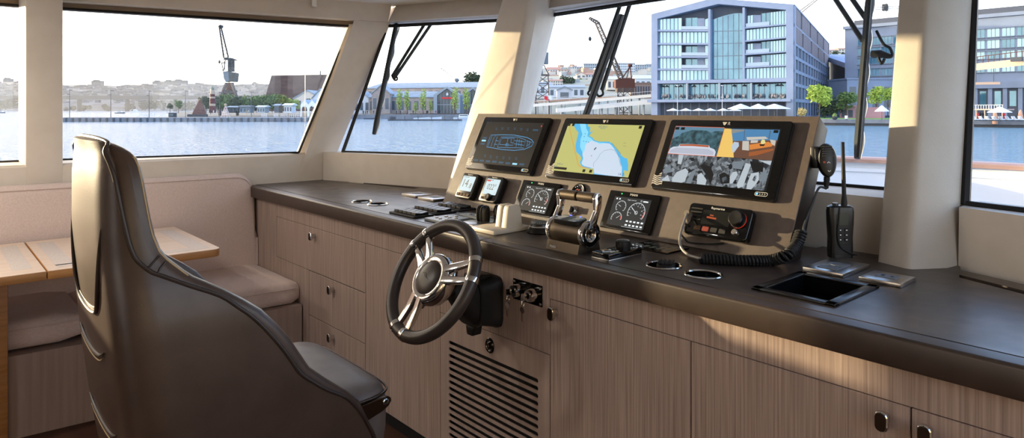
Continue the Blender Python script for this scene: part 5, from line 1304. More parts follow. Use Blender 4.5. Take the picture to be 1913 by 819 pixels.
for i, (u, vt, vb, w_, k, d) in enumerate(((1062, 140, 158, 24, 'dark', 480), (1066, 160, 172, 18, 'dark', 400), (1095, 147, 164, 36, 'mid', 520), (1142, 134, 146, 20, 'mid', 640), (1204, 136, 144, 20, 'mid', 640), (985, 160, 172, 22, 'mid', 420))):
    tree(u, vt, vb, d, w_, k, ('dark tree on the hillside right of the left crane', 'small dark tree over the gabled shed roof', 'broad green tree below the cream gabled house', 'green tree right of the middle wiper on the hill', 'green tree beside the hotel on the hill', 'green tree seen past the left crane legs')[i], None, 'bush', i)
# hillsides
hills('hill_middle', 930, 1340, 330, 760, [(930, 150), (985, 130), (1060, 124), (1100, 122), (1160, 124), (1230, 122), (1340, 120)], noisy(mat('hillside', '8b9282', .95), '9c9a8e', (.05, .05, .05), 3), 'pale hillside town behind the red derrick', 40, 8, 2, .3)
hills('hill_right', 1500, 1700, 400, 620, [(1500, 104), (1560, 100), (1610, 100), (1700, 104)], noisy(mat('hillside_green', '6c7c58', .95), '848a74', (.05, .05, .05), 3), 'green hill with white houses behind the grey roof', 20, 7, 4, .3)
town([(930, 150), (985, 130), (1060, 124), (1100, 122), (1160, 124), (1230, 122), (1340, 120)], 985, 1216, 380, 760, 2, 110, [mat('hill_wall_a', 'b9b6ae', .9), mat('hill_wall_b', '9a9d9c', .9), mat('hill_wall_c', 'a58a7c', .9)], 'crowded small houses covering the hillside behind the red derrick', 9, (2, 6))
# ---------------------------------------------------------------- houses
m_win = mat('window_dark', '4a5763', .15)
m_winb = mat('window_bluish', '8fb0c4', .06, spec=.8)
def bframe(u0, d0, u1, d1, z=ZG):
    a, c = E(u0, d0, z), E(u1, d1, z); x = (c-a).normalized(); n = Vector((x.y, -x.x, 0))
    if n.dot(a) > 0: n = -n
    M = Matrix(((x.x, 0, n.x, a.x), (x.y, 0, n.y, a.y), (0, 1, 0, z), (0, 0, 0, 1))); return M, (c-a).length
def house(u0, u1, v_top, v_base, d, wall, roof, label, group=None, rows=2, cols=4, gable=False, depth=None, d1=None, rise=.25, name='house'):
    zb_ = EV(u0, v_base, d).z; M, W = bframe(u0, d, u1, d1 or d, zb_); H = EV(u0, v_top, d).z-zb_; D_ = depth or W*.7
    t = thing(name, label, 'building', E(u0, d, zb_), group=group)
    if gable == 'front':
        he = H*(1-rise); MB(M).prism([(0, 0), (W, 0), (W, he), (W/2, H), (0, he)], -D_, 0, 'z').obj('walls', wall, t)
        b = MB(M); th = .35
        b.prism([(-.4, he-.2), (W/2, H-.05), (W+.4, he-.2), (W+.4, he+th), (W/2, H+th+.2), (-.4, he+th)], -D_-.3, .5, 'z'); b.obj('roof', roof, t)
    elif gable:
        he = H*(1-rise); MB(M).prism([(0, 0), (W, 0), (W, he), (0, he)], -D_, 0, 'z').obj('walls', wall, t)
        b = MB(M); rp = [(.5, he), (.5, he+.3), (-D_/2, H), (-D_-.5, he+.3), (-D_-.5, he)]
        vs = [(x, y, z) for x in (-.5, W+.5) for z, y in rp]; n = 5
        b.add(vs, [tuple(range(5))[::-1], tuple(range(5, 10))]+[(i, (i+1) % 5, 5+(i+1) % 5, 5+i) for i in range(5)]); b.obj('roof', roof, t)
    else:
        he = H; MB(M).box(0, W, 0, H-.3, -D_, 0).obj('walls', wall, t); MB(M).box(-.3, W+.3, H-.3, H+.2, -D_-.3, .3).obj('roof', roof, t)
    for i in range(rows):
        for j in range(cols):
            x = W*(j+.5)/cols; y = he*(i+.5)/max(rows, 1); w_ = W/cols*.28; h_ = he/rows*.28
            MB(M).box(x-w_, x+w_, y-h_, y+h_, -.05, .08).obj('window', m_win, t)
    return t
m_cream = mat('wall_cream', 'cfc6b8', .9); m_pale = mat('wall_pale', 'c6ccd0', .9); m_greyw = mat('wall_grey', 'a2aab0', .9); m_red = mat('roof_red', 'b08878', .9); m_roofg = mat('roof_grey', '8d99a2', .8); m_roofd = mat('roof_dark', '5d676f', .8)
m_stone = noisy(mat('wall_stone', 'a59b94', .9), '958a84', (.4, .4, .4), 3)
for u0, u1, vt, vb, d, wm, rm, r_, c_, g, lb in (
    (1022, 1046, 125, 146, 640, m_pale, m_red, 3, 5, True, 'pale hillside house right of the left crane'),
    (1042, 1064, 131, 148, 600, m_cream, m_red, 3, 4, False, 'cream hillside house with white balconies below the ridge'),
    (1064, 1090, 125, 139, 680, m_pale, m_greyw, 3, 6, False, 'white hillside house left of the long grey block'),
    (1090, 1118, 119, 138, 660, m_greyw, m_roofg, 4, 7, False, 'grey flat block on the ridge left of the middle wiper'),
    (1077, 1094, 135, 154, 520, m_cream, m_red, 2, 2, 'front', 'cream gabled house lit warm on the hillside'),
    (1094, 1113, 136, 150, 540, m_pale, m_red, 2, 4, True, 'red-roofed house beside the cream gabled house'),
    (1148, 1186, 118, 136, 650, m_pale, m_greyw, 4, 10, False, 'long white block above the red derrick'),
    (1186, 1216, 121, 134, 680, m_greyw, m_roofg, 3, 7, False, 'grey block on the ridge beside the hotel'),
    (1024, 1050, 148, 160, 470, m_cream, m_red, 2, 6, True, 'low red-roofed house behind the shed roofs'),
    (1134, 1160, 142, 168, 420, m_cream, m_pale, 1, 3, True, 'cream hall with pale roof behind the red derrick'),
    (1186, 1216, 140, 170, 400, m_pale, m_pale, 1, 3, True, 'white curved hall roof right of the red derrick'),
    (985, 1030, 153, 178, 400, m_pale, m_roofg, 1, 4, True, 'grey-roofed shed behind the left crane legs'),
    (1025, 1092, 158, 182, 360, m_pale, m_roofg, 1, 6, True, 'long grey-roofed shed below the hillside'),
    (1040, 1068, 163, 186, 330, m_pale, m_roofg, 1, 1, 'front', 'gabled shed with a round window'),
    (1548, 1566, 92, 102, 560, m_pale, m_red, 2, 3, True, 'white house at the left of the right hill'),
    (1566, 1588, 89, 100, 580, m_cream, m_red, 2, 4, True, 'white red-roofed house at the top of the right hill'),
    (1588, 1608, 88, 104, 580, m_cream, m_red, 2, 3, True, 'cream house at the right of the right hill'),
    (1536, 1560, 98, 112, 540, m_pale, m_red, 2, 4, False, 'pale house just past the hotel side on the hill')):
    house(u0, u1, vt, vb, d, wm, rm, lb, None, r_, c_, g)
# ---------------------------------------------------------------- old warehouses (left pane and narrow pane)
m_brown = noisy(mat('warehouse_roof_brown', '3c3030', .9), '4c3f3d', (.12, .12, .5), 4)
house(495, 640, 140, 208, 430, m_brown, m_brown, 'huge dark brown warehouse roof behind the white arches', None, 1, 8, True, 14, 415, .75, name='warehouse')
m_slate = noisy(mat('slate_blue_roof', '8292a0', .8), '76868f', (.3, .3, .3), 3)
house(684, 890, 153, 212, 400, m_stone, m_slate, 'long stone warehouse with slate roof in the narrow pane', None, 2, 16, True, 40, 380, .22, name='warehouse')
house(688, 812, 170, 212, 352, m_stone, m_slate, 'lower stone shed before the long warehouse', None, 1, 9, True, 20, 350, .3, name='shed')
house(694, 728, 160, 212, 346, m_stone, m_roofg, 'stone gabled shed front at the left of the narrow pane', None, 1, 3, 'front', 16, None, .3, name='shed')
house(660, 690, 172, 212, 352, m_pale, m_roofg, 'pale gabled shed half hidden by the corner post', None, 1, 3, 'front', 16, None, .35, name='shed')
def glassgable(u0, u1, vt, vb, d, label, sign):
    zb_ = EV(u0, vb, d).z; M, W = bframe(u0, d, u1, d, zb_); H = EV(u0, vt, d).z-zb_
    t = thing('gabled_hall', label, 'building', E(u0, d, zb_)); he = H*.70
    m = m_roofg
    MB(M).prism([(0, 0), (W*.13, 0), (W*.13, he*.96), (W/2, H*.93), (W*.87, he*.96), (W*.87, 0), (W, 0), (W, he), (W/2, H), (0, he)], -1.2, .6, 'z').obj('gable_frame', mat('hall_grey', '8f9aa2', .8), t)
    MB(M).prism([(0, 0), (W, 0), (W, he*.99), (W/2, H*.99), (0, he*.99)], -22, -1.2, 'z').obj('hall_body', m, t)
    MB(M).prism([(W*.13, 0), (W*.87, 0), (W*.87, he*.95), (W/2, H*.91), (W*.13, he*.95)], -1.2, -.9, 'z').obj('glass_front', mat('hall_glass', '39464f', .1), t)
    b = MB(M)
    for k in range(1, 6): x = W*(.13+.74*k/6); b.box(x-.08, x+.08, 0, lerp(he*.95, H*.91, 1-abs(k-3)/3), -.9, -.75)
    b.box(W*.13, W*.87, he*.45, he*.48, -.9, -.75); b.obj('mullions', m_greyw, t)
    if sign:
        b = MB(M); y0 = he*.82
        pts = [(W*(.30+.42*k/24), y0+.28*math.sin(k*1.9)) for k in range(25)]
        b.stroke(pts, .55, .1); b.add([], []); o = b.obj('red_sign', mat('sign_red', 'c8202c', .5, emis='c8202c', es=.4), t)
        b = MB(M); b.prism([(W*.47, y0+1.3), (W*.55, y0+1.3), (W*.55, y0+2.2), (W*.51, y0+2.9), (W*.47, y0+2.2)], .0, .12, 'z'); b.obj('house_emblem', m_white, t)
glassgable(810, 859, 162, 212, 338, 'grey gabled hall with dark glass front and small red sign', True)
glassgable(861, 905, 163, 212, 345, 'grey gabled hall at the far right of the narrow pane', False)
# ================================================================ cranes
m_crane = mat('crane_grey', '30353b', .8); m_rust = mat('crane_rust', '583329', .8); m_craneb = mat('crane_blue_grey', '5d6974', .8); m_rustgrey = mat('derrick_grey', '574d49', .8)
def truss(b, p0, p1, w0, w1, n, r=.12, m=0):
    ax = (p1-p0).normalized(); s = ax.cross(Vector((cs, sn, 0))).normalized() if abs(ax.dot(Vector((cs, sn, 0)))) < .95 else Vector((0, 0, 1)); q = ax.cross(s).normalized()
    C = []
    for i in range(n+1):
        f = i/n; p = p0.lerp(p1, f); w_ = lerp(w0, w1, f)/2
        C.append([p+s*w_+q*w_, p+s*w_-q*w_, p-s*w_-q*w_, p-s*w_+q*w_])
    for k in range(4):
        b.tube([c[k] for c in C], r, 5, m=m)
        for i in range(n):
            b.tube([C[i][k], C[i+1][(k+1) % 4]], r*.6, 4, m=m); b.tube([C[i][k], C[i][(k+1) % 4]], r*.6, 4, m=m)
D1 = 300
def c1(x, y, dd=0): return EV(320+x/3.9, 30+y/3.9, D1+dd)
t = thing('harbour_crane', 'tall dark harbour crane with raised jib seen through the side window', 'crane', E(425, D1, ZG))
b = MB()
for x0, x1 in ((398, 352), (440, 480)):
    for d in (-4, 4): b.tube([c1(x0, 490, d*.4), c1(x1, 606, d), Vector((c1(x1, 606, d).x, c1(x1, 606, d).y, ZG))], .65, 6)
b.tube([c1(370, 560, -3), c1(465, 560, -3)], .35, 5); b.tube([c1(370, 560, 3), c1(465, 560, 3)], .35, 5); b.tube([c1(372, 550, -3), c1(440, 600, -3)], .25, 5); b.tube([c1(465, 550, 3), c1(392, 600, 3)], .25, 5)
b.tube([c1(365, 585, -3), c1(418, 540, -3), c1(472, 585, -3)], .25, 5)
b.obj('portal_legs', m_rustgrey, t)
def blk(pts, dep, m, nm, d=0):
    P = [c1(*p) for p in pts]; fw = Vector((-sn, cs, 0))*dep
    b = MB(); n = len(P); b.add(P+[p+fw for p in P], [tuple(range(n)), tuple(range(n, 2*n))[::-1]]+[(i, n+i, n+(i+1) % n, (i+1) % n) for i in range(n)]); return b.obj(nm, m, t, 0)
blk([(398, 485), (398, 545), (436, 545), (436, 485)], 3, m_rust, 'tower')
blk([(385, 540), (385, 552), (450, 552), (450, 540)], 4, m_crane, 'platform')
blk([(374, 405), (380, 455), (395, 482), (420, 470), (412, 400)], 4, m_craneb, 'machine_house')
blk([(418, 420), (420, 478), (458, 480), (466, 415), (440, 408)], 4, m_crane, 'counterweight')
blk([(408, 318), (408, 405), (422, 405), (422, 318)], 2, m_crane, 'tower_post'); blk([(428, 318), (428, 405), (447, 405), (447, 318)], 2, m_crane, 'tower_post')
blk([(380, 304), (380, 318), (458, 322), (458, 316), (430, 304)], 3, m_crane, 'crown_platform')
b = MB(); b.tube([c1(366, 340), c1(376, 405)], .2, 5); b.tube([c1(366, 340), c1(392, 342)], .2, 5); b.tube([c1(384, 318), c1(388, 400)], .2, 5); b.tube([c1(395, 318), c1(378, 400)], .18, 5); b.tube([c1(455, 320), c1(457, 375)], .2, 5); b.tube([c1(448, 345), c1(460, 375)], .15, 5); b.obj('ladder_frame', m_crane, t)
b = MB(); b.tube([c1(380, 304), c1(347, 72)], .36, 5); b.tube([c1(414, 302), c1(357, 66)], .36, 5)
for k in range(9):
    f = k/9; A_ = c1(lerp(380, 347, f), lerp(304, 72, f)); B_ = c1(lerp(414, 357, f), lerp(302, 66, f)); A2 = c1(lerp(380, 347, f+.11), lerp(304, 72, f+.11))
    b.tube([A_, B_], .12, 4); b.tube([B_, A2], .1, 4)
b.obj('jib', m_crane, t)
blk([(337, 75), (345, 88), (362, 84), (364, 66), (352, 62)], 2, m_crane, 'jib_head')
b = MB(); b.tube([c1(349, 85), c1(349, 328)], .03, 4); b.ell(c1(349, 335), (.5, .5, .8)); b.obj('hook_block', m_crane, t)
# left partial portal crane in the centre pane
D2 = 300
def c2(x, y, dd=0): return EV(960+x/3.721, y/3.721, D2+dd)
t = thing('harbour_crane', 'pale blue portal crane partly hidden at the left of the centre pane', 'crane', E(1004, D2, ZG))
b = MB()
for xs in ((118, 105), (160, 150), (235, 243)):
    for d in (-3, 3): b.tube([c2(xs[0], 520, d), c2(xs[1], 700, d), Vector((c2(xs[1], 700, d).x, c2(xs[1], 700, d).y, ZG))], .28, 5)
for y0, y1 in ((520, 580), (580, 640), (640, 690)):
    for x0, x1 in ((115, 160), (160, 238)):
        b.tube([c2(x0, y0, -3), c2(x1, y1, -3)], .16, 4); b.tube([c2(x1, y0, -3), c2(x0, y1, -3)], .16, 4)
    b.tube([c2(110, y1, -3), c2(242, y1, -3)], .2, 4)
b.tube([c2(100, 522, -3), c2(245, 522, -3)], .4, 5); b.tube([c2(160, 450), c2(120, 520)], .25, 5); b.tube([c2(205, 450), c2(242, 520)], .25, 5)
b.obj('portal_legs', m_rustgrey, t)
blk2 = lambda pts, dep, m, nm: (lambda P: MB().add(P+[p+Vector((-sn, cs, 0))*dep for p in P], [tuple(range(len(P))), tuple(range(len(P), 2*len(P)))[::-1]]+[(i, len(P)+i, len(P)+(i+1) % len(P), (i+1) % len(P)) for i in range(len(P))]).obj(nm, m, t, 0))([c2(*p) for p in pts])
blk2([(160, 445), (165, 515), (200, 515), (195, 445)], 3, m_craneb, 'tower')
blk2([(150, 405), (150, 443), (238, 443), (240, 365), (212, 362), (175, 390)], 5, m_craneb, 'machine_house')
blk2([(176, 300), (172, 400), (205, 380), (215, 350), (214, 300)], 4, m_pale, 'cabin'); blk2([(198, 248), (195, 300), (222, 300), (222, 248)], 3, m_craneb, 'upper_post')
# red derrick crane
D3 = 290
def c3_(x, y, dd=0): return EV(960+x/3.721, y/3.721, D3+dd)
t = thing('derrick_crane', 'red rusty derrick crane with a bent boom beside the middle wiper', 'crane', E(1168, D3, ZG))
b = MB()
for x0, x1 in ((722, 716), (760, 760), (812, 818)):
    for d in (-2.5, 2.5): b.tube([c3_(x0, 612, d), c3_(x1, 785, d), Vector((c3_(x1, 785, d).x, c3_(x1, 785, d).y, ZG))], .28, 5)
for y0, y1 in ((612, 670), (670, 730), (730, 785)):
    for x0, x1 in ((720, 760), (760, 815)): b.tube([c3_(x0, y0, -2.5), c3_(x1, y1, -2.5)], .15, 4); b.tube([c3_(x1, y0, -2.5), c3_(x0, y1, -2.5)], .15, 4)
    b.tube([c3_(718, y1, -2.5), c3_(817, y1, -2.5)], .2, 4)
b.obj('tower_legs', m_rustgrey, t)
blk3 = lambda pts, dep, m, nm: (lambda P: MB().add(P+[p+Vector((-sn, cs, 0))*dep for p in P], [tuple(range(len(P))), tuple(range(len(P), 2*len(P)))[::-1]]+[(i, len(P)+i, len(P)+(i+1) % len(P), (i+1) % len(P)) for i in range(len(P))]).obj(nm, m, t, 0))([c3_(*p) for p in pts])
blk3([(706, 555), (706, 612), (840, 612), (840, 548), (800, 542), (735, 545)], 5, m_rust, 'machine_house')
blk3([(715, 612), (715, 640), (835, 640), (835, 612)], 5, m_rustgrey, 'slew_ring')
b = MB(); truss(b, c3_(742, 540), c3_(578, 160), 1.9, 1.5, 14, .26); truss(b, c3_(578, 158), c3_(522, 124), 1.3, .6, 4, .24); b.tube([c3_(578, 158), c3_(596, 160)], .5, 5); b.obj('boom', m_rustgrey, t)
b = MB(); b.tube([c3_(752, 545), c3_(812, 452)], .25, 5); b.tube([c3_(815, 545), c3_(806, 450)], .25, 5); b.tube([c3_(782, 545), c3_(806, 450)], .2, 5); b.ell(c3_(806, 455), (1, 1, .8)); b.obj('back_stay', m_rust, t)
b = MB(); b.tube([c3_(526, 126), c3_(527, 262)], .03, 4); b.ell(c3_(527, 270), (.7, .7, 1.0)); b.tube([c3_(527, 276), c3_(527, 288)], .15, 5); b.obj('hook_block', m_crane, t)
# tower cranes far behind the right-hand buildings
m_white2 = mat('crane_white', 'b9b4b4', .8)
t = thing('tower_crane', 'far tower crane with level jib left of the right pillar', 'crane', E(1655, 620, ZG))
b = MB(); truss(b, E(1655, 620, 30), EV(1655, -2, 620), 3, 3, 20, .22); b.obj('mast', m_white2, t)
b = MB(); truss(b, EV(1612, 17, 620), EV(1690, 13, 620), 2, 2, 14, .2); b.obj('jib', m_white2, t)
b = MB(); b.box(-2, 2, -2, 2, -3, 3, M=Matrix.Translation(EV(1653, 14, 620))); b.obj('cab', m_crane, t)
t = thing('tower_crane', 'far tower crane whose slanted jib rises over the hotel side', 'crane', E(1490, 640, ZG))
b = MB(); truss(b, E(1490, 640, 0), EV(1490, 24, 640), 3, 3, 20, .22); b.obj('mast', m_white2, t)
b = MB(); truss(b, EV(1494, 23, 640), EV(1534, -8, 640), 2.4, 1.4, 14, .2); b.obj('jib', m_rust, t)
t = thing('mobile_crane', 'small far lattice crane above the long slate warehouse roof', 'crane', E(850, 420, ZG))
b = MB(); truss(b, EV(852, 150, 430), EV(823, 127, 430), .8, .5, 8, .12); b.obj('jib', m_crane, t)
b = MB(); b.ell(EV(853, 150, 430), (1.6, 1.6, 1.3)); b.tube([E(853, 430, ZG), EV(853, 150, 430)], .6, 6); b.obj('crane_base', m_craneb, t)
t = thing('chimney_mast', 'thin dark mast standing above the brown warehouse roof', 'mast', E(598, 440, ZG)); MB().tube([E(598, 440, ZG), EV(598, 142, 440), EV(598, 132, 440)], [.8, .6, .3], 6).obj('mast_pole', m_crane, t)
# ================================================================ pier furniture, lighthouse, roof, arches
m_lred = mat('lighthouse_red', '4d151d', .7); m_lwhite = mat('lighthouse_cream', '9f8f7c', .7)
D4 = 262; zb_ = EV(396, 211, D4).z; k1 = D4/F
t = thing('lighthouse', 'small red and cream banded lighthouse near the tall crane', 'lighthouse', E(396.5, D4, zb_)); T = Matrix.Translation(E(396.5, D4, zb_))
def LH(v): return EV(396, v, D4).z-zb_
MB(T).lathe([(1.25, 0), (1.15, LH(198)), (1.12, LH(198)), (1.10, LH(194)), (1.08, LH(194)), (1.0, LH(184)), (1.0, LH(184)), (.98, LH(181)), (.97, LH(181)), (.95, LH(176))], 20, [0, 0, 1, 0, 0, 0, 1, 0, 0]).obj('tower', [m_lred, m_lwhite], t)
MB(T).lathe([(1.25, LH(176)), (1.25, LH(175.5)), (1.2, LH(175)), (.8, LH(175)), (.75, LH(168))], 20).obj('gallery', m_lwhite, t)
MB(T).lathe([(.62, LH(168)), (.62, LH(165.5)), (.75, LH(165.5)), (.1, LH(161)), (.05, LH(159))], 20).obj('lantern', mat('lantern_green', '5a6a5c', .5), t)
t = thing('pyramid_roof', 'dark red pyramid roof pavilion beside the lighthouse', 'pavilion', E(370, 258, ZG))
A0, A1, A2, A3, AP = E(356, 258, ZG), E(386, 258, ZG), E(388, 268, ZG), E(360, 268, ZG), EV(371.5, 184, 262)
MB().add([A0, A1, A2, A3, AP, AP+Vector((.8, .2, 0))], [(0, 1, 5, 4), (1, 2, 5), (2, 3, 4, 5), (3, 0, 4), (3, 2, 1, 0)]).obj('roof', mat('pavilion_red', '4c2e29', .8), t, 0)
MB().prism([(p.x, p.y) for p in (E(349, 255, 0), E(388, 255, 0), E(388, 257, 0), E(349, 257, 0))], ZG, ZG+.9).obj('low_wall', m_crane, t)
t = thing('arcade', 'white arched pavilion with pale gabled roofs at the pier end', 'pavilion', E(577, 256, ZG)); M, W = bframe(561, 256, 604, 256, ZG); Hh = EV(561, 187, 256).z-ZG
na = 3; wa = W/na
m_archw = mat('arcade_white', 'd0d4d8', .7); m_archr = mat('arcade_roof', '8fa0b0', .8)
for k in range(na):
    x = k*wa; rr_ = wa*.36; cx = x+wa/2; hs_ = Hh*.42
    pts = [(x, 0), (cx-rr_, 0)]+[(cx-rr_*math.cos(a), hs_+rr_*1.35*math.sin(a)) for a in [PI*q/12 for q in range(13)]]+[(cx+rr_, 0), (x+wa, 0), (x+wa, Hh*.72), (cx, Hh), (x, Hh*.72)]
    MB(M).prism(pts, -.4, 0, 'z').obj('arch', m_archw, t)
    MB(M).prism([(x, Hh*.70), (cx, Hh*.98), (x+wa, Hh*.70), (x+wa, Hh*.75), (cx, Hh*1.03), (x, Hh*.75)], -9, -.1, 'z').obj('roof', m_archr, t)
house(548, 600, 170, 200, 330, m_cream, m_slate, 'pale gabled house behind the white arches', None, 1, 3, 'front', 20, None, .5)
house(583, 612, 168, 200, 320, m_pale, m_slate, 'second pale gabled roof behind the arches, by the window end', None, 1, 2, 'front', 20, None, .5)
m_pole = mat('lamp_pole', '4a4f55', .6); m_fence = mat('white_fence', 'c6cbd0', .7)
def lamppost(u, vt, d, label, group, vb=220):
    zt = EV(u, vt, d).z; zb2 = EV(u, vb, d).z
    t = thing('lamp_post', label, 'lamp post', E(u, d, zb2), group=group); p = E(u, d, zb2)
    MB().tube([p, Vector((p.x, p.y, zt))], [.12, .08], 6).obj('pole', m_pole, t)
    MB().box(-.1, .9, -.15, .15, zt-.4, zt-.15, M=Matrix.Translation((p.x, p.y, 0)) @ Matrix.Rotation(TH, 4, 'Z')).obj('lamp_head', m_pole, t)
    MB().box(-.8, .1, -.15, .15, zt-1.9, zt-1.65, M=Matrix.Translation((p.x, p.y, 0)) @ Matrix.Rotation(TH, 4, 'Z')).obj('lamp_head', m_pole, t)
for u, vt in ((129.5, 167), (206.5, 168), (278, 169), (346, 169), (409.5, 172), (469, 171)): lamppost(u, vt, 240, 'slim lamp post standing on the long pier', 'lamp posts along the pier')
def railing(u0, u1, d, zb2, h, n, name, label, m=None, group=None):
    t = thing(name, label, 'railing', E(u0, d, zb2), group=group); a, c = E(u0, d, zb2), E(u1, d, zb2); b = MB(); up = Vector((0, 0, h))
    for k in (1, .55): b.tube([a+up*k, c+up*k], .05, 4)
    b.obj('rail', m or m_fence, t)
    for k in range(n+1): p = a.lerp(c, k/n); MB().tube([p, p+up], .05, 4).obj('post', m or m_fence, t)
railing(151, 169, 240, -1.62, 1.6, 6, 'gangway_railing', 'railed landing stage at the left of the pier')
railing(260, 290, 240, -1.62, 1.5, 9, 'gangway_railing', 'railing with thin posts in the middle of the pier')
for i, (u0, u1) in enumerate(((488, 498), (511, 519), (524, 536), (540, 560))): railing(u0, u1, 243, -1.62, 1.3, 5, 'barrier', 'white barrier fence on the pier below the park trees', None, 'white barriers on the pier')
t = thing('cone_tree', 'pale lit cone-shaped tree frame on the pier', 'decoration', E(421, 243, -1.62)); b = MB(); T0 = E(421, 243, -1.62); hc = EV(421, 196, 243).z+1.62
for k in range(10): a = k*2*PI/10; b.tube([T0+Vector((1.6*math.cos(a), 1.6*math.sin(a), 0)), T0+Vector((0, 0, hc))], .06, 4)
for f in (.2, .4, .6, .8): b.tube([T0+Vector((1.6*(1-f)*math.cos(2*PI*k/14), 1.6*(1-f)*math.sin(2*PI*k/14), hc*f)) for k in range(14)], .05, 4, closed=True)
b.obj('wire_cone', mat('cone_pink', 'c9b4b0', .6), t); MB().ell(T0+Vector((0, 0, hc)), (.5, .5, .5)).obj('star', m_lwhite, t)
t = thing('kiosk', 'dark low kiosk on the pier left of the pyramid roof', 'kiosk', E(321, 246, -1.62)); M, W = bframe(314, 246, 325, 246, -1.62)
MB(M).box(0, W, 0, 1.5, -2, 0, bev=.1).obj('body', m_crane, t); MB(M).box(-.2, W+.2, 1.5, 1.7, -2.2, .3).obj('roof', m_roofd, t); MB(M).box(W*.2, W*.8, .6, 1.2, 0, .05).obj('window', m_win, t)
# low buildings and tents between trees on the park
for i, (u0, u1, v) in enumerate(((425, 445, 198), (447, 466, 197), (480, 494, 197), (512, 520, 194), (530, 545, 193))):
    house(u0, u1, v, 211, 275, (m_crane, m_slate, m_greyw, m_craneb, m_pale)[i], (m_slate, m_roofd, m_pale, m_slate, m_pale)[i], ('dark stall under the park trees right of the cone tree', 'slate-roofed stall under the park trees', 'grey stall below the dark brown roof', 'blue-grey stall in the middle of the park row', 'pale stall just left of the white arches')[i], None, 1, 3, True, 5, name='stall')
# ================================================================ boats
m_hull = mat('boat_white', 'cdd3d8', .4); m_hulld = mat('boat_dark', '51565c', .5)
def boat(u, d, L_, label, group=None, cabin=True, ang=0.0, dark=False, deck=0):
    p = E(u, d, ZW); M = Matrix.Translation(p) @ Matrix.Rotation(TH+ang, 4, 'Z')
    t = thing('motor_boat', label, 'boat', p, group=group)
    rings = []
    for k in range(9):
        f = k/8; w_ = L_*.16*math.sin(PI*min(1, .35+f*.65)*.999)**.7 if f > .0 else L_*.13; w_ = max(w_*(1 if f < .6 else (1-(f-.6)/.4)**.6), .02); sh_ = L_*.085+L_*.05*f*f
        x = (f-.5)*L_; rings.append([(x, -w_, sh_), (x, -w_*.75, 0), (x, 0, -.25), (x, w_*.75, 0), (x, w_, sh_)])
    MB(M).loft(rings).obj('hull', m_hulld if dark else m_hull, t)
    if cabin:
        MB(M).prism([(-L_*.28, L_*.09), (L_*.22, L_*.10), (L_*.12, L_*.22), (-L_*.24, L_*.22)], -L_*.10, L_*.10, 'y', 0, .03).obj('cabin', m_hull, t)
        MB(M).prism([(-L_*.22, L_*.15), (L_*.14, L_*.15), (L_*.11, L_*.195), (-L_*.22, L_*.195)], -L_*.104, L_*.104, 'y').obj('window', m_win, t)
        for k in range(deck): MB(M).prism([(-L_*.24, L_*(.22+.1*k)), (L_*.06, L_*(.22+.1*k)), (L_*.0, L_*(.31+.1*k)), (-L_*.22, L_*(.31+.1*k))], -L_*.09, L_*.09, 'y').obj('flybridge', m_hull, t)
        MB(M).tube([(-L_*.05, 0, L_*.22), (-L_*.08, 0, L_*.42)], .06, 5).obj('mast', m_pole, t)
    return t
boat(224, 700, 10, 'small dark-hulled motor boat left of the pier lamp posts', dark=True)
boat(253, 1050, 13, 'white motor yacht far out below the bridge', deck=1)
boat(2, 760, 9, 'small dark boat at the left picture edge', dark=True)
boat(805, 290, 9, 'white open motor boat moored at the quay of the narrow pane', cabin=False)
boat(787, 300, 7, 'small white boat moored behind the low pontoon', cabin=False)
boat(868, 296, 10, 'white cabin boat moored near the wide pillar')
boat(690, 302, 5, 'small grey dinghy at the left end of the quay', cabin=False, dark=True)
t = thing('pontoon', 'long low dark mooring pontoon in front of the old warehouses', 'pontoon', E(780, 262, ZW)); M, W = bframe(724, 262, 862, 262, ZW)
MB(M).box(0, W, -.2, .55, -2.5, 0).obj('deck', m_quayd, t)
for k in range(6): MB(M).tube([(W*(.05+.18*k), -.5, .15), (W*(.05+.18*k), 2.0, .15)], .14, 6).obj('pile', m_quayd, t)
MB(M).box(W*.02, W*.10, .55, 1.6, -2, -.6, bev=.1).obj('locker', m_quayd, t)
# ================================================================ people on the quays (tiny)
def person_mesh(rr, m):
    h = 1.7; st = rr.uniform(.06, .16); b = MB()
    rings = []
    for z, rx, ry, ox in ((0, .09, .07, 0), (.45, .11, .09, 0), (.85, .17, .12, 0), (1.0, .15, .11, 0), (1.25, .20, .12, 0), (1.42, .19, .10, 0), (1.46, .07, .07, 0), (1.5, .06, .06, 0), (1.55, .10, .10, .01), (1.63, .10, .11, .01), (1.70, .05, .06, 0)):
        rings.append([(ox+rx*math.cos(a), ry*math.sin(a), z) for a in [2*PI*k/10 for k in range(10)]])
    b.loft(rings)
    for s in (1, -1): b.tube([(s*.20, 0, 1.38), (s*.25, .02, 1.1), (s*.24, .08, .82)], [.05, .04, .03], 6)
    b.tube([(.06, st, .02), (.07, st*.5, .45), (.08, 0, .85)], [.06, .07, .09], 6)
    return b
cl = [mat('clothes_'+n, c, .9) for n, c in (('navy', '2e3644'), ('white', 'c9c9c6'), ('red', 'b3262e'), ('grey', '777a7e'), ('black', '202226'), ('tan', 'a58d74'))]
rr = random.Random(11)
def person(u, vb, d, m, label, group=None):
    p = EV(u, vb, d); b = person_mesh(rr, m); b.v = [Matrix.Translation((p.x, p.y, max(p.z, ZG))) @ Matrix.Rotation(rr.uniform(0, 6), 4, 'Z') @ q for q in b.v]
    tag(b.obj('person', m), label, 'person', group)
person(813.6, 213, 315, cl[2], 'person in red standing before the gabled hall')
person(821.5, 213, 315, cl[4], 'person in black standing just right of the one in red')
for k in range(26):
    u = rr.choice((rr.uniform(676, 700), rr.uniform(740, 805), rr.uniform(745, 800))); person(u, 213.3, 318-rr.random()*6, cl[rr.choice((0, 1, 3, 4, 5))], 'small distant person walking on the old warehouse quay', 'people on the warehouse quay')
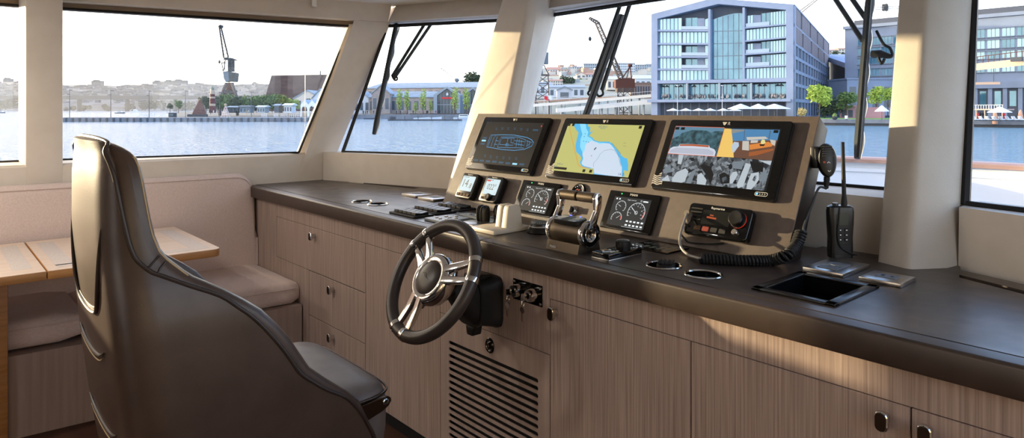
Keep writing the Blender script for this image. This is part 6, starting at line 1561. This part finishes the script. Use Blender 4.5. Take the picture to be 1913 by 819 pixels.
for k in range(8): person(rr.uniform(345, 475), 214, 250, cl[rr.choice((0, 1, 3, 4, 5))], 'small distant person on the park ground behind the pier', 'people on the park ground')
# flags
for i, (u, vt, m) in enumerate(((1016, 183, mat('flag_red', 'c8202e', .7)), (1023, 182, m_white))):
    p = E(u, 262, ZG); zt = EV(u, vt-4, 262).z; t = thing('flag_pole', ('flag pole with a red flag', 'flag pole with a white flag')[i]+' before the left portal crane', 'flag', p)
    MB().tube([p, Vector((p.x, p.y, zt))], .06, 6).obj('pole', m_fence, t)
    r_ = Vector((cs, sn, 0)); q0 = Vector((p.x, p.y, zt))
    rings = [[q0+r_*(.0+.28*k)+Vector((0, .12*math.sin(k*1.2), -.06*k)), q0+r_*(.28*k)+Vector((0, .12*math.sin(k*1.2)+.03, -.06*k)), q0+r_*(.28*k)+Vector((0, .12*math.sin(k*1.2)+.03, -1.4-.10*k)), q0+r_*(.28*k)+Vector((0, .12*math.sin(k*1.2), -1.4-.1*k))] for k in range(7)]
    MB().loft(rings).obj('flag', m, t)
# elevated ramps of the ferry terminal
m_ramp = mat('ramp_pale', 'b3bac0', .8); m_rampb = mat('ramp_brown', '9a8478', .8)
def ramp(u0, v0, u1, v1, d0, d1, th, label, m, rails=True):
    a, c = EV(u0, v0, d0), EV(u1, v1, d1); t = thing('walkway_ramp', label, 'walkway', E(u0, d0, ZG)); n = Vector((-sn, cs, 0))*7
    MB().add([a, c, c+n, a+n]+[p+Vector((0, 0, -th)) for p in (a, c, c+n, a+n)], [(0, 1, 2, 3), (7, 6, 5, 4), (0, 4, 5, 1), (1, 5, 6, 2), (2, 6, 7, 3), (3, 7, 4, 0)]).obj('deck', m, t, 0)
    for k in range(7):
        p = a.lerp(c, (k+.5)/7)+n*.3; MB().tube([Vector((p.x, p.y, ZG)), p+Vector((0, 0, -th))], .35, 6).obj('support', m_greyw, t)
    if rails:
        b = MB(); b.tube([a+Vector((0, 0, 1.1)), c+Vector((0, 0, 1.1))], .06, 4)
        for k in range(13): p = a.lerp(c, k/12); b.tube([p, p+Vector((0, 0, 1.1))], .05, 4)
        b.obj('handrail', m_fence, t)
ramp(968, 197, 1216, 176, 300, 262, 1.2, 'upper pale elevated walkway rising towards the hotel', m_ramp)
ramp(968, 190, 1150, 180, 330, 300, 1.0, 'brown elevated walkway behind the pale one', m_rampb)
ramp(1040, 203, 1218, 186, 262, 240, 1.6, 'lower pale elevated walkway beside the derrick legs', m_ramp)
house(1180, 1219, 155, 184, 330, m_rampb, m_rampb, 'brown brick terminal wall left of the hotel', None, 1, 8, False, 8)
# ================================================================ hotel
A_, B_ = (1217, 226), (1482, 203)
zg = ZG
MH, WH = bframe(*A_, *B_, zg)
MHi = MH.inverted(); hn = MH.to_3x3() @ Vector((0, 0, 1))
def HP(x, y, off=0):
    p = MHi @ aton(1200+x/3.561, y/3.561, MH @ Vector((0, 0, off)), hn); return (p.x, p.y)
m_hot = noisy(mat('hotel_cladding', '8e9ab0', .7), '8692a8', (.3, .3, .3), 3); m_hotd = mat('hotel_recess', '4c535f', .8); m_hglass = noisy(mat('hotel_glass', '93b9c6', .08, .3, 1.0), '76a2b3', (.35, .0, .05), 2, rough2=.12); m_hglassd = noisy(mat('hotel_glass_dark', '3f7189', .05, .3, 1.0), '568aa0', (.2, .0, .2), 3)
m_bal = mat('balcony_glass', '9fb2bd', .15); m_mull = mat('mullion_grey', '6f7a88', .6)
t = thing('hotel', 'large grey waterfront hotel with gabled glass front', 'building', E(1350, 215, zg))
# body
Lz = [HP(60, 95), HP(470, -12), HP(1000, 30)]
gp = [(0, 0), (WH, 0), (WH, Lz[2][1]), Lz[1], (0, Lz[0][1])]
M2, W2 = bframe(*B_, 1547.5, 324, zg)
dirv = (E(1547.5, 324, zg)-E(*B_, zg)); back = MHi.to_3x3() @ dirv
b = MB(MH)
def gp3(pts, z0, sh=0): return [(x+back.x*sh, y, z0+back.z*sh) for x, y in pts]
f0 = gp3([(x, y) for x, y in gp], -3.0, .0); f1 = gp3(gp, 0, 1.0)
f0 = [(x+(back.x*3/abs(back.z) if x > 1 or True else 0), y, z) for x, y, z in f0]
b.add(f0+f1, [(0, 1, 2, 3, 4), (9, 8, 7, 6, 5)]+[(i, 5+i, 5+(i+1) % 5, (i+1) % 5) for i in range(5)])
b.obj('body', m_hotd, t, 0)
# front frame (gable outline with opening)
def band(pts_o, pts_i, z0, z1, nm, m):
    n = len(pts_o); b = MB(MH)
    vs = [(x, y, z1) for x, y in pts_o]+[(x, y, z1) for x, y in pts_i]+[(x, y, z0) for x, y in pts_o]+[(x, y, z0) for x, y in pts_i]; fs = []
    for i in range(n-1): fs += [(i, i+1, n+i+1, n+i), (2*n+i, 3*n+i, 3*n+i+1, 2*n+i+1), (i, 2*n+i, 2*n+i+1, i+1), (n+i, n+i+1, 3*n+i+1, 3*n+i)]
    fs += [(0, n, 3*n, 2*n), (n-1, 3*n-1, 4*n-1, 2*n-1)]
    return b.add(vs, fs).obj(nm, m, t, 0)
band([(0, 0), (0, Lz[0][1]), Lz[1], (WH, Lz[2][1]), (WH, 0)], [(HP(100, 700)[0], 0), HP(100, 126), HP(505, 27), HP(955, 66), (HP(957, 700)[0], 0)], -3.0, .35, 'gable_frame', m_hot)
def hbox(x0, y0, x1, y1, z0, z1, nm, m, yb0=None, yb1=None):
    """zoom-pixel rectangle x0..x1 with top y0 and bottom y1"""
    p = [HP(x0, y1), HP(x1, yb1 if yb1 is not None else y1), HP(x1, yb0 if yb0 is not None else y0), HP(x0, y0)]
    return MB(MH).prism(p, z0, z1, 'z').obj(nm, m, t, 0)
def glazing(x0, yt0, yb0, x1, yt1, yb1, n, m, z=-1.2, nm='window', mm=True):
    p = [HP(x0, yb0), HP(x1, yb1), HP(x1, yt1), HP(x0, yt0)]; b = MB(MH); b.prism(p, z-.2, z, 'z')
    for k in range(n+1):
        q = k/n; a = [lerp(p[0][i], p[1][i], q) for i in (0, 1)]; c = [lerp(p[3][i], p[2][i], q) for i in (0, 1)]
        b.prism([(a[0]-.09, a[1]), (a[0]+.09, a[1]), (c[0]+.09, c[1]), (c[0]-.09, c[1])], z, z+.15, 'z', 1)
    return b.obj(nm, [m, m_mull], t, 0)
rows = [(125, 197), (212, 285), (299, 372), (385, 455), (468, 533)]
for i, (a, c) in enumerate(rows):
    glazing(102, a, c, 253, a+(-8 if i == 0 else 0), c, 6, m_hglass)
    if i in (1, 4): glazing(258, a, c, 437, a, c, 7, m_hglass)
    else:
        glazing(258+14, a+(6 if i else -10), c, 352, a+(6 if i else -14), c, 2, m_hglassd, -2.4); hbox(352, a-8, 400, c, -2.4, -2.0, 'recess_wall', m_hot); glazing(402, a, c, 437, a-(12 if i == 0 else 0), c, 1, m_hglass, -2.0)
        hbox(258, c-23, 437, c-2, -.4, -.3, 'balcony_rail', m_bal)
    hbox(98, c+1, 440, c+13, -1.6, .1, 'floor_band', m_hot)
hbox(437, 62, 452, 535, -2.5, .25, 'column', m_hot); hbox(665, 50, 680, 535, -2.5, .25, 'column', m_hot)
# central curtain wall with stepped arched head
cw = [(452, 525), (665, 525), (665, 84), (632, 82), (600, 84), (560, 92), (520, 103), (487, 114), (452, 128)]
MB(MH).prism([HP(*p) for p in cw], -2.2, -2.0, 'z').obj('curtain_wall', m_hglassd, t, 0)
b = MB(MH)
for x in (487, 523, 558, 594, 630):
    q0, q1 = HP(x, 525), HP(x, 118-(x-452)*.19); b.box(q0[0]-.08, q0[0]+.08, q0[1], q1[1], -2.0, -1.85)
for y in (205, 288, 372, 460): q0, q1 = HP(452, y), HP(665, y-6); b.prism([(q0[0], q0[1]-.09), (q1[0], q1[1]-.09), (q1[0], q1[1]+.09), (q0[0], q0[1]+.09)], -2.0, -1.85, 'z')
b.obj('curtain_mullions', m_mull, t)
for i, (a0, c0, a1, c1_) in enumerate(((100, 180, 66, 156), (198, 268, 168, 244), (290, 356, 262, 338), (378, 443, 354, 430), (458, 522, 444, 516))):
    ml = lambda x: (x-683)/(955-683)
    yt = lambda x: lerp(a0, a1, ml(x)); yb = lambda x: lerp(c0, c1_, ml(x))
    if i in (1, 4): glazing(683, yt(683), yb(683), 842, yt(842), yb(842), 7, m_hglass)
    else:
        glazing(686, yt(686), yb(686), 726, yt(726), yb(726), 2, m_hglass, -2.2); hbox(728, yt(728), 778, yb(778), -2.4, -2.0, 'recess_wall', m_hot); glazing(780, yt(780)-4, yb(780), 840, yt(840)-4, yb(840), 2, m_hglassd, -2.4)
        p = [HP(684, yb(684)), HP(842, yb(842)), HP(842, yb(842)-24), HP(684, yb(684)-24)]; MB(MH).prism(p, -.4, -.3, 'z').obj('balcony_rail', m_bal, t, 0)
    glazing(844, yt(844), yb(844), 955, yt(955), yb(955), 6, m_hglass)
    p = [HP(680, c0+11), HP(957, c1_+10), HP(957, c1_+1), HP(680, c0+1)]; MB(MH).prism(p, -1.6, .1, 'z').obj('floor_band', m_hot, t, 0)
p = [HP(98, 557), HP(957, 545), HP(957, 522), HP(98, 536)]; MB(MH).prism(p, -2, .3, 'z').obj('floor_band', m_hot, t, 0)
# restaurant terrace storey
hbox(100, 560, 950, 662, -4.5, -4.3, 'restaurant_back', mat('restaurant_back', 'a3b2bd', .7), 550, 658)
for x0, x1 in ((100, 290), (300, 505), (515, 718), (728, 950)): glazing(x0, 562, 662, x1, 560-(x1-100)*.008, 660, 6, m_hglassd, -2.2, 'restaurant_glazing')
for x in (295, 510, 722): hbox(x-5, 552, x+5, 662, -1.2, .2, 'terrace_post', m_greyw)
p = [HP(40, 682), HP(990, 676), HP(990, 660), HP(40, 664)]; MB(MH).prism(p, -5, 1.5, 'z').obj('terrace_slab', m_hot, t, 0)
hbox(60, 690, 985, 770, -3.4, -3.2, 'ground_glazing', m_hglassd, 684, 770)
b = MB(MH)
for k in range(16): q = HP(70+k*58, 730); b.box(q[0]-.15, q[0]+.15, 0, q[1]+2.2, -3.2, -2.9)
b.obj('ground_mullions', m_mull, t)
m_par0 = mat('pole_pale', 'a9b0b8', .5)
rr = random.Random(4); b = MB(MH)
for k in range(90):
    q = HP(rr.uniform(110, 940), 655); b.M = MH @ Matrix.Translation((q[0], q[1]+.1, -rr.uniform(.5, 1.8))) @ Matrix.Rotation(-PI/2, 4, 'X')
    b.lathe([(.22, .0), (.24, .5), (.16, 1.0), (.05, 1.08), (.11, 1.2), (.10, 1.33), (0, 1.38)], 6)
cr_ = b.obj('terrace_diners', noisy(mat('diner_clothes', '3f444c', .9), 'b9aca0', (.9, .9, .9), 1, (.45, .6)), None); tag(cr_, 'crowd of tiny diners along the hotel terrace storey', 'crowd', None, 'stuff')
for k, x in enumerate((122, 148, 213, 240, 330, 408, 600, 668, 770, 805, 890, 915)):
    q = HP(x, 580-(x*.01)); tt = thing('pendant_lamp', 'small dark pendant lamp hanging in the hotel terrace storey', 'lamp', MH @ Vector((q[0], q[1], -2)), group='pendant lamps of the hotel terrace')
    MB(MH @ Matrix.Translation((q[0], q[1], -2)) @ Matrix.Rotation(-PI/2, 4, 'X')).lathe([(.75, 0), (.5, .35), (.1, .6), (.03, .62), (.03, 1.5)], 10).obj('shade', m_crane, tt)
for x in (232, 530):
    p = aton(1200+x/3.561, 203, MH @ Vector((0, 0, 6)), hn); z1 = aton(1200+x/3.561, 572/3.561, MH @ Vector((0, 0, 6)), hn).z
    tt = thing('mast_pole', ('slim pale pole before the left bay of the hotel', 'slim pale pole before the middle of the hotel')[x > 300], 'pole', (p.x, p.y, zg))
    MB().tube([(p.x, p.y, zg), (p.x, p.y, z1)], [.14, .08], 7).obj('pole', m_par0, tt); MB().box(p.x-.3, p.x+.3, p.y-.3, p.y+.3, z1, z1+.25).obj('pole_head', m_par0, tt)
# side facade
M2i = M2.inverted()
HS = Lz[2][1]
NB, NR = 14, 7
yr_ = [HS*f for f in (0.0, .16, .30, .42, .54, .66, .82, .985)]
MB(M2).box(0, W2, HS-.5, HS, -1, .4).obj('side_cornice', m_hot, t)
b = MB(M2)
for k in range(NB+1): x = W2*k/NB; b.box(max(x-.55, 0), min(x+.55, W2), 0, yr_[5], -.5, .35)
b.obj('side_fins', m_hot, t)
for i in range(7): MB(M2).box(0, W2, yr_[i]-.5, yr_[i]+.5, -.5, .3).obj('side_floor_band', m_hot, t)
for i in range(5):
    for k in range(NB): MB(M2).box(W2*k/NB+.5, W2*(k+1)/NB-.5, yr_[i]+.5, yr_[i+1]-.5, -.3, -.1).obj('side_window', m_hglassd if (i*7+k*3) % 5 else m_hglass, t)
m_louv = mat('side_louvre_brown', '83777a', .8)
for i in (5, 6):
    b = MB(M2); n = 34
    for k in range(n):
        if (k+i) % 7 != 3: b.box(W2*k/n+.1, W2*(k+1)/n-.35, yr_[i]+.3, yr_[i+1]-.2, -.1, .35)
    b.obj('side_louvres', m_louv, t)
MB(M2).box(0, W2, yr_[5], yr_[7], -.5, -.15).obj('side_upper_wall', m_hotd, t)
b = MB(M2); b.box(W2*.0, W2*.02, 0, HS, -.5, .36); b.obj('corner_pier', m_hot, t)
# ================================================================ buildings right of the hotel
m_rb = noisy(mat('grey_block_cladding', '8290a6', .75), '7a889c', (.2, .2, .2), 3)
MR, WR = bframe(1578, 268, 2010, 216, zg); HR = EV(1640, 47, 259).z-zg
t = thing('grey_block', 'long grey block with square window grid behind the right pillar', 'building', E(1750, 240, zg))
MRi = MR.inverted(); rn = MR.to_3x3() @ Vector((0, 0, 1))
def RP(u, v): p = MRi @ aton(u, v, MR @ Vector((0, 0, 0)), rn); return (p.x, p.y)
MB(MR).box(0, WR, 0, HR, -30, 0).obj('body', m_rb, t)
MB(MR).box(-.5, WR+.5, HR-.6, HR+.6, -30, .7).obj('cornice', m_rb, t)
MB(MR).box(2, WR-2, HR+.6, HR+3, -26, -4).obj('roof_storey', m_hotd, t)
x0, st = RP(1817, 100)[0], RP(1844, 100)[0]-RP(1817, 100)[0]
ww = RP(1839, 100)[0]-x0
ys_ = [RP(1840, v)[1] for v in (55, 70, 76, 91, 97, 110, 120, 135)]
k0 = -int((x0-1.5)/st); 
for r_ in range(4):
    yb_, yt_ = ys_[2*r_+1], ys_[2*r_]
    for k in range(k0, int((WR-x0)/st)):
        x = x0+k*st
        if x < 1 or x+ww > WR: continue
        b = MB(MR); b.box(x, x+ww, yb_, yt_, -.02, .05, 0); b.box(x-.2, x+ww+.2, yt_, yt_+.3, 0, .35, 1); b.box(x+ww*.32, x+ww*.36, yb_, yt_, .05, .12, 1); b.box(x+ww*.64, x+ww*.68, yb_, yt_, .05, .12, 1); b.box(x-.2, x+ww+.2, yb_-.3, yb_, 0, .35, 1)
        b.obj('window', [m_hglass if (k+r_) % 3 else m_hglassd, m_mull], t)
zt0 = RP(1840, 160)[1]
MB(MR).box(0, WR, zt0-1, zt0+1.2, 0, 1.2).obj('canopy_band', m_rb, t)
MB(MR).box(0, WR, 0, zt0-1, .0, .1).obj('ground_recess', m_hotd, t)
for k in range(int(WR/st)): MB(MR).box(1+k*st, 2.2+k*st, 0, zt0-1, .1, .7).obj('ground_column', m_rb, t)
for k in range(int(WR/st)-1): MB(MR).box(2.8+k*st, st+.4+k*st, zt0*.35, zt0-2, .1, .25).obj('ground_window', m_hglassd, t)
house(1582, 1668, 147, 216, 236, m_rb, m_rb, 'low grey box building behind the lawn trees', None, 1, 4, False, 14, name='annex')
t = thing('sloped_roof_hall', 'dark hall with sloping grey roof between hotel and grey block', 'building', E(1575, 300, zg)); M, W = bframe(1545, 330, 1612, 285, zg)
h0, h1 = EV(1547, 110, 328).z-zg, EV(1606, 133, 288).z-zg
MB(M).prism([(0, 0), (W, 0), (W, h1), (0, h0)], -20, 0, 'z').obj('glass_walls', m_hotd, t, 0)
MB(M).prism([(-1, h0+.2), (W+3, h1-1), (W+3, h1+1.2), (-1, h0+2.4)], -22, 3, 'z').obj('roof', m_hot, t, 0)
for k in range(6): MB(M).box(W*k/6+.5, W*(k+1)/6-.5, 1, lerp(h0, h1, (k+.5)/6)*.55, 0, .15).obj('window', m_hglassd, t)
# parasols on the hotel terrace and quay
m_par = mat('parasol_white', 'd2d7de', .7); m_parw = mat('parasol_tan', 'c4977c', .8)
def parasol(u, vt, vb, d, wp, label, group=None, m=None, name='parasol'):
    z1 = EV(u, vt, d).z; p = E(u, d, ZG+.1); R = px(wp, d)/2; hc_ = max(.7, px((vb-vt)*(.75 if name == 'awning' else .5), d))
    t = thing(name, label, 'parasol', p, group=group); T = Matrix.Translation((p.x, p.y, 0))
    MB(T).lathe([(R, z1-hc_), (R*.97, z1-hc_+.15), (R*.5, z1-hc_*.45), (.12, z1)], 8).obj('canopy', m or m_par, t, 0)
    MB(T).tube([(0, 0, ZG), (0, 0, z1)], .07, 6).obj('pole', m_pole, t)
for x0, x1 in ((160, 245), (245, 330), (330, 415), (410, 492), (495, 577), (570, 658)): parasol(1200+(x0+x1)/2/3.561, 202.5, 212, 195, (x1-x0)/3.561, 'white parasol in the row at the foot of the hotel', 'parasols at the foot of the hotel')
for i, (x0, x1, v) in enumerate(((565, 740, 194), (690, 850, 194), (770, 985, 194))): parasol(1200+(x0+x1)/2/3.561, v, 207, 200, (x1-x0)/3.561, ('left', 'middle', 'right')[i]+' one of the three big white awnings before the hotel', None, None, 'awning')
parasol(1647, 197, 220, 180, 26, 'white parasol on the lawn left of the right pillar')
parasol(1867, 199, 222, 160, 40, 'wide white parasol on the quay right of the right pillar')
def closedpar(u, vt, vb, d, label):
    p = E(u, d, ZG); z1 = EV(u, vt, d).z; T = Matrix.Translation((p.x, p.y, 0)); t = thing('folded_parasol', label, 'parasol', p)
    MB(T).lathe([(.55, z1-3.4), (.62, z1-3.0), (.55, z1-1.6), (.35, z1-.6), (.08, z1)], 10).obj('canopy', m_parw, t); MB(T).tube([(0, 0, ZG), (0, 0, z1)], .06, 6).obj('pole', m_pole, t)
closedpar(1858.5, 206, 224, 165, 'folded tan parasol under the wide white one'); closedpar(1906, 205, 222, 163, 'folded tan parasol near the right picture edge')
t = thing('pink_kiosk', 'low pink kiosk with dark openings behind the lawn trees', 'kiosk', E(1586, 206, ZG)); M, W = bframe(1568, 207, 1650, 200, ZG); m_pink = mat('kiosk_pink', 'b08690', .8)
MB(M).box(0, W*.36, 0, 3.6, -3, 0).obj('body', m_pink, t); MB(M).box(W*.55, W, 0, 3.4, -3, 0).obj('body', m_pink, t); MB(M).box(-.3, W*.38, 3.6, 4.0, -3.3, .8).obj('roof', m_pink, t)
for k in (.05, .2): MB(M).box(W*k, W*k+W*.11, .4, 2.6, 0, .06).obj('opening', m_hotd, t)
for i, u in enumerate((1559, 1580.5)):
    p = E(u, 181, ZG); T = Matrix.Translation(p); t = thing('planter' if i == 0 else 'lantern', ('round planter with a small shrub on the quay lawn', 'small white lantern box on the quay lawn')[i], ('planter', 'lantern')[i], p)
    if i == 0: MB(T).lathe([(.3, 0), (.65, .3), (.7, .7), (.55, .9)], 14).obj('pot', m_crane, t); c = crown([(0, 0, 1.2, .6, 1)], 120, .12, 3); c.v = [p+q for q in c.v]; c.obj('shrub', LEAF['young'], t, 0)
    else: MB(T).box(-.3, .3, -.3, .3, .2, 1.1, bev=.05).obj('lamp_box', m_par, t); MB(T).box(-.2, .2, -.2, .2, 0, .2).obj('foot', m_crane, t)
# quay lounge at the starboard pane
t = thing('pergola', 'low quay pergola with planted roof in the starboard pane', 'pergola', E(1840, 172, ZG)); M, W = bframe(1808, 176, 1872, 168, ZG)
m_perg = mat('pergola_tan', 'b09a90', .8)
for k in range(5): MB(M).box(W*k/4-.1, W*k/4+.1, 0, 2.6, -.1, .1).obj('post', m_perg, t)
MB(M).box(-.3, W+.3, 2.6, 2.9, -4, .3).obj('roof_slab', m_perg, t)
b = MB(M)
for k in range(14): b.box(W*k/13-.06, W*k/13+.06, 2.9, 3.9, -.1, 0)
b.box(-.2, W+.2, 3.85, 3.95, -.1, 0); b.obj('roof_rail', m_fence, t)
for k in range(9):
    u = 1812+k*12.3; p = E(u, 163.5-k*.3, ZG); M = Matrix.Translation(p) @ Matrix.Rotation(TH+.2, 4, 'Z')
    t = thing('sun_lounger', 'small pale lounger on the quay edge in the starboard pane', 'lounger', p, group='loungers on the starboard quay')
    MB(M).box(-.8, .8, -.4, .4, .25, .5, bev=.05).obj('mattress', m_par, t); MB(M).prism([(-.8, .5), (-.45, .5), (-.95, 1.15), (-1.1, 1.1)], -.4, .4, 'y').obj('backrest', m_par, t); MB(M).box(-.75, .75, -.35, .35, 0, .25).obj('frame', m_quayd, t)
for k, u in enumerate((1826, 1831, 1875, 1836)): person(u, 222.5, 164, cl[(2, 4, 2, 4)[k]], ('person in red at the left of the starboard quay', 'person in black beside the one in red on the starboard quay', 'person in red under the wide parasol', 'second person in black on the starboard quay')[k])
# beam, rail and pile added to stand for a reflection in the starboard pane
m_dav = mat('reflection_cream', 'c9ab92', .6)
t = thing('reflection_beam', 'pale cream beam standing for a reflection across the starboard pane', 'reflection_beam', E(1860, 90, ZW))
a, c = EV(1806, 121, 92), EV(1990, 100, 83); up = Vector((0, 0, 1)); n = Vector((-sn, cs, 0))*1.6
def beam(b, a, c, th, n): b.add([a, c, c+n, a+n]+[p-up*th for p in (a, c, c+n, a+n)], [(0, 1, 2, 3), (7, 6, 5, 4), (0, 4, 5, 1), (1, 5, 6, 2), (2, 6, 7, 3), (3, 7, 4, 0)])
b = MB(); beam(b, a, c, .9, n); b.obj('arm', m_dav, t, 0)
b = MB(); b.tube([a+up*.9, c+up*.9], .05, 5)
for k in range(18): p = a.lerp(c, k/17); b.tube([p, p+up*.9], .04, 4)
b.obj('handrail', m_rust, t)
for f in (.93,): p = a.lerp(c, f)+n*.5; MB().tube([Vector((p.x, p.y, ZW-1)), p-up*.9], .3, 10).obj('pile', m_quay, t)
MB().box(-.6, .6, -.4, .4, -.3, .25, M=Matrix.Translation(EV(1899, 110.5, 86.5))).obj('lamp_box', m_quayd, t)
a, c = EV(1808, 154, 96), EV(1868, 153, 94)
b = MB(); beam(b, a, c, .35, n*.4); b.obj('lower_spar', m_dav, t, 0)
for f in (.25, .8): p = a.lerp(c, f); MB().tube([p, p+up*2.6], .05, 6).obj('hanger', m_quayd, t)
